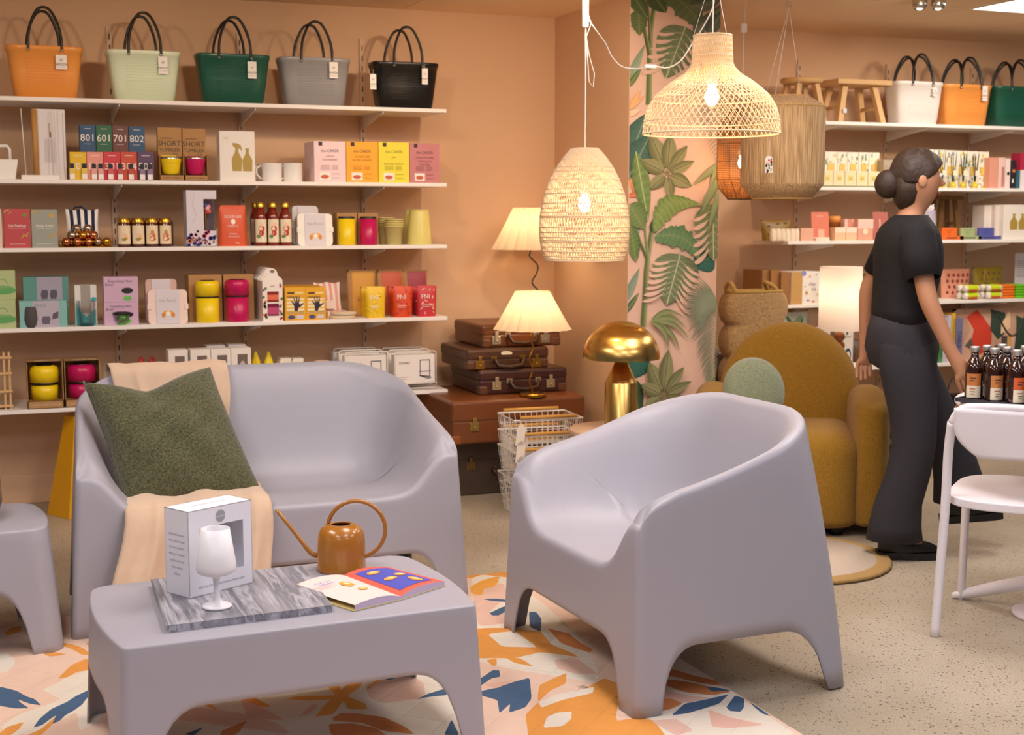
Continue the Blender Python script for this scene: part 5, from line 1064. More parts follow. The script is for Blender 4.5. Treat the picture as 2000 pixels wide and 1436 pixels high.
def towerset(x0,x1,yt,nm_):
    for i in range(3):
        bk_=.012+.11*i; w0=ext(x0,x1,yt,z,.012); cx,w_,h=w0[0],w0[2],w0[3]; Y=YF+bk_
        t=thing('wire_rack',f'white wire rack with a box printed tower, {("front","middle","hindmost")[i]} one of the {nm_} row','rack',(cx,Y,z),0,'white wire racks on the lowest shelf'); r_=.012; hw=w_/2
        def hoop(y,h): return [(-hw,y,.012)]+[(-hw+r_-r_*cos(R(a)),y,h-r_+r_*sin(R(a))) for a in range(0,91,30)]+[(hw-r_+r_*sin(R(a)),y,h-r_+r_*cos(R(a))) for a in range(0,91,30)]+[(hw,y,.012)]
        obj('wire_frame',MB().tube(hoop(.004,h),.0028,METW,6).tube([(-hw-.004,.004,.035),(hw+.004,.004,.035)],.0028,METW,6).tube([(-hw,.004,.012),(-hw,.09,.012),(hw,.09,.012),(hw,.004,.012)],.0028,METW,6,True),t)
        bh=h*.72; cw=w_*.96; obj('product_box',MB().box(-cw/2,cw/2,.012,.075,.038,.038+bh,M('F0EAE6',.5)),t,label='white box printed tower')
        b=prints([('t','tower',-.26,.72,.17,INK),('p',[(.12,.22),(.38,.18),(.38,.80),(.36,.80),(.36,.22),(.14,.26),(.14,.80),(.12,.80)],INK),('r',.12,.38,.78,.81,INK),('r',.09,.40,.38,.405,INK),('p',[(.10,.24),(.33,.12),(.42,.16),(.42,.19),(.33,.15),(.10,.27)],INK),('r',-.42,-.18,.2,.215,M('A8A0A0',.6)),('r',-.42,-.22,.12,.135,M('A8A0A0',.6))],cw,bh)
        b.v=[(x,y+.012,zz+.038) for x,y,zz in b.v]; obj('lettering',b,t,label='black lettering and drawing')
        obj('grip_slot',MB().box(-.03,.03,.025,.027,.038+bh,.0385+bh,INK),t)
towerset(674,757,688,'left'); towerset(771,852,687,'right')
# ================================================================ RIGHT SHELVES
z=RZ[0]
def stool(lab,cx,Y,z,w_,dp,h,rnd_=False,rz=0,m=WOODP,nm='wooden_stool',tw=.028,lw=.030,sticker=False):
    t=thing(nm,lab,'stool',(cx,Y,z),rz)
    if rnd_: obj('seat',MB().lathe([(.001,h-tw),(w_/2*.93,h-tw),(w_/2,h-tw*.7),(w_/2,h-tw*.25),(w_/2*.96,h),(.001,h)],m,36),t)
    else: obj('seat',MB().box(-w_/2,w_/2,-dp/2,dp/2,h-tw,h,m),t,bevel=.004)
    for sx in (-1,1):
        for sy in (-1,1):
            x0,y0=sx*w_*.40,sy*dp*.36; x1,y1=(sx*w_*.27,sy*dp*.26) if not rnd_ else (sx*w_*.24,sy*dp*.24); a=lw/2; vs=[(x0-a,y0-a,0),(x0+a,y0-a,0),(x0+a,y0+a,0),(x0-a,y0+a,0),(x1-a,y1-a,h-tw),(x1+a,y1-a,h-tw),(x1+a,y1+a,h-tw),(x1-a,y1+a,h-tw)]
            obj('leg',MB().add(vs,[(3,2,1,0),(4,5,6,7),(0,1,5,4),(1,2,6,5),(2,3,7,6),(3,0,4,7)],m),t,bevel=.002)
        obj('stretcher',MB().tube([(sx*w_*.34,-dp*.30,h*.36),(sx*w_*.34,dp*.30,h*.36)],.010,m,8),t)
    if sticker: obj('price_sticker',MB().box(-w_*.36,-w_*.36+.022,-dp*.36-lw/2-.0015,-dp*.36-lw/2-.0005,.05,.075,M('DCE0F0',.6)),t)
    return t
c=ext(1533,1606,153,z,.12); stool('round topped pale wooden stool on the top right shelf',c[0],c[1]+.02,z,c[2]*.96,c[2]*.96,c[3],True)
c=ext(1640,1748,155,z,.03); stool('rectangular pale wooden stool with a price sticker on the top right shelf',c[0]-.012,c[1]+.13,z,c[2]*.98,.26,c[3],sticker=True,lw=.034,rz=.0)
z=RZ[1]; FLC=['E0C83A','93AA80','6F8A6A','E8D070','8A96C0','D0B428','7FA088','C8B0A0']
def floral(n,seed,w_=1):
    r_=random.Random(seed); it=[]
    for k in range(n):
        cx_,cz_=r_.uniform(-.42,.42),r_.uniform(.05,.95); a=r_.uniform(0,3.14); c_=M(r_.choice(FLC),.6); q=r_.uniform(.05,.13)
        if r_.random()<.45: it.append(('e',cx_,cz_,q*.8,q*.5,c_))
        else: it.append(('p',[(cx_+q*1.5*cos(a),cz_+q*sin(a)),(cx_+.02,cz_+.02),(cx_-q*1.5*cos(a),cz_-q*sin(a)),(cx_-.02,cz_-.02)],c_))
    return it
IV='F3EDDD'
for i,x0 in enumerate((1592,1612,1636,1656,1678,1698)):
    x1=(1611,1635,1655,1677,1697,1718)[i]; carton('candle_box',('leftmost half hidden','second','third','fourth','fifth','rightmost')[i]+' tall ivory floral candle box behind the short row','box',x0,x1,296+i*.4,z,IV,.07,.11,floral(26,i)+[('r',-.28,.28,.42,.66,M('EAC46A',.6))],'tall floral candle boxes on the second right shelf')
for i in range(7):
    x0=1606+i*22.5; carton('candle_box',('leftmost','second','third','fourth','fifth','sixth','rightmost')[i]+' short cream candle box in the front row of the second right shelf','box',x0,x0+21.5,333+i*.5,z,'E9DDB8',.06,.02,[('r',-.3,.3,.3,.78,M('F0E4A8',.6)),('r',-.22,.22,.36,.72,M('E0CC80',.6)),('r',-.15,.15,.50,.54,M('B09850',.6)),('r',-.5,.5,.0,.08,M('7A7A50',.6))],'short cream candle boxes on the second right shelf')
for i in range(3): carton('gift_set_box',('left','middle','right')[i]+' grey patterned box half hidden behind the walking person','box',1726+i*24,1748+i*24,312-i*2,z,'B4A48E',.10,.05,[('r',-.4+.2*k,-.38+.2*k,.5,.8,M('5A4A40',.6)) for k in range(4)],'grey patterned boxes behind the person')
carton('gift_set_box','sage green box behind the head of the walking person','box',1798,1814,301,z,'8FA584',.10,.03)
for i,(x0,x1) in enumerate(((1815,1824),(1825,1846),(1847,1868),(1869,1890),(1891,1911),(1912,1932))):
    it=floral(30,20+i)+[('r',-.30,.30,.36,.58,M('EBC35E',.6))]
    if i: it+=[('r',-.2,.25,.0,.07,M('D8B020',.5))]
    carton('diffuser_box',('narrow leftmost','second','third','fourth','fifth','rightmost')[i]+' ivory floral diffuser box on the second right shelf','box',x0,x1,292+i*.9,z,IV,.08,.08,it,'ivory floral diffuser boxes on the second right shelf')
for i,px_ in enumerate((1843,1864,1884,1907)):
    p=W(px_,366,YF+.02); t=thing('reed_diffuser',('leftmost','second','third','rightmost')[i]+' small reed diffuser bottle with black reeds before the floral boxes','diffuser',(p.x,YF+.035,z),0,'reed diffusers on the second right shelf'); hz_=W(px_,300,YF+.03).z-z
    obj('glass_bottle',MB().lathe([(.001,0),(.018,0),(.018,.022),(.008,.028),(.008,.036),(.001,.036)],M('D8C030',.15,coat=.5),16),t); rd=MB()
    for k in range(6): a=k*1.05+i; rd.tube([(.003*cos(a),.003*sin(a),.03),(.022*cos(a)*(1 if k%2 else -1),.012*sin(a),hz_*(.93+.06*(k%2)))],.0016,BLACK,5)
    obj('reeds',rd,t,label='black reeds'); obj('bow_label',MB().box(-.014,.014,-.020,-.018,.070,.098,M('F0E6CC',.6)),t)
for (x0,x1,yt,col,lab,it) in ((1934,1950,308,'DE9C86','salmon pink box right of the floral diffusers',None),(1951,1964,308,'EFC8BC','pale pink box with a darker pink panel',[('r',.0,.4,.05,.7,M('C08078',.6))]),(1965,1974,310,'F2E0DA','slim blush white box beside the black tube box',[('e',.1,.5,.3,.06,BLACK)]),(1975,1985,313,'2E2228','dark tube box with an orange dot on the second right shelf',[('e',.1,.62,.3,.06,M('D88040',.5)),('r',-.2,.1,.2,.34,WINK)]),(1986,1993,333,'2F6A7C','teal slim box near the right edge',None),(1994,2012,299,'B82A48','crimson box cut by the right edge',[('r',-.5,.5,0,.52,M('F0E4E8',.6))])):
    carton('beauty_box',lab,'box',x0,x1,yt,z,col,.08,.03,it)
z=RZ[2]; MU='8C6A1C'
pouch('fabric_pouch','mustard fabric pouch with dark dots at the left end of the third right shelf',1492,1553,430,z,MU,.14,[('e',x,zz,.05,.03,M('3A3530',.7)) for x,zz in ((-.3,.3),(-.1,.5),(.1,.3),(.3,.6),(-.3,.7),(0,.82),(.25,.85),(.35,.3),(-.15,.15))],.06)
for i in range(6):
    cx=W(1514+i*9.2,466,YF+.02).x; o=obj('soap_bottle',MB().lathe([(.001,0),(.017,0),(.018,.004),(.018,.05),(.014,.058),(.013,.066),(.001,.067)],M('EFE0C8',.5),18),loc=(cx,YF+.045,z)); tag(o,('leftmost','second','third','fourth','fifth','rightmost')[i]+' small cream bottle in the row on the third right shelf','bottle','small cream bottles on the third right shelf')
carton('beauty_box','small peach pink box right of the cream bottles','box',1565,1589,446,z,'E8B49C',.05,.02)
o,_,_=carton('display_card','coral pink display card leaning with a jar picture','card',1588,1622,414,z,'DE7E66',.004,.05,[('t','SCENTED',0,.86,.06,WINK),('r',-.15,.2,.1,.4,M('E8B8A0',.6)),('r',-.5,.5,0,.12,M('F2DCCC',.6))]); o.rotation_euler=(-.12,0,0)
tag(obj('soap_bar',MB().box(-.035,.035,0,.03,0,.014,M('F0E0CC',.6)),loc=(W(1604,466,YF+.01).x,YF+.006,z),bevel=.002),'small cream soap bar before the coral display card','soap')
for (x0,x1,yt,lab,k) in ((1624,1648,422,'orange wax jar standing on a peach box behind the card',1),): 
    cx,Y,w_,h=ext(x0,x1,422,z,.09); tag(obj('wax_jar',MB().lathe([(.001,0),(w_/2*.96,0),(w_/2*.96,h*.72),(w_/2,h*.72),(w_/2,h),(.001,h)],M('E09448',.5),24),loc=(cx,Y+w_/2,z)),'tall orange jar with a lid behind the peach boxes','jar')
for i,(x0,x1) in enumerate(((1631,1652),(1653,1674))): carton('beauty_box',('left','right')[i]+' short peach and cream box before the orange jar','box',x0,x1,444,z,'F0C8A0',.05,.02,[('r',-.5,.5,.6,1,M('F6E4D0',.6))])
for i in range(4): carton('soap_box',('leftmost','second','third','rightmost')[i]+' slim pink striped box of the row behind the sun box','box',1650+i*7.2,1656.5+i*7.2,428,z,('E8C0B4','D89080','E8C0B4','F0D4C8')[i],.06,.06,None,'slim pink boxes on the third right shelf')
carton('beauty_box','blush box with a pale round sun print on the third right shelf','box',1676,1706,428,z,'E6A890',.05,.02,[('r',-.5,.5,.55,1,M('F0D0C0',.6)),('e',0,.42,.17,.13,M('F0E4C0',.6))])
o,_,_=carton('display_card','dusty rose display card half hidden behind the person','card',1708,1738,414,z,'B86A60',.004,.06,[('r',-.1,.0,.3,.75,M('E0B0A0',.6))]); o.rotation_euler=(-.12,0,0)
carton('gift_box','pale cream box behind the shoulder of the person','box',1772,1806,406,z,'E4DAC8',.08,.12)
cx,Y,w_,h=ext(1806,1837,411,z,.03); t=thing('ribbed_pot','ribbed pale lilac pot filled with white wrap behind the person','pot',(cx,Y+w_/2,z)); obj('pot_body',MB().lathe([(.001,0),(w_*.5,0),(w_*.52,h*.5),(w_*.46,h*.97),(w_*.48,h),(w_*.42,h),(w_*.40,h*.9),(.001,h*.9)],M('C4BCD0',.5),64,rf=lambda a,zz:1+.015*cos(30*a)),t)
rp=MB(); rq=random.Random(5)
for i in range(12): a=i*.52; rp.tube([(w_*.2*cos(a),w_*.2*sin(a),h*.9),(w_*.38*cos(a),w_*.38*sin(a),h*1.1+rq.uniform(0,.02))],[.012,.004],M('EDE8E8',.4),6)
obj('tissue_wrap',rp,t)
c=ext(1838,1886,382,z,.16); stool('small dark wooden stool behind the soap boxes on the third right shelf',c[0],c[1]+.08,z,c[2]*1.0,.13,c[3],m=M('7E5A28',.6,var=.15,vscale=20),lw=.022,tw=.022)
for i,(x0,x1,col,cn) in enumerate(((1840,1869,'E8722C','orange'),(1876,1904,'A9B684','pale green'),(1912,1942,'5A5EA8','violet blue'))):
    for k in range(4): carton('soap_box',('front','second','third','hindmost')[k]+f' upright {cn} soap box on the third right shelf','box',x0+k*.2,x1+k*.2,445,z,col,.014,.045+.018*k,([('t','BLOCK',0,.62,.13,M('3A3028',.6)),('r',-.3,.3,.80,.82,M('3A3028',.6)),('t','SOAP',0,.40,.09,M('3A3028',.6))] if k==0 else None),cn+' soap boxes on the third right shelf')
    carton('soap_box',f'{cn} soap box lying flat in front of its row','box',x0-(1 if i else 0),x1+14,461,z,col,.032,.008,[('r',-.3,.2,.35,.6,M('3A3028',.6))])
carton('tall_box','plain white tall box, leftmost behind the gold bottle print box','box',1923,1943,401,z,'E8DED4',.10,.10); carton('tall_box','plain white tall box between its two neighbours on the right','box',1944,1960,400,z,'DDD0C6',.10,.07)
carton('soap_box','white box with two gold pump bottle silhouettes at the right edge','box',1961,2014,400,z,'F0E8DE',.10,.03,[('p',[(p_[0]-.12,p_[1]+.08) for p_ in pump(0)],GOLDP),('p',[(p_[0]+.2,p_[1]+.08) for p_ in pump(0)],GOLDP)])
z=RZ[3]
for i in range(3): carton('clay_kit_box',('leftmost','middle','rightmost')[i]+' kraft end of the clay kit boxes on the fourth right shelf','box',(1489,1506,1526)[i],(1505,1524,1545)[i],(528,528,532)[i],z,'9A6C3C',.20,.06-.02*i,None)
carton('clay_kit_box','white clay kit box with a speckle print and a kraft side','box',1546,1606,531,z,'F2ECE6',.16,.012,[('r',-.5,-.14,0,1,M('C49A5C',.6)),('t','clay',.18,.62,.16,M('3A2A5A',.6)),('t','kit',.24,.46,.16,M('3A2A5A',.6)),('e',-.10,.95,.08,.08,M('8A90D0',.6)),('e',.0,.35,.04,.06,M('C89030',.6)),('e',.1,.85,.03,.04,M('C89030',.6)),('e',-.06,.55,.02,.02,M('B05A3A',.6)),('e',.3,.9,.02,.02,M('4A3A6A',.6)),('e',.05,.12,.05,.03,M('8A90C0',.6)),('e',.22,.08,.05,.03,M('D08040',.6)),('e',.35,.3,.05,.04,M('E8D0B0',.6))])
LFP={'a':('2E2A28',('E0C0A0','C07848','F0DCC0')),'b':('5A7A8A',('8FAA70','2A3038','A8C0A0')),'g':('DFE6DC',('5A8A5A','9AB890','8A9A98')),'n':('F0E8DE',('2E4A6A','E07A3A','E8B49C')),'r':('B89880',('C83A24','2F4236','E8B48C','D89058'))}
def leafpr(k,seed,n=14,q=.16):
    r_=random.Random(seed); it=[]
    for i in range(n):
        cx_,cz_=r_.uniform(-.4,.4),r_.uniform(.1,.9); a=r_.uniform(0,3.14); L_=q*r_.uniform(.7,1.4); w2=L_*.33; P=[]
        for j in range(12): t_=2*PI*j/12; u_,v_=L_*cos(t_),w2*sin(t_); P.append((max(-.48,min(.48,cx_+u_*cos(a)-v_*sin(a))),max(.02,min(.98,cz_+u_*sin(a)+v_*cos(a)))))
        it.append(('p',P,M(r_.choice(LFP[k][1]),.6)))
    return it
pouch('fabric_pouch','black and tan leaf print pouch behind the white lampshade',1680,1712,535,z,LFP['a'][0],.10,leafpr('a',1),.06); pouch('fabric_pouch','blue green leaf print pouch beside the walking person',1713,1738,540,z,LFP['b'][0],.10,leafpr('b',2),.06)
tag(obj('folded_cloth',MB().box(-.10,.08,0,.09,0,.022,M('D8B898',.8)).box(-.09,.07,.005,.085,.022,.036,M('2E2A28',.8)),loc=(W(1708,590,YF+.02).x,YF+.01,z),bevel=.004),'folded tan and black cloth lying before the leaf print pouches','cloth')
pouch('fabric_pouch','salmon pouch with dark red spots behind the green tubes',1845,1902,526,z,'DE9A80',.16,[('e',-.35+.16*(i%5)+.05*(i//5%2),.2+.2*(i//5),.04,.055,M('8A2E2A',.7)) for i in range(20)],.07)
t=pouch('fabric_pouch','olive mustard pouch with a dark tag on the fourth right shelf',1908,1966,522,z,'8F7A18',.17,[('e',-.3+.18*(i%4)+.06*(i//4%2),.2+.2*(i//4),.02,.04,M('4A3A5A',.7)) for i in range(16)],.07); 
obj('hanging_tag',MB().box(-.055,-.015,-.042,-.040,.02,.085,M('3A3A40',.7)).tube([(-.04,-.04,.08),(-.06,-.04,.13),(-.05,-.035,.17),(-.03,-.035,.13),(-.035,-.041,.08)],.0012,M('D8C890',.6),5),t,label='dark square tag on a cord')
for i,px_ in enumerate((1900,1944)):
    for k in range(2):
        for q in range(2):
            p=W(px_,580,YF+.02); t=thing('toy_tube',f'{("lower","upper")[k]} {("front","rear")[q]} lime green and red capsule of the {("left","right")[i]} pair','tube',(p.x+.0,YF+.035+.05*q,z+.021+k*.042),0,'lime green capsules on the fourth right shelf'); b=MB(); b.M=Matrix.Rotation(PI/2,4,'Y')
            b.lathe([(.001,-.052),(.016,-.052),(.020,-.044),(.020,.044),(.016,.052),(.001,.052)],M('E8E0D8',.2),20); obj('tube_body',b,t)
            b=MB(); b.M=Matrix.Rotation(PI/2,4,'Y'); b.lathe([(.0206,-.036),(.0206,.036)],M('C8D820',.4),20); obj('wrap_label',b,t,label='lime green label'); obj('red_band',MB().box(-.030,.030,-.0212,-.0150,-.016,-.006,M('C84030',.5)),t)
for (px_,col,cn) in ((1970,'EE7A20','orange'),(1996,'6FC81E','bright green')):
    for k in range(5): p=W(px_,580,YF+.02); tag(obj('folded_pack',MB().box(-.045,.045,0,.10,0,.0155,M(col,.45)),loc=(p.x,YF+.02,z+k*.0165),bevel=.006),f'{cn} soft pack, {("bottom","second","middle","fourth","top")[k]} one of its stack on the fourth right shelf','packet',cn+' soft packs stacked on the fourth right shelf')
carton('notice_sheet','white printed sheet standing at the right edge of the fourth right shelf','sheet',1984,2030,494,z,'D8D2D4',.004,.20,[('r',-.45,.3,.8-.05*k,.82-.05*k,M('B0AAB0',.6)) for k in range(8)])
z=RZ[4]
pouch('cushion','green and white palm print cushion behind the seagrass basket',1530,1588,611,z,LFP['g'][0],.08,leafpr('g',5,18,.18),.10); pouch('cushion','orange and cream leaf print cushion behind the white lampshade',1584,1622,605,z,'E8C8A8',.12,leafpr('n',6,12,.16),.09)
carton('gift_bag','white gift bag with a navy and orange print, left of the lamp stem','bag',1590,1622,640,z,'F0E8DE',.06,.03,leafpr('n',7,10,.2)); carton('gift_bag','white gift bag with a black bird emblem right of the lamp stem','bag',1643,1667,640,z,'F0E8DE',.06,.03,[('p',[(-.1,.86),(.0,.90),(.1,.86),(.0,.80)],INK),('r',-.2,.3,.755,.77,INK),('r',-.2,.3,.66,.665,M('D08A70',.6))]+[('e',.1,.3,.25,.18,M('2E3F5C',.6)),('e',.12,.28,.15,.12,M('F0E8DE',.6)),('e',.0,.05,.4,.12,M('E07A4A',.6))])
pouch('brown_bag','brown leather look bag lying beside the person on the lowest right shelf',1668,1712,664,z,'5A3E2A',.05,None,.10)
BKS=[(1822,1828,662,'3A3440','COOK ME'),(1829,1834,662,'8A90B0',None),(1835,1841,648,'B8A8B8',None),(1842,1848,612,'B8B0C0',None),(1849,1855,650,'4E9A50','GREEN'),(1856,1862,621,'C8C0D0','SIMPLE'),(1863,1870,612,'E2B428','OTTOLENGHI FLAVOUR'),(1871,1882,621,'7A7A98','AT HOME')]
BKS=[(1822,1828,662,'4A4450','COOK ME'),(1829,1834,668,'8A90B0',None),(1835,1842,672,'4E9A50','GREENS'),(1843,1851,621,'C4B8C8','Along for'),(1852,1859,616,'CFC6D0','Simple'),(1860,1867,612,'E2B428','OTTOLENGHI FLAVOUR'),(1868,1881,622,'74749A','TABLE')]
for i,(x0,x1,yt,col,tt) in enumerate(BKS):
    cx,Y,w_,h=ext(x0,x1,yt,z,.03); o=obj('book',MB().box(-w_/2,w_/2,0,.17,0,h,M(col,.5)),loc=(cx,Y,z),bevel=.001); tag(o,('dark grey leftmost','slate blue','short green','pale lilac','pale grey','tall yellow','blue grey rightmost')[i]+' upright book on the lowest right shelf','book','upright books on the lowest right shelf')
    if tt:
        s_=min(w_*.75,h/(len(tt)*.62)); obj('spine_lettering',MB().text(tt,s_,0,h*.52,M('3A3440',.6) if col!='4A4450' else WINK,-.0012,rot=-PI/2),o)
cx,Y,w_,h=ext(1876,2040,604,z,.02); 
t=thing('tote_bag','large fabric tote with red, green and peach leaf print on the lowest right shelf','bag',(cx,Y,z)); m=M('C8A088',.8)
o=pouch('bag_body','x',1876,2040,603,z,'C8A088',.02,[('p',[(-.36,.85),(-.22,.98),(-.10,.60),(-.12,.30),(-.24,.12),(-.34,.35),(-.30,.60)],M('C83A24',.6)),('p',[(-.48,.7),(-.36,.95),(-.34,.6),(-.42,.3)],M('B89078',.6)),('p',[(-.06,.98),(.1,.9),(.04,.5),(-.04,.4),(-.12,.6)],M('2F4236',.6)),('p',[(.0,.5),(.12,.62),(.16,.95),(.02,.7)],M('E8C49C',.6)),('p',[(-.2,.1),(-.06,.3),(.02,.12),(-.1,.02)],M('4A3A34',.6)),('p',[(.02,.1),(.1,.5),(.2,.4),(.14,.05)],M('E8B8A8',.6)),('p',[(.14,.1),(.22,.85),(.40,.7),(.36,.1)],M('2F4A38',.6)),('p',[(-.40,.3),(-.34,.45),(-.30,.2)],M('5A5248',.6))],.14)
o.parent=t; o.location=(0,.07,0); del o['category']; del o['label']
obj('carry_handle',MB().tube([(-.10+.20*i/16,-.075-.012*sin(PI*i/16),h*.92-.30*h*1.4*sin(PI*i/16)) for i in range(17)],.005,M('1E2A20',.5),8),t,label='dark green handle'); obj('swing_tag',MB().box(-.075,-.035,-.085,-.083,h*.05,h*.5,M('4A4440',.7)).box(-.035,-.005,-.084,-.082,h*.08,h*.52,M('D8A860',.7)).tube([(-.055,-.084,h*.5),(-.075,-.08,h*.8)],.001,WHITE,5),t,label='dark and tan swing tags')
# ================================================================ PENDANT LAMPS
RAT=M('DDC09A',.6,name='rattan'); RAT2=M('D2A660',.65); CORD=M('F0EBE4',.5); JUTE=noise_fabric('9C7A50','E0BC8A',260,.8,'jute_string',.1); _n=JUTE.node_tree; _mp=_n.nodes.new('ShaderNodeMapping'); _mp.inputs['Scale'].default_value=(1,1,.03); _tc=[q for q in _n.nodes if q.type=='TEX_COORD'][0]; _tn=[q for q in _n.nodes if q.type=='TEX_NOISE'][0]; _n.links.new(_tc.outputs['Object'],_mp.inputs['Vector']); _n.links.new(_mp.outputs['Vector'],_tn.inputs['Vector']); BULB=M('FFE2B0',.5,emit=60); BULBC=(1.0,.70,.42)
def strands(prof,n,turn,r,m,seg=26,ph=0,z0=0,z1=1):
    """n strands running down the profile (list of (radius,z)), twisting by `turn` radians"""
    b=MB(); 
    def pr(t):
        s=t*(len(prof)-1); i=min(len(prof)-2,int(s)); f=s-i; return prof[i][0]*(1-f)+prof[i+1][0]*f, prof[i][1]*(1-f)+prof[i+1][1]*f
    for k in range(n):
        P=[]
        for j in range(seg+1):
            t=z0+(z1-z0)*j/seg; R_,z_=pr(t); a=2*PI*k/n+turn*t+ph; P.append((R_*cos(a),R_*sin(a),z_))
        b.tube(P,r,m,4,cap=False)
    return b,pr
def hoop(b,R_,z_,r,m,n=48): b.tube([(R_*cos(2*PI*i/n),R_*sin(2*PI*i/n),z_) for i in range(n)],r,m,6,True)
def resample(pts,n):
    d=[0]
    for i in range(1,len(pts)): d.append(d[-1]+math.dist(pts[i],pts[i-1]))
    out=[]
    for k in range(n):
        s=d[-1]*k/(n-1); i=0
        while i<len(pts)-2 and d[i+1]<s: i+=1
        f=(s-d[i])/(d[i+1]-d[i]); out.append(tuple(pts[i][q]*(1-f)+pts[i+1][q]*f for q in (0,1)))
    return out
def bulb(t,zb,r=.03,h=.10,power=6,col=BULBC,sock=True):
    obj('bulb',MB().lathe([(.001,zb),(r*.6,zb+h*.12),(r,zb+h*.4),(r*.85,zb+h*.65),(r*.45,zb+h*.9),(.012,zb+h),(.001,zb+h)],BULB,20),t)
    if sock: obj('socket',MB().lathe([(.001,zb+h+.05),(.016,zb+h+.05),(.019,zb+h+.03),(.019,zb+h),(.001,zb+h)],WHITE,18),t)
    o=light('POINT',(0,0,zb-.005),power,col,.03,name='bulb_light'); o.parent=t; return o
def pend(name,lab,px,py0,py1,Y):
    px=px+0
    a=W(px,py0,Y); b=W(px,py1,Y); return thing(name,lab,'pendant lamp',(a.x,Y,b.z)), a.z-b.z
# P2 big bell
t,H=pend('pendant_lamp','large open weave rattan bell pendant lamp, nearest to the camera',1392,70,262,4.3)
k_=rpx(1259,1526,240,4.3)
pr2=resample([(k_*.275,H),(k_*.29,H*.86),(k_*.30,H*.70),(k_*.40,H*.62),(k_*.62,H*.52),(k_*.82,H*.40),(k_*.93,H*.28),(k_*.985,H*.14),(k_,H*.0)],30)
b,_=strands(pr2,62,1.15,.0014,RAT); b2,_=strands(pr2,62,-1.15,.0014,RAT); b.v; o=len(b.v); b.add(b2.v,b2.f,RAT,True); b3,_=strands(pr2[:13],60,.5,.0013,RAT2); b.add(b3.v,b3.f,RAT2,True)
obj('woven_shade',b,t); hb_=MB()
for i,r_ in ((0,.0035),(5,.0025),(13,.0018),(17,.0016),(20,.002),(26,.002),(29,.0035)): hoop(hb_,pr2[i][0],pr2[i][1],r_,RAT)
obj('shade_rings',hb_,t); bulb(t,H*.28,.026,.075,5)
cz=HC-t.location.z; obj('cord',MB().tube([(0,0,H*.62),(0,0,cz)],.0022,CORD,6).tube([(-.075,0,H),(-.012,0,H+.19),(0,0,H+.26)],.0008,CORD,4).tube([(.07,.02,H),(.012,0,H+.19),(0,0,H+.26)],.0008,CORD,4).tube([(.02,-.06,H),(.0,0,H+.24)],.0008,CORD,4),t)
# P1 tall closed weave cone
t,H=pend('pendant_lamp','tall egg shaped seagrass weave pendant lamp in front of the wall corner',1142,290,508,4.9); k_=rpx(1054,1229,430,4.9)
pr1=resample([(k_*.30,H),(k_*.46,H*.93),(k_*.62,H*.84),(k_*.78,H*.72),(k_*.90,H*.58),(k_*.97,H*.44),(k_,H*.32),(k_*.99,H*.20),(k_*.95,H*.09),(k_*.88,0)],26)
SG=M('E4CBA8',.7,name='seagrass_pale'); b,_=strands(pr1,100,.8,.0019,SG); b2,_=strands(pr1,84,-.30,.0018,SG,ph=.03); b.add(b2.v,b2.f,SG,True); obj('woven_shade',b,t)
hb_=MB()
for i in (0,3,5,6,8,10,11,13,14,15,16,18,19,20,21,22,23,24,25):
    hoop(hb_,pr1[i][0]+.001,pr1[i][1],.0024,SG); 
    if i in (16,21,25): hoop(hb_,pr1[i][0]+.002,pr1[i][1]+.006,.0024,SG)
obj('shade_rings',hb_,t)
bulb(t,H*.42,.024,.08,3.2); cz=HC-t.location.z; sw=W(1142,20,4.9).z-t.location.z
obj('cord',MB().tube([(0,0,H*.55),(.002,0,H+.2),(0,0,cz)],.0026,CORD,6).tube([(.004,0,sw),(.02,-.01,sw-.05),(.004,0,sw-.10),(.012,-.01,sw-.17),(.035,-.01,sw-.24),(.03,-.01,sw-.29),(.012,-.01,sw-.27),(.006,0,sw-.13)],.002,CORD,6),t); obj('cord_joiner',MB().box(-.011,.011,-.008,.008,sw-.065,sw+.045,WHITE),t,bevel=.003)
x0=Vector((t.location.x,4.9,t.location.z+sw-.06)); pts=[]
for (px_,py_,q) in ((1147,35,4.9),(1165,60,4.85),(1183,85,4.8),(1195,110,4.75),(1215,130,4.7),(1245,134,4.65),(1262,131,4.6),(1270,130,4.6),(1285,130,4.58),(1305,132,4.55),(1330,118,4.5),(1352,85,4.45),(1376,48,4.4),(1393,12,4.33),(1394,-12,4.32)): pts.append(tuple(W(px_,py_,q)))
t2=thing('cord_switch','white cord with an inline switch looping between the two front pendant lamps','cord',tuple(pts[7])); P0=Vector(pts[7]); pp=[tuple(Vector(p)-P0) for p in pts]
def smooth(P,n=4):
    P=[Vector(p) for p in P]; out=[]
    for i in range(len(P)-1):
        p0=P[max(0,i-1)];p1=P[i];p2=P[i+1];p3=P[min(len(P)-1,i+2)]
        for k in range(n):
            t=k/n; out.append(.5*((2*p1)+(p2-p0)*t+(2*p0-5*p1+4*p2-p3)*t*t+(3*p1-p0-3*p2+p3)*t*t*t))
    return out+[P[-1]]
obj('cord',MB().tube(smooth(pp),.0024,CORD,6),t2); obj('switch',MB().box(-.024,.024,-.008,.008,-.006,.007,WHITE),t2,bevel=.004)
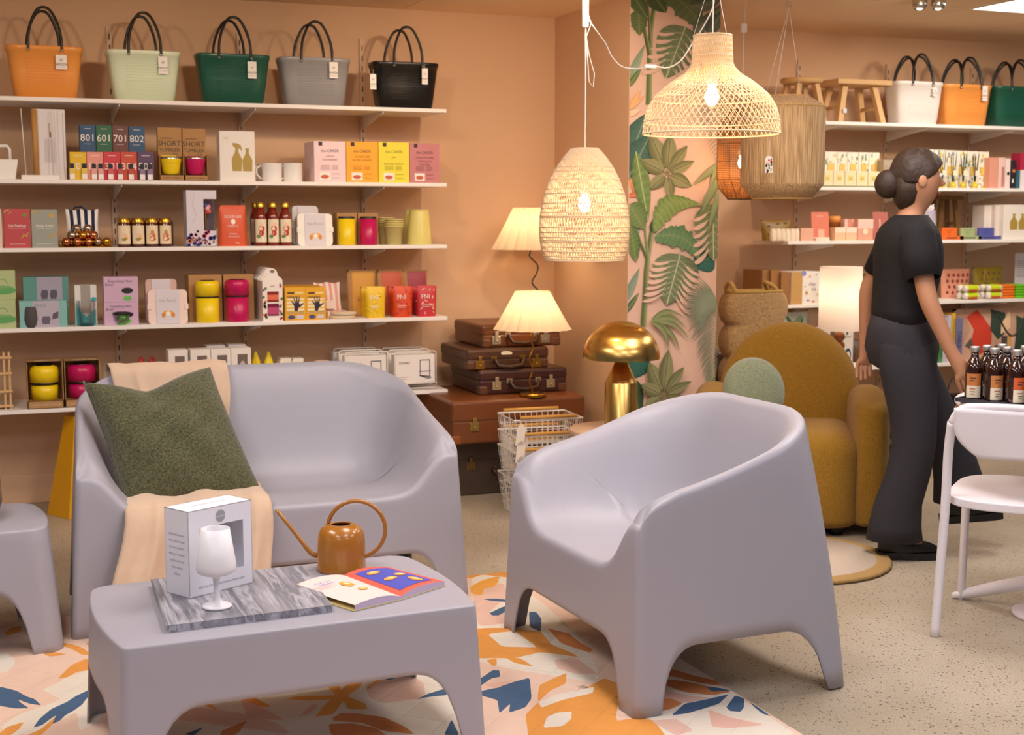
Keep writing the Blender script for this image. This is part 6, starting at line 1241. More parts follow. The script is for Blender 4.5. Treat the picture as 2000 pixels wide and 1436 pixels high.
# P3 jute drum
t,H=pend('pendant_lamp','closed jute string drum pendant lamp with a floral tag',1531,189,388,5.2); k_=rpx(1450,1610,300,5.2)
obj('string_shade',MB().lathe([(k_*.60,H),(k_*.90,H*.93),(k_*.985,H*.90),(k_,H*.86),(k_,H*.15),(k_*.99,H*.135),(k_*.72,0),(k_*.70,.0),(k_*.96,H*.14),(k_*.97,H*.86),(k_*.58,H*.99)],JUTE,360,rf=lambda a,z_:1+.008*cos(90*a)),t)
hb_=MB(); hoop(hb_,k_*.60,H,.003,RAT2); hoop(hb_,k_*.99,H*.895,.003,RAT2); hoop(hb_,k_*.72,0,.003,RAT2); obj('shade_rings',hb_,t)
hk=W(1541,14,5.2).z-t.location.z; hx=W(1541,14,5.2).x-t.location.x; cz=HC-t.location.z
obj('hanging_strings',MB().tube([(-k_*.42,-.05,H),(hx,0,hk)],.0013,CORD,5).tube([(-k_*.35,.05,H),(hx,0,hk)],.0013,CORD,5).tube([(k_*.5,0,H),(hx,0,hk)],.0013,CORD,5),t); obj('hook',MB().tube([(hx+.012*cos(R(a)),0,hk+.014+.014*sin(R(a))) for a in range(-230,60,20)]+[(hx+.002,0,hk+.035),(hx,0,cz)],.0018,SILVER,6),t)
tp_=W(1501,305,5.2-k_); tg=obj('swing_tag',MB().prism([(-.018,-.070),(.018,-.070),(.018,-.012),(.010,0),(-.010,0),(-.018,-.012)],-.001,0,M('F0E6D8',.6)),t,loc=(tp_.x-t.location.x,-k_-.004,tp_.z-t.location.z),label='floral swing tag')
pb_=MB(); rq=random.Random(6)
for i in range(26): x,zz=rq.uniform(-.015,.015),rq.uniform(-.067,-.008); q=rq.uniform(.002,.005); pb_.add([(x+q*cos(2*PI*j/6),-.0015,zz+q*1.3*sin(2*PI*j/6)) for j in range(6)],[tuple(range(6))],M('D8503A' if zz>-.03 else rq.choice(['5A6A40','2E3A50','8A8A50']),.6))
obj('tag_print',pb_,tg); obj('tag_string',MB().tube([(0,0,0),(.0,0,.065)],.001,CORD,5),tg)
# P4 brown lantern behind
t,H=pend('pendant_lamp','brown glowing fibre lantern pendant lamp behind the jute drum',1450,215,389,5.62); k_=rpx(1403,1497,320,5.62); DB=M('5A3A18',.7)
prl=resample([(k_*.45,H),(k_*.92,H*.86),(k_,H*.75),(k_,H*.22),(k_*.92,H*.12),(k_*.55,0)],56); AMF=M('A8692A',.6,name='amber_fibre'); b=MB()
for r_,z_ in prl: hoop(b,r_,z_,.0014,AMF,36)
b2,_=strands(prl,64,.0,.0010,AMF,seg=20); b.add(b2.v,b2.f,AMF,True); obj('fibre_shade',b,t); b=MB()
for z_ in (H*.82,H*.62,H*.42,H*.22): hoop(b,k_*1.005,z_,.0012,DB)
hoop(b,k_*.55,0,.003,DB); hoop(b,k_*.45,H,.003,DB)
for k in range(7): a=2*PI*k/7+.3; b.tube([(k_*.55*cos(a),k_*.55*sin(a),0),(k_*1.01*cos(a-.2),k_*1.01*sin(a-.2),H*.25),(k_*1.01*cos(a-.25),k_*1.01*sin(a-.25),H*.7),(k_*.45*cos(a),k_*.45*sin(a),H)],.0018,DB,5)
obj('wire_ribs',b,t); fr=MB()
for k in range(110): a=2*PI*k/110; fr.tube([(k_*1.006*cos(a),k_*1.006*sin(a),H*.22),(k_*.93*cos(a+.1),k_*.93*sin(a+.1),H*.12),(k_*.56*cos(a+.15),k_*.56*sin(a+.15),.002)],.0009,M('B07A34',.7),4)
obj('fibre_strands',fr,t)
# bulb outside-visible through open front: bright bulb low in the lantern
bulb(t,H*.34,.016,.06,2.4,(1,.55,.2)); cz=HC-t.location.z; jx=W(1457,55,5.62).z-t.location.z
obj('cord',MB().tube([(0,0,H*.7),(.0,0,H),(.0,0,jx),(.012,0,cz)],.0022,CORD,6),t); obj('cord_joiner',MB().box(-.013,.013,-.01,.01,jx-.02,jx+.02,WHITE),t,bevel=.004)
# ================================================================ TABLE LAMPS
def pleated(rt,rb,z0,z1,n=20,amp=.045,m=None):
    b=MB(); N=n*10; L_=[(rb,z0),(rb*.985+.0,z0+.004)]+[(rb+(rt-rb)*((i/10)**.92),z0+(z1-z0)*i/10) for i in range(1,11)]
    b.lathe(L_,m,N,rf=lambda a,z_:1+amp*(abs(sin(n*a/2))-.5)); return b
CSH=shade_mat('F6E6C8',.5,'cream_pleated'); BRS=M('B98A34',.25,1)
def wavy(lab,px,ytop,ybot,x0,x1,Y,pts,m,base,cat='table lamp',n=18,power=3,ty=None):
    s0=W(px,ytop,Y);s1=W(px,ybot,Y); bz=base; t=thing('table_lamp',lab,cat,(s0.x,Y,bz)); H1=s0.z-bz;H0=s1.z-bz; rb=rpx(x0,x1,ybot,Y); rt=rb*.44
    obj('pleated_shade',pleated(rt,rb,H0,H1,n,.11,CSH),t); P=[tuple(Vector((W(a,b,Y).x-s0.x,0,W(a,b,Y).z-bz))) for a,b in pts]; P=[(0,0,H1-.03),(0,0,H0-.0)]+P+[(P[-1][0],0,.012)]
    obj('wavy_stem',MB().tube(smooth(P,6),.0038,m,8),t); bx_=P[-1][0]; obj('base',MB().lathe([(.001,0),(.066,0),(.066,.014),(.062,.017),(.001,.017)],m,40,(bx_,0)),t)
    obj('bulb',MB().sphere((0,0,(H0+H1)/2+.01),.02,BULB,12,8),t); l=light('POINT',(0,0,(H0+H1)/2-.03),power,(1,.72,.44),.02,name='bulb_light'); l.parent=t
    return t
# ================================================================ SUITCASES
LB={'a':'6A3A1E','b':'4E3022','c':'41201A','d':'713D1B','e':'4A3C32'}
def leather(c,v=.25): return M(c,.38,var=v,vscale=7,bump=.2,bscale=90,coat=.12)
def suitcase(lab,X0,X1,Y,z0,h,dep,c,rz=0,lid=.42,metal=BRASS,corner='5E3A22',clasps=(.2,.8),cx_=None):
    w_=X1-X0; t=thing('suitcase',lab,'suitcase',((X0+X1)/2,Y+dep/2,z0),rz); m=leather(c); hl=h*(1-lid); a=w_/2; d=dep/2
    obj('case_body',MB().box(-a,a,-d,d,0,hl,m),t,bevel=.012,seg=3); obj('lid',MB().box(-a-.004,a+.004,-d-.004,d+.004,hl-.012,h,m),t,bevel=.016,seg=3); cm=leather(corner)
    for sx in (-1,1):
        cb=MB()
        for zz in (.0,): cb.box(sx*a-sx*.045 if sx>0 else sx*a-.002,sx*a+.002 if sx>0 else sx*a+.045,-d-.0025,-d+.05,-.001,.045,cm)
        obj('corner_patch',cb,t,bevel=.010,seg=3)
    for q in clasps:
        x=-a+w_*q; obj('clasp',MB().box(x-.022,x+.022,-d-.007,-d,hl-.052,hl-.012,metal).box(x-.009,x+.009,-d-.012,-d-.006,hl-.04,hl+.012,metal).tube([(x,-d-.012,hl-.035),(x,-d-.015,hl-.035)],.006,metal,8),t,bevel=.0015,label='metal clasp')
    hx=.075; zh=hl*.62; obj('handle',MB().tube([(-hx,-d-.004,zh+.02),(-hx,-d-.018,zh+.012),(-hx*.8,-d-.03,zh-.015),(0,-d-.034,zh-.022),(hx*.8,-d-.03,zh-.015),(hx,-d-.018,zh+.012),(hx,-d-.004,zh+.02)],[.008,.008,.009,.010,.009,.008,.008],leather('3A2418'),8),t,label='dark leather handle')
    obj('handle_rings',MB().lathe([(.001,-.002),(.014,-.002),(.014,.002),(.001,.002)],metal,14,(0,0)).box(-hx-.014,-hx+.014,-d-.005,-d-.001,zh+.006,zh+.030,metal).box(hx-.014,hx+.014,-d-.005,-d-.001,zh+.006,zh+.030,metal),t); t.children[-1].data; 
    return t
def sx_(px,py,Y): return W(px,py,Y).x
S5=suitcase('large worn dark trunk suitcase at the bottom of the stack',2.09,2.66,6.13,0,.278,.44,LB['e'],lid=.36,clasps=(.17,.83),corner='4A3024',metal=M('8A7048',.45,.9))
S4=suitcase('wide tan leather suitcase carrying the brass wavy lamp',2.045,2.72,5.98,.279,.205,.60,LB['d'],lid=.45,clasps=(.16,.84),metal=M('A89050',.45,.9),corner='8A4A1E'); z4=.279+.205
z3t=W(1000,733,6.14).z; S3=suitcase('dark reddish brown suitcase, third from the top',sx_(938,760,6.14),sx_(1108,760,6.14),6.15,z4,max(.12,z3t-z4),.42,LB['c'],lid=.38,clasps=(.19,.81),metal=M('C8B890',.4,.8)); z3=z4+max(.12,z3t-z4)
z2t=W(1000,680,6.16).z; S2=suitcase('dark brown suitcase with a torn white sticker, second from the top',sx_(914,700,6.17),sx_(1072,700,6.17),6.18,z3,max(.10,z2t-z3),.40,LB['b'],lid=.46,clasps=(.15,.85)); z2=z3+max(.10,z2t-z3)
o=obj('torn_sticker',MB().prism([(-.03,-.004),(-.026,.006),(-.01,.010),(.006,.009),(.02,.006),(.03,.0),(.024,-.008),(-.02,-.008)],-.0015,0,M('F0EAE0',.6)),S2,loc=(-.01,-.206,(z2-z3)*.76),label='torn white sticker')
z1t=W(1000,634,6.18).z; S1=suitcase('reddish brown suitcase on top of the stack',sx_(944,650,6.2),sx_(1096,650,6.2),6.21,z2,max(.11,z1t-z2),.42,LB['a'],lid=.40,clasps=(.17,.80),metal=M('C8C0B0',.35,.8)); z1=z2+max(.11,z1t-z2)
wavy('pleated cream lamp with a brass wavy stem standing on the tan suitcase',1040,569,643,966,1113,6.03,[(1036,660),(1041,680),(1034,700),(1040,722),(1034,745),(1040,765),(1041,785)],BRS,z4+.0005,power=.95)
wavy('pleated cream lamp with a black wavy stem standing on the top suitcase',1036,406,487,962,1110,6.42,[(1034,500),(1050,518),(1048,534),(1039,552),(1052,570),(1050,590),(1042,606)],M('1E1A18',.4),z1+.0005,power=.95)
# wire baskets
WB_=M('F0EAE2',.4)
def basket(lab,cx,Y,z0,w_,d_,h,rz=0,tagn=True):
    t=thing('wire_basket',lab,'basket',(cx,Y,z0),rz,'stacked white wire baskets'); b=MB(); a,d=w_/2,d_/2; r=.0016; a2,d2=a*.86,d*.86
    def ring(z_,f,rr): A_,D_=a*f,d*f; b.tube([(-A_,-D_,z_),(A_,-D_,z_),(A_,D_,z_),(-A_,D_,z_)],rr,WB_,5,True,smooth=False)
    for i,zf in enumerate((0,.18,.36,.54,.72)): ring(h*zf,.86+.14*zf,r)
    ring(h,1,.0036)
    for i in range(13):
        x=-a+w_*i/12
        for s in (-1,1): b.tube([(x*.86,s*d2,0),(x,s*d,h)],r,WB_,4,cap=False)
    for i in range(10):
        y=-d+d_*i/9
        for s in (-1,1): b.tube([(s*a2,y*.86,0),(s*a,y,h)],r,WB_,4,cap=False)
        b.tube([(-a2,y*.86,0),(a2,y*.86,0)],r,WB_,4,cap=False)
    obj('wire_body',b,t)
    for s in (-1,1): obj('wooden_handle',MB().tube([(-a*.82,s*(d+.004),h+.012),(a*.82,s*(d+.004),h+.012)],.0075,M('D8A04C',.5),10),t,label='pale wooden handle rail')
    if tagn: obj('swing_tag',MB().prism([(-.03,-.10),(.012,-.10),(.02,-.02),(.0,0),(-.02,-.02)],-.002,-.001,M('EDE2D4',.6)),t,loc=(-a+.03,-d-.014,h-.01),label='cream swing tag')
    return t
bx,by=2.37,5.70; hb2=(W(1068,862,5.58).z)
for i,zz in enumerate((0,.13,.20,.275)):
    basket(('bottom tall white wire basket of the stack','white wire basket, second from the bottom of the stack','white wire basket, second from the top of the stack','white wire basket on top of the stack')[i],bx+.0,by,.002+zz,.325,.25,.165 if i else .17,R(-4),i>0)
# round side table + brass mushroom lamp
lc=V(1212,838,.44); SZ=.44; t=thing('round_table','round beige side table under the brass mushroom lamp','side table',(2.52,5.18,0)); Bg=M('C9A88A',.55); ztab=W(1212,836,5.18).z
obj('table_top',MB().lathe([(.001,ztab-.04),(.205,ztab-.04),(.215,ztab-.03),(.215,ztab-.006),(.209,ztab),(.001,ztab)],Bg,48),t)
for k in range(3): obj('leg',MB().tube([(.14*cos(2.1*k+.5),.14*sin(2.1*k+.5),ztab-.04),(.15*cos(2.1*k+.5),.15*sin(2.1*k+.5),0)],.022,Bg,16),t)
BR=bpy.data.materials.new('brushed_brass'); BR.use_nodes=True; b_=BR.node_tree.nodes['Principled BSDF']; b_.inputs['Base Color'].default_value=lin('DDB668'); b_.inputs['Metallic'].default_value=1; b_.inputs['Roughness'].default_value=.24; b_.inputs['Anisotropic'].default_value=.7
px_=pxm(2.52,5.18,ztab); lx=W(1212,836,5.18).x; rS=75/px_; rB=31.5/px_; Hs=W(1212,627,5.18).z-ztab; Hr=W(1212,700,5.18).z-ztab; Hc=W(1212,746,5.18).z-ztab
t=thing('mushroom_lamp','brushed brass mushroom lamp with a domed shade on the round table','table lamp',(lx,5.18,ztab+.0005))
obj('base',MB().lathe([(.001,0),(rB,0),(rB+.001,.002),(rB,.004),(rB,Hc-.003),(rB*.97,Hc),(rB*.2,Hr+.012),(rB*.16,Hr+.03),(.001,Hr+.03)],BR,64),t)
obj('dome_shade',MB().lathe([(rS,Hr)]+[(rS*cos(R(a)),Hr+(Hs-Hr)*sin(R(a))) for a in range(5,90,5)]+[(.001,Hs)]+[(max(.001,(rS-.003)*cos(R(a))),Hr+(Hs-Hr-.003)*sin(R(a))) for a in range(90,-1,-6)],BR,96),t)
# ================================================================ MUSTARD ARMCHAIR etc.
ax,ay=3.33,5.13; t=thing('boucle_armchair','mustard boucle armchair with a tall rounded back','armchair',(ax,ay,0),R(-32))
def pill(mb,c,rx,ry,z0,z1,m,e=.5,n=36,k=14,top=.09,bot=.04):
    """upright rounded block, superellipse plan, domed top"""
    vs=[];fs=[]; P=[]
    for i in range(7): a=R(90*i/6); P.append((1-(1-sin(a))*min(1,bot/min(rx,ry)),z0+bot*(1-cos(a))))
    for i in range(9): a=R(90*i/8); P.append((1-(1-cos(a))*min(1,top/min(rx,ry)),z1-top+top*sin(a)))
    for q,z_ in P:
        for j in range(n):
            th=2*PI*j/n; c_,s_=cos(th),sin(th); vs.append((c[0]+rx*q*math.copysign(abs(c_)**e,c_),c[1]+ry*q*math.copysign(abs(s_)**e,s_),z_))
    K=len(P)
    for i in range(K-1):
        for j in range(n): fs.append((i*n+j,i*n+(j+1)%n,(i+1)*n+(j+1)%n,(i+1)*n+j))
    fs.append(tuple(range(n-1,-1,-1))); fs.append(tuple((K-1)*n+j for j in range(n))); mb.add(vs,fs,m,True)
b=MB(); pill(b,(0.01,-.05),.29,.30,.035,.445,BOUC,.42,top=.10); obj('seat',b,t)
def disc_back(cx,cz,rx,rz_,y0,th,m,lean=.10,zb=.06):
    b=MB(); nu,nr=56,12
    def P(a,q,s):
        c_,s_=cos(a),sin(a)
        if s_>=0: x,zz=c_,rz_*s_
        else:
            e=.35; x=math.copysign(abs(c_)**e,c_); zz=-(cz-zb)*abs(s_)**e
        t=th/2*(max(0,1-q**3.2))**(1/2.6); X_=cx+rx*x*q; Z_=cz+zz*q
        return (X_,y0+s*t+lean*max(0,Z_-.35),Z_)
    for s in (-1,1): b.grid(lambda u,v:P(2*PI*u,1-(1-v)**1.8 if v<1 else 1,s),nu,nr,m,cu=True)
    return b
obj('backrest',disc_back(0,.53,.315,.335,.20,.20,BOUC),t)
for s in (-1,1):
    b=MB(); pill(b,(s*.335,-.03),.085,.29,.03,.61,BOUC,.62,top=.085); obj('armrest',b,t)
for (x,y) in ((-.2,-.25),(.2,-.25),(-.2,.2),(.2,.2)): obj('foot',MB().lathe([(.001,0),(.03,0),(.03,.045),(.001,.045)],BLACK,14,(x,y)),t)
gcx=W(1470,770,4.98); t=thing('round_cushion','round sage green felt cushion on the mustard armchair','cushion',(gcx.x,4.97,.61)); b=MB(); b.M=Matrix.Rotation(R(-6),4,'Z')@Matrix.Rotation(R(78),4,'X'); 
b.lathe([(.001,-.055),(.08,-.052),(.125,-.035),(.143,0),(.125,.035),(.08,.052),(.001,.055)],SAGEF,48); obj('cushion_cover',b,t)
# seagrass basket
SEA=noise_fabric('8A6A40','D0AC78',230,1.0,'seagrass',.1); Yb=5.92; bw=W(1478,600,Yb); t=thing('seagrass_basket','tall scalloped seagrass basket with two looped handles behind the mustard armchair','basket',(bw.x+.035,Yb+.09,0),R(6)); zt=W(1478,573,Yb).z
cz_=[W(1478,604,Yb).z,0]; st_=cz_[0]-W(1478,668,Yb).z; hh_=st_/2
def bask():
    b=MB(); n=48; rows=90; vs=[];fs=[]; zb=0.0
    def half(z_):
        k=(cz_[0]-z_)/st_; i=round(k); f=k-i; w0=.190 if i<=0 else .185
        if i<0: i=0; f=k
        return .132+ (w0-.132)*math.sqrt(max(0,1-(f/.5)**2)) if abs(f)<=.5 else .132
    L_=[]
    for i in range(rows+1):
        z_=zb+(zt-zb)*i/rows; L_.append((half(z_)+.0022*(i%2),z_,.075+.0015*(i%2)))
    L_+= [(L_[-1][0]-.012,zt,.063),(L_[-1][0]-.014,zt-.25,.06)]
    for (a,z_,d) in L_:
        for j in range(n):
            th=2*PI*j/n; c_,s_=cos(th),sin(th); vs.append((a*math.copysign(abs(c_)**.62,c_),d*math.copysign(abs(s_)**.45,s_),z_))
    K=len(L_)
    for i in range(K-1):
        for j in range(n): fs.append((i*n+j,i*n+(j+1)%n,(i+1)*n+(j+1)%n,(i+1)*n+j))
    fs.append(tuple(range(n-1,-1,-1))); fs.append(tuple((K-1)*n+j for j in range(n))); return b.add(vs,fs,SEA,True)
obj('basket_body',bask(),t)
rt=MB(); 
for k in range(2):
    for i in range(64):
        th=2*PI*i/64; 
    P=[((.150)*math.copysign(abs(cos(2*PI*i/64))**.5,cos(2*PI*i/64)),.072*math.copysign(abs(sin(2*PI*i/64))**.5,sin(2*PI*i/64)),zt+.003+.004*k) for i in range(64)]
    rt.tube(P,.006,M('B8924E',.8,bump=.6,bscale=300),6,True)
obj('braided_rim',rt,t)
for s,tilt in ((-1,-.03),(1,-.05)): obj('handle',MB().tube(smooth([(s*.135,-.045,zt-.012),(s*.13+tilt*.6,-.03,zt+.030),(s*.12+tilt,0,zt+.050),(s*.13+tilt*.6,.03,zt+.030),(s*.135,.045,zt-.012)],5),.011,M('B8924E',.8,bump=.7,bscale=300),8),t,label='braided looped handle')
# silver grey cushion on the floor between column and basket
c0=W(1412,715,6.25); tag(obj('storage_sack',rel(cush_on([(c0.x-.11,6.22,.66),(c0.x+.17,6.22,.66),(c0.x+.17,6.2,0.0),(c0.x-.11,6.2,0.0)],.12,0,M('8A8488',.35,.5,var=.5,vscale=40)),(c0.x,6.2,0)),loc=(c0.x,6.2,0)),'shiny silver grey sack standing between the column and the seagrass basket','sack')
# white drum lamp on a small stand
wl=W(1640,645,5.98); t=thing('side_table','small round white side table mostly hidden behind the mustard armchair','side table',(wl.x,5.98,0)); zs=W(1635,712,5.98).z
obj('table_top',MB().lathe([(.001,zs-.02),(.15,zs-.02),(.15,zs),(.001,zs)],WHITE,32),t); obj('pedestal',MB().lathe([(.001,0),(.11,0),(.11,.012),(.018,.02),(.018,zs-.02),(.001,zs-.02)],WHITE,24),t)
TER=M('8E4E1E',.4); t=thing('table_lamp','white drum shade lamp with a terracotta ball stem behind the mustard armchair','table lamp',(wl.x,5.98,zs)); q=1/pxm(wl.x,5.98,.8); h0=W(1640,645,5.98).z-zs; h1=W(1640,521,5.98).z-zs
obj('drum_shade',MB().lathe([(41.5*q,h0),(40.8*q,h1)],shade_mat('F8EEE4',.45,'white_drum'),64).lathe([(39*q,h1-.001),(41*q,h1),(41*q,h1-.004)],WHITE,64),t)
pr_=[(.001,0),(.05,0),(.055,.006)]; b=MB().lathe([(.001,0),(.055,0),(.055,.012),(.001,.014)],TER,32); zc=h0-.010; 
for i in range(3): b.sphere((0,0,zc-.024-.046*i),.029,TER,24,14,.92)
obj('ball_stem',b,t); l=light('POINT',(0,0,(h0+h1)/2+.02),1.3,(1,.78,.55),.03,name='bulb_light'); l.parent=t
obj('bulb',MB().sphere((0,0,(h0+h1)/2),.025,M('FFE8C8',.5,emit=12),12,8).tube([(0,0,h0-.04),(0,0,(h0+h1)/2-.02)],.008,WHITE,8),t)
# terracotta planter, black ripple stool, black handbag
pL=V(1795,872);pR=V(1915,876); cx_=(pL.x+pR.x)/2; t=thing('planter','glossy terracotta planter with a pinched rim on the floor behind the person','planter',(cx_,6.30,0)); zr=W(1800,795,6.2).z
obj('planter_body',MB().lathe([(.001,0),(.15,0),(.165,.01),(.17,zr*.5),(.20,zr),(.185,zr),(.17,zr*.72),(.001,zr*.72)],M('A85A2E',.3,coat=.4),48),t)
hb3=thing('handbag','black boxy handbag with thin straps resting on the terracotta planter','bag',(W(1834,845,6.12).x,6.14,W(1834,845,6.12).z+.0)); obj('bag_body',MB().box(-.07,.07,-.04,.04,0,.13,BLACK),hb3,bevel=.018,seg=3)
obj('strap',MB().tube(smooth([(-.05,0,.12),(-.03,0,.20),(.02,0,.24),(.06,0,.20),(.06,0,.12)]),.004,BLACK,6),hb3); hb3.location=(cx_-.09,6.28,zr*.72+.001)
t=thing('ripple_stool','black stool with a scalloped side behind the legs of the person','stool',(W(1745,830,5.95).x,5.95,0)); zk=W(1760,780,5.95).z
obj('stool_body',MB().lathe([(.001,0)]+[(.115+.02*abs(sin(PI*4*i/48)),zk*i/48) for i in range(49)]+[(.001,zk)],M('1E1C1E',.4),40),t)
# yellow faceted stool
t=thing('faceted_stool','yellow faceted metal stool behind the left arm of the loveseat','stool',(.428,6.437,0)); YM=M('E8A808',.4); zt_=.43; r0,r1=.17,.083
vs=[(r0*cos(R(60*i)),r0*sin(R(60*i)),0) for i in range(6)]+[(r1*cos(R(60*i)),r1*sin(R(60*i)),zt_) for i in range(6)]
obj('stool_body',MB().add(vs,[(i,(i+1)%6,(i+1)%6+6,i+6) for i in range(6)]+[tuple(range(5,-1,-1)),tuple(range(6,12))],YM),t,bevel=.002)
obj('seat',MB().lathe([(.001,zt_),(r1*1.0,zt_),(r1*1.0,zt_+.02),(.001,zt_+.02)],YM,6,smooth=False),t)
# round rug
rc=V(1590,1082); t=thing('round_rug','round cream rug with a tan fringed border in front of the mustard armchair','rug',(3.0,4.62,0)); rR=.375
TAN=M('B8965E',.95,bump=.8,bscale=200); obj('border',MB().lathe([(.001,.002),(rR,.002),(rR+.008,.010),(rR,.020),(rR-.05,.020),(.001,.018)],TAN,96,rf=lambda a,z_:1+.006*sin(61*a)),t,label='tan border'); obj('centre',MB().lathe([(rR-.048,.014),(rR-.05,.023),(.001,.023)],M('D6C6B2',.95,bump=.4,bscale=250),96),t)
t.location=(V(1738,1095).x-rR+.02,4.50,0)
# ================================================================ WHITE CHAIR, TABLE, BOTTLES
WP=M('ECE6EA',.35,name='white_plastic')
t=thing('cafe_chair','white moulded cafe chair with a rounded backrest at the right edge','chair',(2.832,3.491,0),0)
# local axes: forward f (41 deg), width w
fw=Vector((cos(R(41)),sin(R(41)),0)); wd=Vector((cos(R(-45)),sin(R(-45)),0)); up=Vector((0,0,1))
def L(f_,w_,z_): return tuple(fw*f_+wd*w_+up*z_)
Wc=.46; Dc=.42
def bar(P,r,m,n=10,flat=1): return MB().tube(smooth(P,5),r,m,n)
b0=W(1880,800,3.46)-Vector((2.832,3.491,0)); 
for k,w_ in enumerate((0,Wc)):
    s=1 if k==0 else -1
    P=[L(0,w_,0),L(.02,w_+.005*s,.20),L(.035,w_+.012*s,.42),L(.02,w_+.018*s,.60),L(-.005,w_+.03*s,.70)]
    obj('rear_leg',bar(P,[.015]*21,WP),t)
    obj('front_leg',bar([L(Dc+.06,w_,0),L(Dc+.045,w_+.006*s,.2),L(Dc+.02,w_+.012*s,.43)],.014,WP,4),t)
# top rail loop + backrest panel
rl=[L(-.005,.03,.70),L(-.012,.05,.735),L(-.022,.09,.752),L(-.035,Wc/2,.758),L(-.022,Wc-.09,.752),L(-.012,Wc-.05,.735),L(-.005,Wc-.03,.70)]
obj('top_rail',bar(rl,.013,WP),t)
pb=MB()
def bp(u,v):
    w_=Wc/2+(u-.5)*2*(Wc/2-.04)*(1-.42*max(0,(v-.35)/.65)**2.2); zz=.750-v*.155-.0; f_=-.026-.012*sin(PI*u)+.018*v
    return L(f_,w_,zz)
pb.grid(bp,24,12,WP); obj('backrest',pb,t,solid=.012)
sp_=[]; N=40
for i in range(N):
    a=2*PI*i/N; e=.55; c_,s_=cos(a),sin(a); f_=Dc/2+.04+ (Dc/2+.035)*math.copysign(abs(c_)**e,c_); w_=Wc/2+(Wc/2+.002)*math.copysign(abs(s_)**e,s_); 
    if c_<0: f_-=.03*(1-abs(s_))
    sp_.append((f_,w_))
sb=MB(); top=[L(f_,w_,.455) for f_,w_ in sp_]; bot=[L(f_,w_,.425) for f_,w_ in sp_]; sb.add(top+bot,[tuple(range(N)),tuple(range(2*N-1,N-1,-1))]+[(i,i+N,(i+1)%N+N,(i+1)%N) for i in range(N)],WP); obj('seat',sb,t,bevel=.006,seg=3)
br=MB(); P1=smooth([L(Dc+.06,-.03,.010),L(Dc+.06,.04,.030),L(Dc+.03,.16,.075),L(Dc-.02,.28,.12),L(Dc-.1,.42,.15)],5); br.tube(P1,[.010+.012*sin(PI*i/(len(P1)-1))+.004*i/20 for i in range(len(P1))],WP,8); obj('runner',br,t)
# round white table
tcx,tcy=3.364,3.517; zt=.735; t=thing('bistro_table','round white table carrying the tray of amber bottles','table',(tcx,tcy,0)); tr=.36
E1=V(1866,775,zt); 
obj('table_top',MB().lathe([(.001,zt-.022),(tr-.006,zt-.022),(tr,zt-.016),(tr,zt-.006),(tr-.006,zt),(.001,zt)],WP,72),t)
obj('pedestal',MB().lathe([(.001,.0),(.15,0),(.15,.012),(.03,.025),(.03,zt-.022),(.001,zt-.022)],WP,36),t)
TRB=M('3A3A40',.35); Q0=V(1901,781,zt+.007); Q1=V(1966,788,zt+.007); AT=math.atan2(Q1.y-Q0.y,Q1.x-Q0.x); qd=Vector((Q0.x-tcx,Q0.y-tcy)); QX=qd.x*cos(AT)+qd.y*sin(AT); QY=-qd.x*sin(AT)+qd.y*cos(AT); TX0,TX1,TY0,TY1=QX-.042,QX+.36,QY-.042,QY+.26; try_=thing('tray','dark grey tray under the amber bottles on the white table','tray',(tcx,tcy,zt+.0005),AT); obj('tray_base',MB().box(TX0,TX1,TY0,TY1,0,.006,TRB),try_,bevel=.002)
obj('tray_rim',MB().box(TX0,TX1,TY0,TY0+.005,.005,.014,TRB).box(TX0,TX1,TY1-.005,TY1,.005,.014,TRB).box(TX0,TX0+.005,TY0,TY1,.005,.014,TRB).box(TX1-.005,TX1,TY0,TY1,.005,.014,TRB),try_)
AMBG=M('2E1206',.06,coat=.8,name='amber_glass'); ALC=M('C8C4C0',.35,.8)
def bottle(lab,px,py,pt,tone,rz,src=None):
    """stands on the tray; px,py base centre"""
    p=V(px,py,zt+.0075); return p
boto=None; labs=[]
def mkbottle(c,lab):
    t=thing('amber_bottle',lab,'bottle',(0,0,0),0,'amber bottles on the tray'); r=.029; h=.178; K=.865
    obj('glass_body',MB().lathe([(q*K,z_*K) for q,z_ in [(.001,0),(.0322,0),(.0335,.004),(.0335,.118),(.0312,.134),(.0235,.152),(.0155,.163),(.0142,.170),(.0142,.184),(.001,.184)]],AMBG,32),t)
    obj('screw_cap',MB().lathe([(.001,h),(.0140,h),(.0155,h-.003),(.0155,h-.018),(.0140,h-.019),(.001,h-.019)],ALC,28),t,label='silver screw cap')
    a0,a1=R(-90-48),R(-90+48); L_=MB(); 
    for z0_,z1_,m in ((.010,.050,M('E8DCC0',.6)),(.050,.090,M(c,.6))): L_.grid(lambda u,v:((r+.0006)*cos(a0+(a1-a0)*u),(r+.0006)*sin(a0+(a1-a0)*u),z0_+(z1_-z0_)*v),12,2,m)
    for k,(x0,x1,zz,m) in enumerate(((-.4,.3,.074,INK),(-.4,.1,.066,INK),(-.4,.2,.038,M('B0603A',.6)),(-.3,.2,.029,M('8A6A50',.6)),(-.3,.1,.021,M('8A6A50',.6)))):
        L_.grid(lambda u,v:((r+.0012)*cos(R(-90)+(x0+(x1-x0)*u)),(r+.0012)*sin(R(-90)+(x0+(x1-x0)*u)),zz+.003*v),5,2,m)
    obj('paper_label',L_,t,label='cream and coloured label'); return t
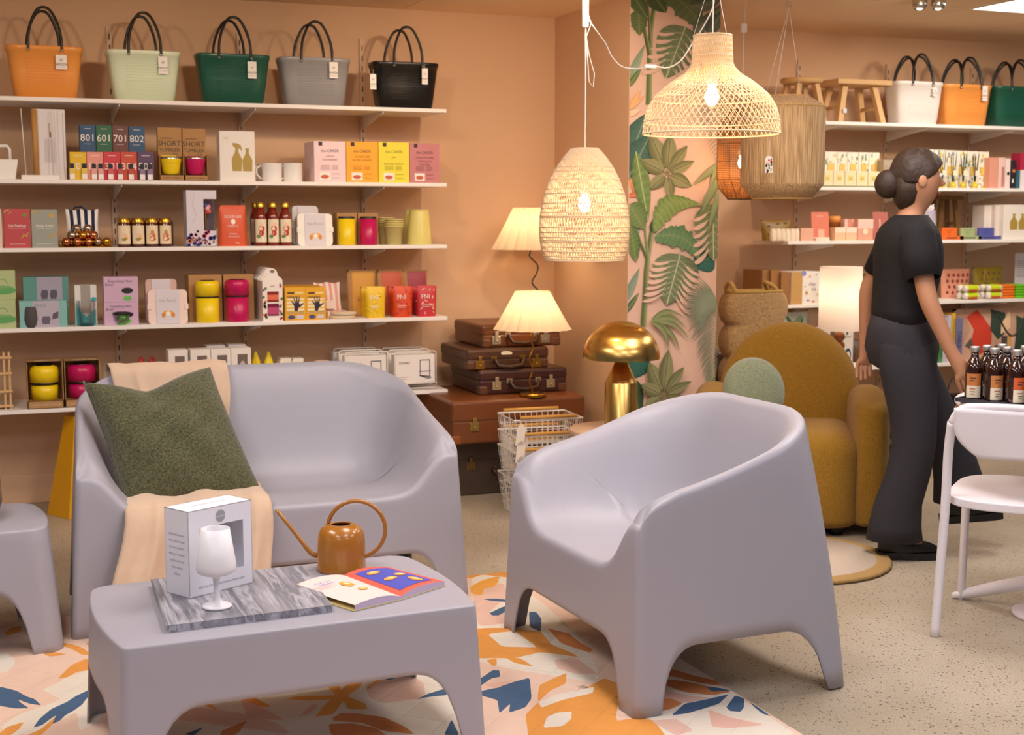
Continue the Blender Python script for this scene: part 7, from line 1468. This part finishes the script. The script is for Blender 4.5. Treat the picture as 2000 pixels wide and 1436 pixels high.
spec=[(1897,784,'C87A3C',-.75,'amber bottle at the left front of the tray'),(1912,776,'4E6048',-1.4,'amber bottle behind the left front one'),(1928,790,'C88040',-.2,'amber bottle with a tan label, second in the front row'),(1936,774,'C87A3C',.5,'amber bottle in the second row behind the tan labelled one'),(1958,784,'D8602A',.9,'amber bottle in the middle of the tray'),(1972,795,'D8602A',-.15,'amber bottle with an orange label, third in the front row'),(1950,766,'C87A3C',1.5,'amber bottle at the back of the tray, left one'),(1976,772,'C87A3C',2.5,'amber bottle at the back of the tray, right one'),(1998,788,'C8501E',.2,'amber bottle cut by the right edge of the picture'),(2004,768,'C87A3C',2.0,'amber bottle at the back right of the tray')]
bmod={}
# rows laid out on the tray in its own axes
grid=[(0,0),(.005,.07),(.072,-.004),(.078,.068),(.150,.066),(.150,-.006),(.02,.142),(.10,.145),(.232,0),(.225,.075)]
for (sp1,(gx,gy)) in zip(spec,grid):
    c=sp1[2]; gx+=QX; gy+=QY; p=Vector((tcx,tcy,0))+Vector((gx*cos(AT)-gy*sin(AT),gx*sin(AT)+gy*cos(AT),zt+.0068))
    if c not in bmod: bmod[c]=mkbottle(c,sp1[4]); bmod[c].location=p; bmod[c].rotation_euler=(0,0,sp1[3])
    else: copy_tree(bmod[c],p,sp1[4],rz=sp1[3])
# ================================================================ PERSON
SK=M('C08A68',.55,subs=.1,name='skin'); SHIRT=M('121114',.85,bump=.2,bscale=300); DEN=M('2C2A30',.9,bump=.25,bscale=400,var=.12,vscale=9); HAIR=M('3A2A20',.6,bump=.9,bscale=60); SHO=M('0E0E10',.35)
px0,py0=3.40,4.45
t=thing('person','person in a black t-shirt and wide dark jeans walking right past the shelves','person',(px0,py0,0),R(-25))
# local: +x walking direction, y across (negative = near side), z up
def body():
    J={'pel':(0,0,.86,.125),'waist':(.0,0,.98,.105),'chest':(.010,0,1.16,.105),'uch':(.005,0,1.255,.078),'neck':(.015,0,1.345,.052),'nk2':(.03,0,1.385,.050),
       'hd0':(.050,0,1.425,.082),'hd1':(.048,0,1.50,.108),'hd2':(.04,0,1.555,.075),
       'sN':(.01,-.150,1.262,.044),'eN':(.045,-.21,1.03,.038),'wN':(.145,-.215,.82,.026),'sF':(.0,.150,1.262,.044),'eF':(-.10,.21,1.05,.038),'wF':(-.10,.22,.83,.026),
       'hN':(.0,-.085,.80,.092),'kN':(.045,-.09,.46,.058),'aN':(-.035,-.09,.10,.038),'fN':(.09,-.095,.045,.032),
       'hF':(.02,.085,.80,.092),'kF':(.20,.09,.50,.058),'aF':(.27,.09,.17,.038),'fF':(.39,.095,.14,.032)}
    E_=[('pel','waist'),('waist','chest'),('chest','uch'),('uch','neck'),('neck','nk2'),('nk2','hd0'),('hd0','hd1'),('hd1','hd2'),('uch','sN'),('sN','eN'),('eN','wN'),('uch','sF'),('sF','eF'),('eF','wF'),('pel','hN'),('hN','kN'),('kN','aN'),('aN','fN'),('pel','hF'),('hF','kF'),('kF','aF'),('aF','fF')]
    names=list(J); V_=[J[n][:3] for n in names]; R_=[J[n][3] for n in names]; ed=[(names.index(a),names.index(b)) for a,b in E_]
    # hands: palm + five fingers each
    for side,wn,d,yo in (('N','wN',Vector((.45,0,-.89)),-1),('F','wF',Vector((-.05,0,-1)),1)):
        w0=Vector(J[wn][:3]); ip=len(V_); V_.append(tuple(w0+d*.045)); R_.append(.024); ed.append((names.index(wn),ip)); ik=len(V_); V_.append(tuple(w0+d*.085)); R_.append(.022); ed.append((ip,ik))
        fwd=Vector((0,0,1)).cross(d.cross(Vector((0,0,1)))) if 0 else Vector((d.z*-1,0,d.x)).normalized()
        for q,ln in ((-.026,.062),(-.009,.072),(.009,.068),(.026,.052)):
            b0_=w0+d*.092+fwd*q; c1=b0_+d*ln*.5+Vector((0,-yo*.008,0)); c2=b0_+d*ln*.95+Vector((0,-yo*.024,0)); i0=len(V_); V_+= [tuple(b0_),tuple(c1),tuple(c2)]; R_+=[.0095,.0085,.0075]; ed+= [(ik,i0),(i0,i0+1),(i0+1,i0+2)]
        b0_=w0+d*.035+fwd*.028; c1=b0_+d*.03+fwd*.016; c2=c1+d*.026; i0=len(V_); V_+= [tuple(b0_),tuple(c1),tuple(c2)]; R_+=[.011,.0095,.0085]; ed+=[(ip,i0),(i0,i0+1),(i0+1,i0+2)]
    me=bpy.data.meshes.new('body'); me.from_pydata(V_,ed,[]); me.materials.append(SK); o=bpy.data.objects.new('body',me); C.objects.link(o); o.parent=t
    s=o.modifiers.new('skin','SKIN'); s.use_smooth_shade=True; ly=me.skin_vertices[0].data if me.skin_vertices else None
    if ly is None:
        bm=bmesh.new(); bm.from_mesh(me); bm.verts.layers.skin.verify(); bm.to_mesh(me); bm.free(); ly=me.skin_vertices[0].data
    for i,r in enumerate(R_): ly[i].radius=(r,r*(.86 if 9>i>5 else 1)); ly[i].use_root=(i==0)
    q=o.modifiers.new('sub','SUBSURF'); q.levels=2; q.render_levels=2; return o
body()
X=Vector((1,0,0)); Yv=Vector((0,1,0)); Z=Vector((0,0,1))
def ring(c,a,b,t1=X,t2=Yv): return (c,t1*a,t2*b)
sh=MB().loft([ring((.0,0,.93),.118,.155),ring((.0,0,.98),.12,.152),ring((.005,0,1.06),.122,.150),ring((.015,0,1.15),.132,.162),ring((.012,0,1.22),.132,.180),ring((.01,0,1.275),.118,.192),ring((.010,0,1.305),.102,.168),ring((.014,0,1.328),.084,.120),ring((.018,0,1.343),.070,.082),ring((.020,0,1.350),.064,.070)],SHIRT,32,cap=False)
for s in (-1,1):
    e=Vector((.03 if s<0 else -.06,s*.20,1.11)); a=Vector((.01,s*.135,1.285)); dv=(e-a).normalized(); t1=dv.cross(Yv).normalized(); t2=dv.cross(t1)
    sh.loft([(a-dv*.03,t1*.062,t2*.060),(a+dv*.02,t1*.072,t2*.066),(a+dv*.09,t1*.070,t2*.062),(e,t1*.064,t2*.058)],SHIRT,20,cap=False)
obj('tshirt',sh,t,solid=.003,label='black t-shirt')
tr_=MB().loft([ring((0,0,.965),.113,.142),ring((0,0,.90),.130,.158),ring((.0,0,.83),.138,.170),ring((.005,0,.77),.125,.165),ring((.01,0,.745),.09,.14)],DEN,32,cap=False)
def legl(P,s):
    R_=[]
    for (x,y,z_,r,ry) in P: R_.append(ring((x,y,z_),r,ry))
    tr_.loft(R_,DEN,26,cap=False)
legl([(.0,-.070,.90,.095,.070),(.0,-.080,.84,.112,.088),(.01,-.088,.72,.102,.088),(.03,-.09,.58,.088,.080),(.04,-.09,.46,.080,.075),(.02,-.09,.34,.082,.076),(-.015,-.09,.22,.088,.078),(-.025,-.09,.13,.098,.084),(-.025,-.09,.075,.106,.088)],-1)
legl([(.0,.070,.90,.095,.070),(.010,.080,.84,.112,.088),(.07,.088,.72,.100,.086),(.14,.09,.60,.086,.078),(.20,.09,.49,.080,.074),(.24,.09,.38,.084,.075),(.265,.09,.28,.096,.082),(.28,.09,.19,.110,.090)],1)
obj('jeans',tr_,t,solid=.004,label='wide dark grey jeans')
def shoe(x,y,z_,pit):
    b=MB(); b.M=Matrix.Translation((x,y,z_))@Matrix.Rotation(pit,4,'Y'); 
    out=[(-.085,-.030),(-.06,-.040),(0,-.036),(.06,-.044),(.12,-.042),(.155,-.025),(.162,0),(.155,.025),(.12,.042),(.06,.044),(0,.036),(-.06,.040),(-.085,.030),(-.092,0)]
    b.prism(out,0,.028,SHO,'z'); 
    b.loft([(Vector((.035,0,.028)),X*.122,Yv*.040),(Vector((.035,0,.045)),X*.120,Yv*.040),(Vector((.02,0,.062)),X*.104,Yv*.037),(Vector((-.01,0,.078)),X*.072,Yv*.034),(Vector((-.03,0,.10)),X*.052,Yv*.032)],SHO,24)
    obj('shoe',b,t,bevel=.004,label='black chunky shoe')
shoe(-.005,-.09,.001,0); shoe(.285,.09,.115,R(-6))
# head details: face features, ears, hair
hd=MB(); hx,hz=.045,1.49
hd.sphere((0,0,0),.012,SK,10,6)
nose=MB(); nose.M=Matrix.Translation((hx+.086,0,1.475)); nose.loft([(Vector((-.012,0,.028)),X*.006,Yv*.007),(Vector((-.004,0,.012)),X*.010,Yv*.009),(Vector((.004,0,-.004)),X*.015,Yv*.014),(Vector((-.004,0,-.014)),X*.010,Yv*.011)],SK,12); obj('nose',nose,t)
ey=MB(); 
for s in (-1,1): ey.sphere((hx+.074,s*.032,1.502),.0100,M('F0EAE4',.2),12,8); ey.sphere((hx+.0803,s*.033,1.502),.0052,M('2A1A10',.2),10,6)
obj('eyes',ey,t); mo=MB(); mo.M=Matrix.Translation((hx+.074,0,1.437)); mo.loft([(Vector((-.004,0,.006)),X*.004,Yv*.012),(Vector((.003,0,.002)),X*.008,Yv*.021),(Vector((.003,0,-.004)),X*.008,Yv*.020),(Vector((-.004,0,-.008)),X*.004,Yv*.012)],M('A05A4A',.5),14); obj('mouth',mo,t)
ea=MB()
for s in (-1,1): ea.M=Matrix.Translation((hx-.004,s*.086,1.480))@Matrix.Scale(.45,4,Yv); ea.sphere((0,0,0),.018,SK,12,8,1.4)
obj('ears',ea,t)
hr=MB()
def hf(u,v):
    a=2*PI*u; ph=PI*v*.62
    front=max(0,cos(a)); R0=.099+.004*sin(7*a)*sin(3*ph); zc=1.510
    ph2=ph*(1-.42*front**1.2)
    x=hx-.010+R0*sin(ph2)*cos(a)*1.02; y=R0*.90*sin(ph2)*sin(a); z_=zc+R0*cos(ph2)*.98
    return (x,y,z_)
hr.grid(hf,40,20,HAIR,cu=True); hr.sphere((hx-.118,0,1.47),.052,HAIR,20,12,1.1); hr.loft([(Vector((hx-.035,0,1.49)),X*.070,Yv*.080),(Vector((hx-.040,0,1.44)),X*.058,Yv*.072),(Vector((hx-.045,0,1.40)),X*.042,Yv*.055),(Vector((hx-.048,0,1.375)),X*.022,Yv*.03)],HAIR,20)
obj('hair',hr,t,solid=.004,label='dark brown hair tied back')
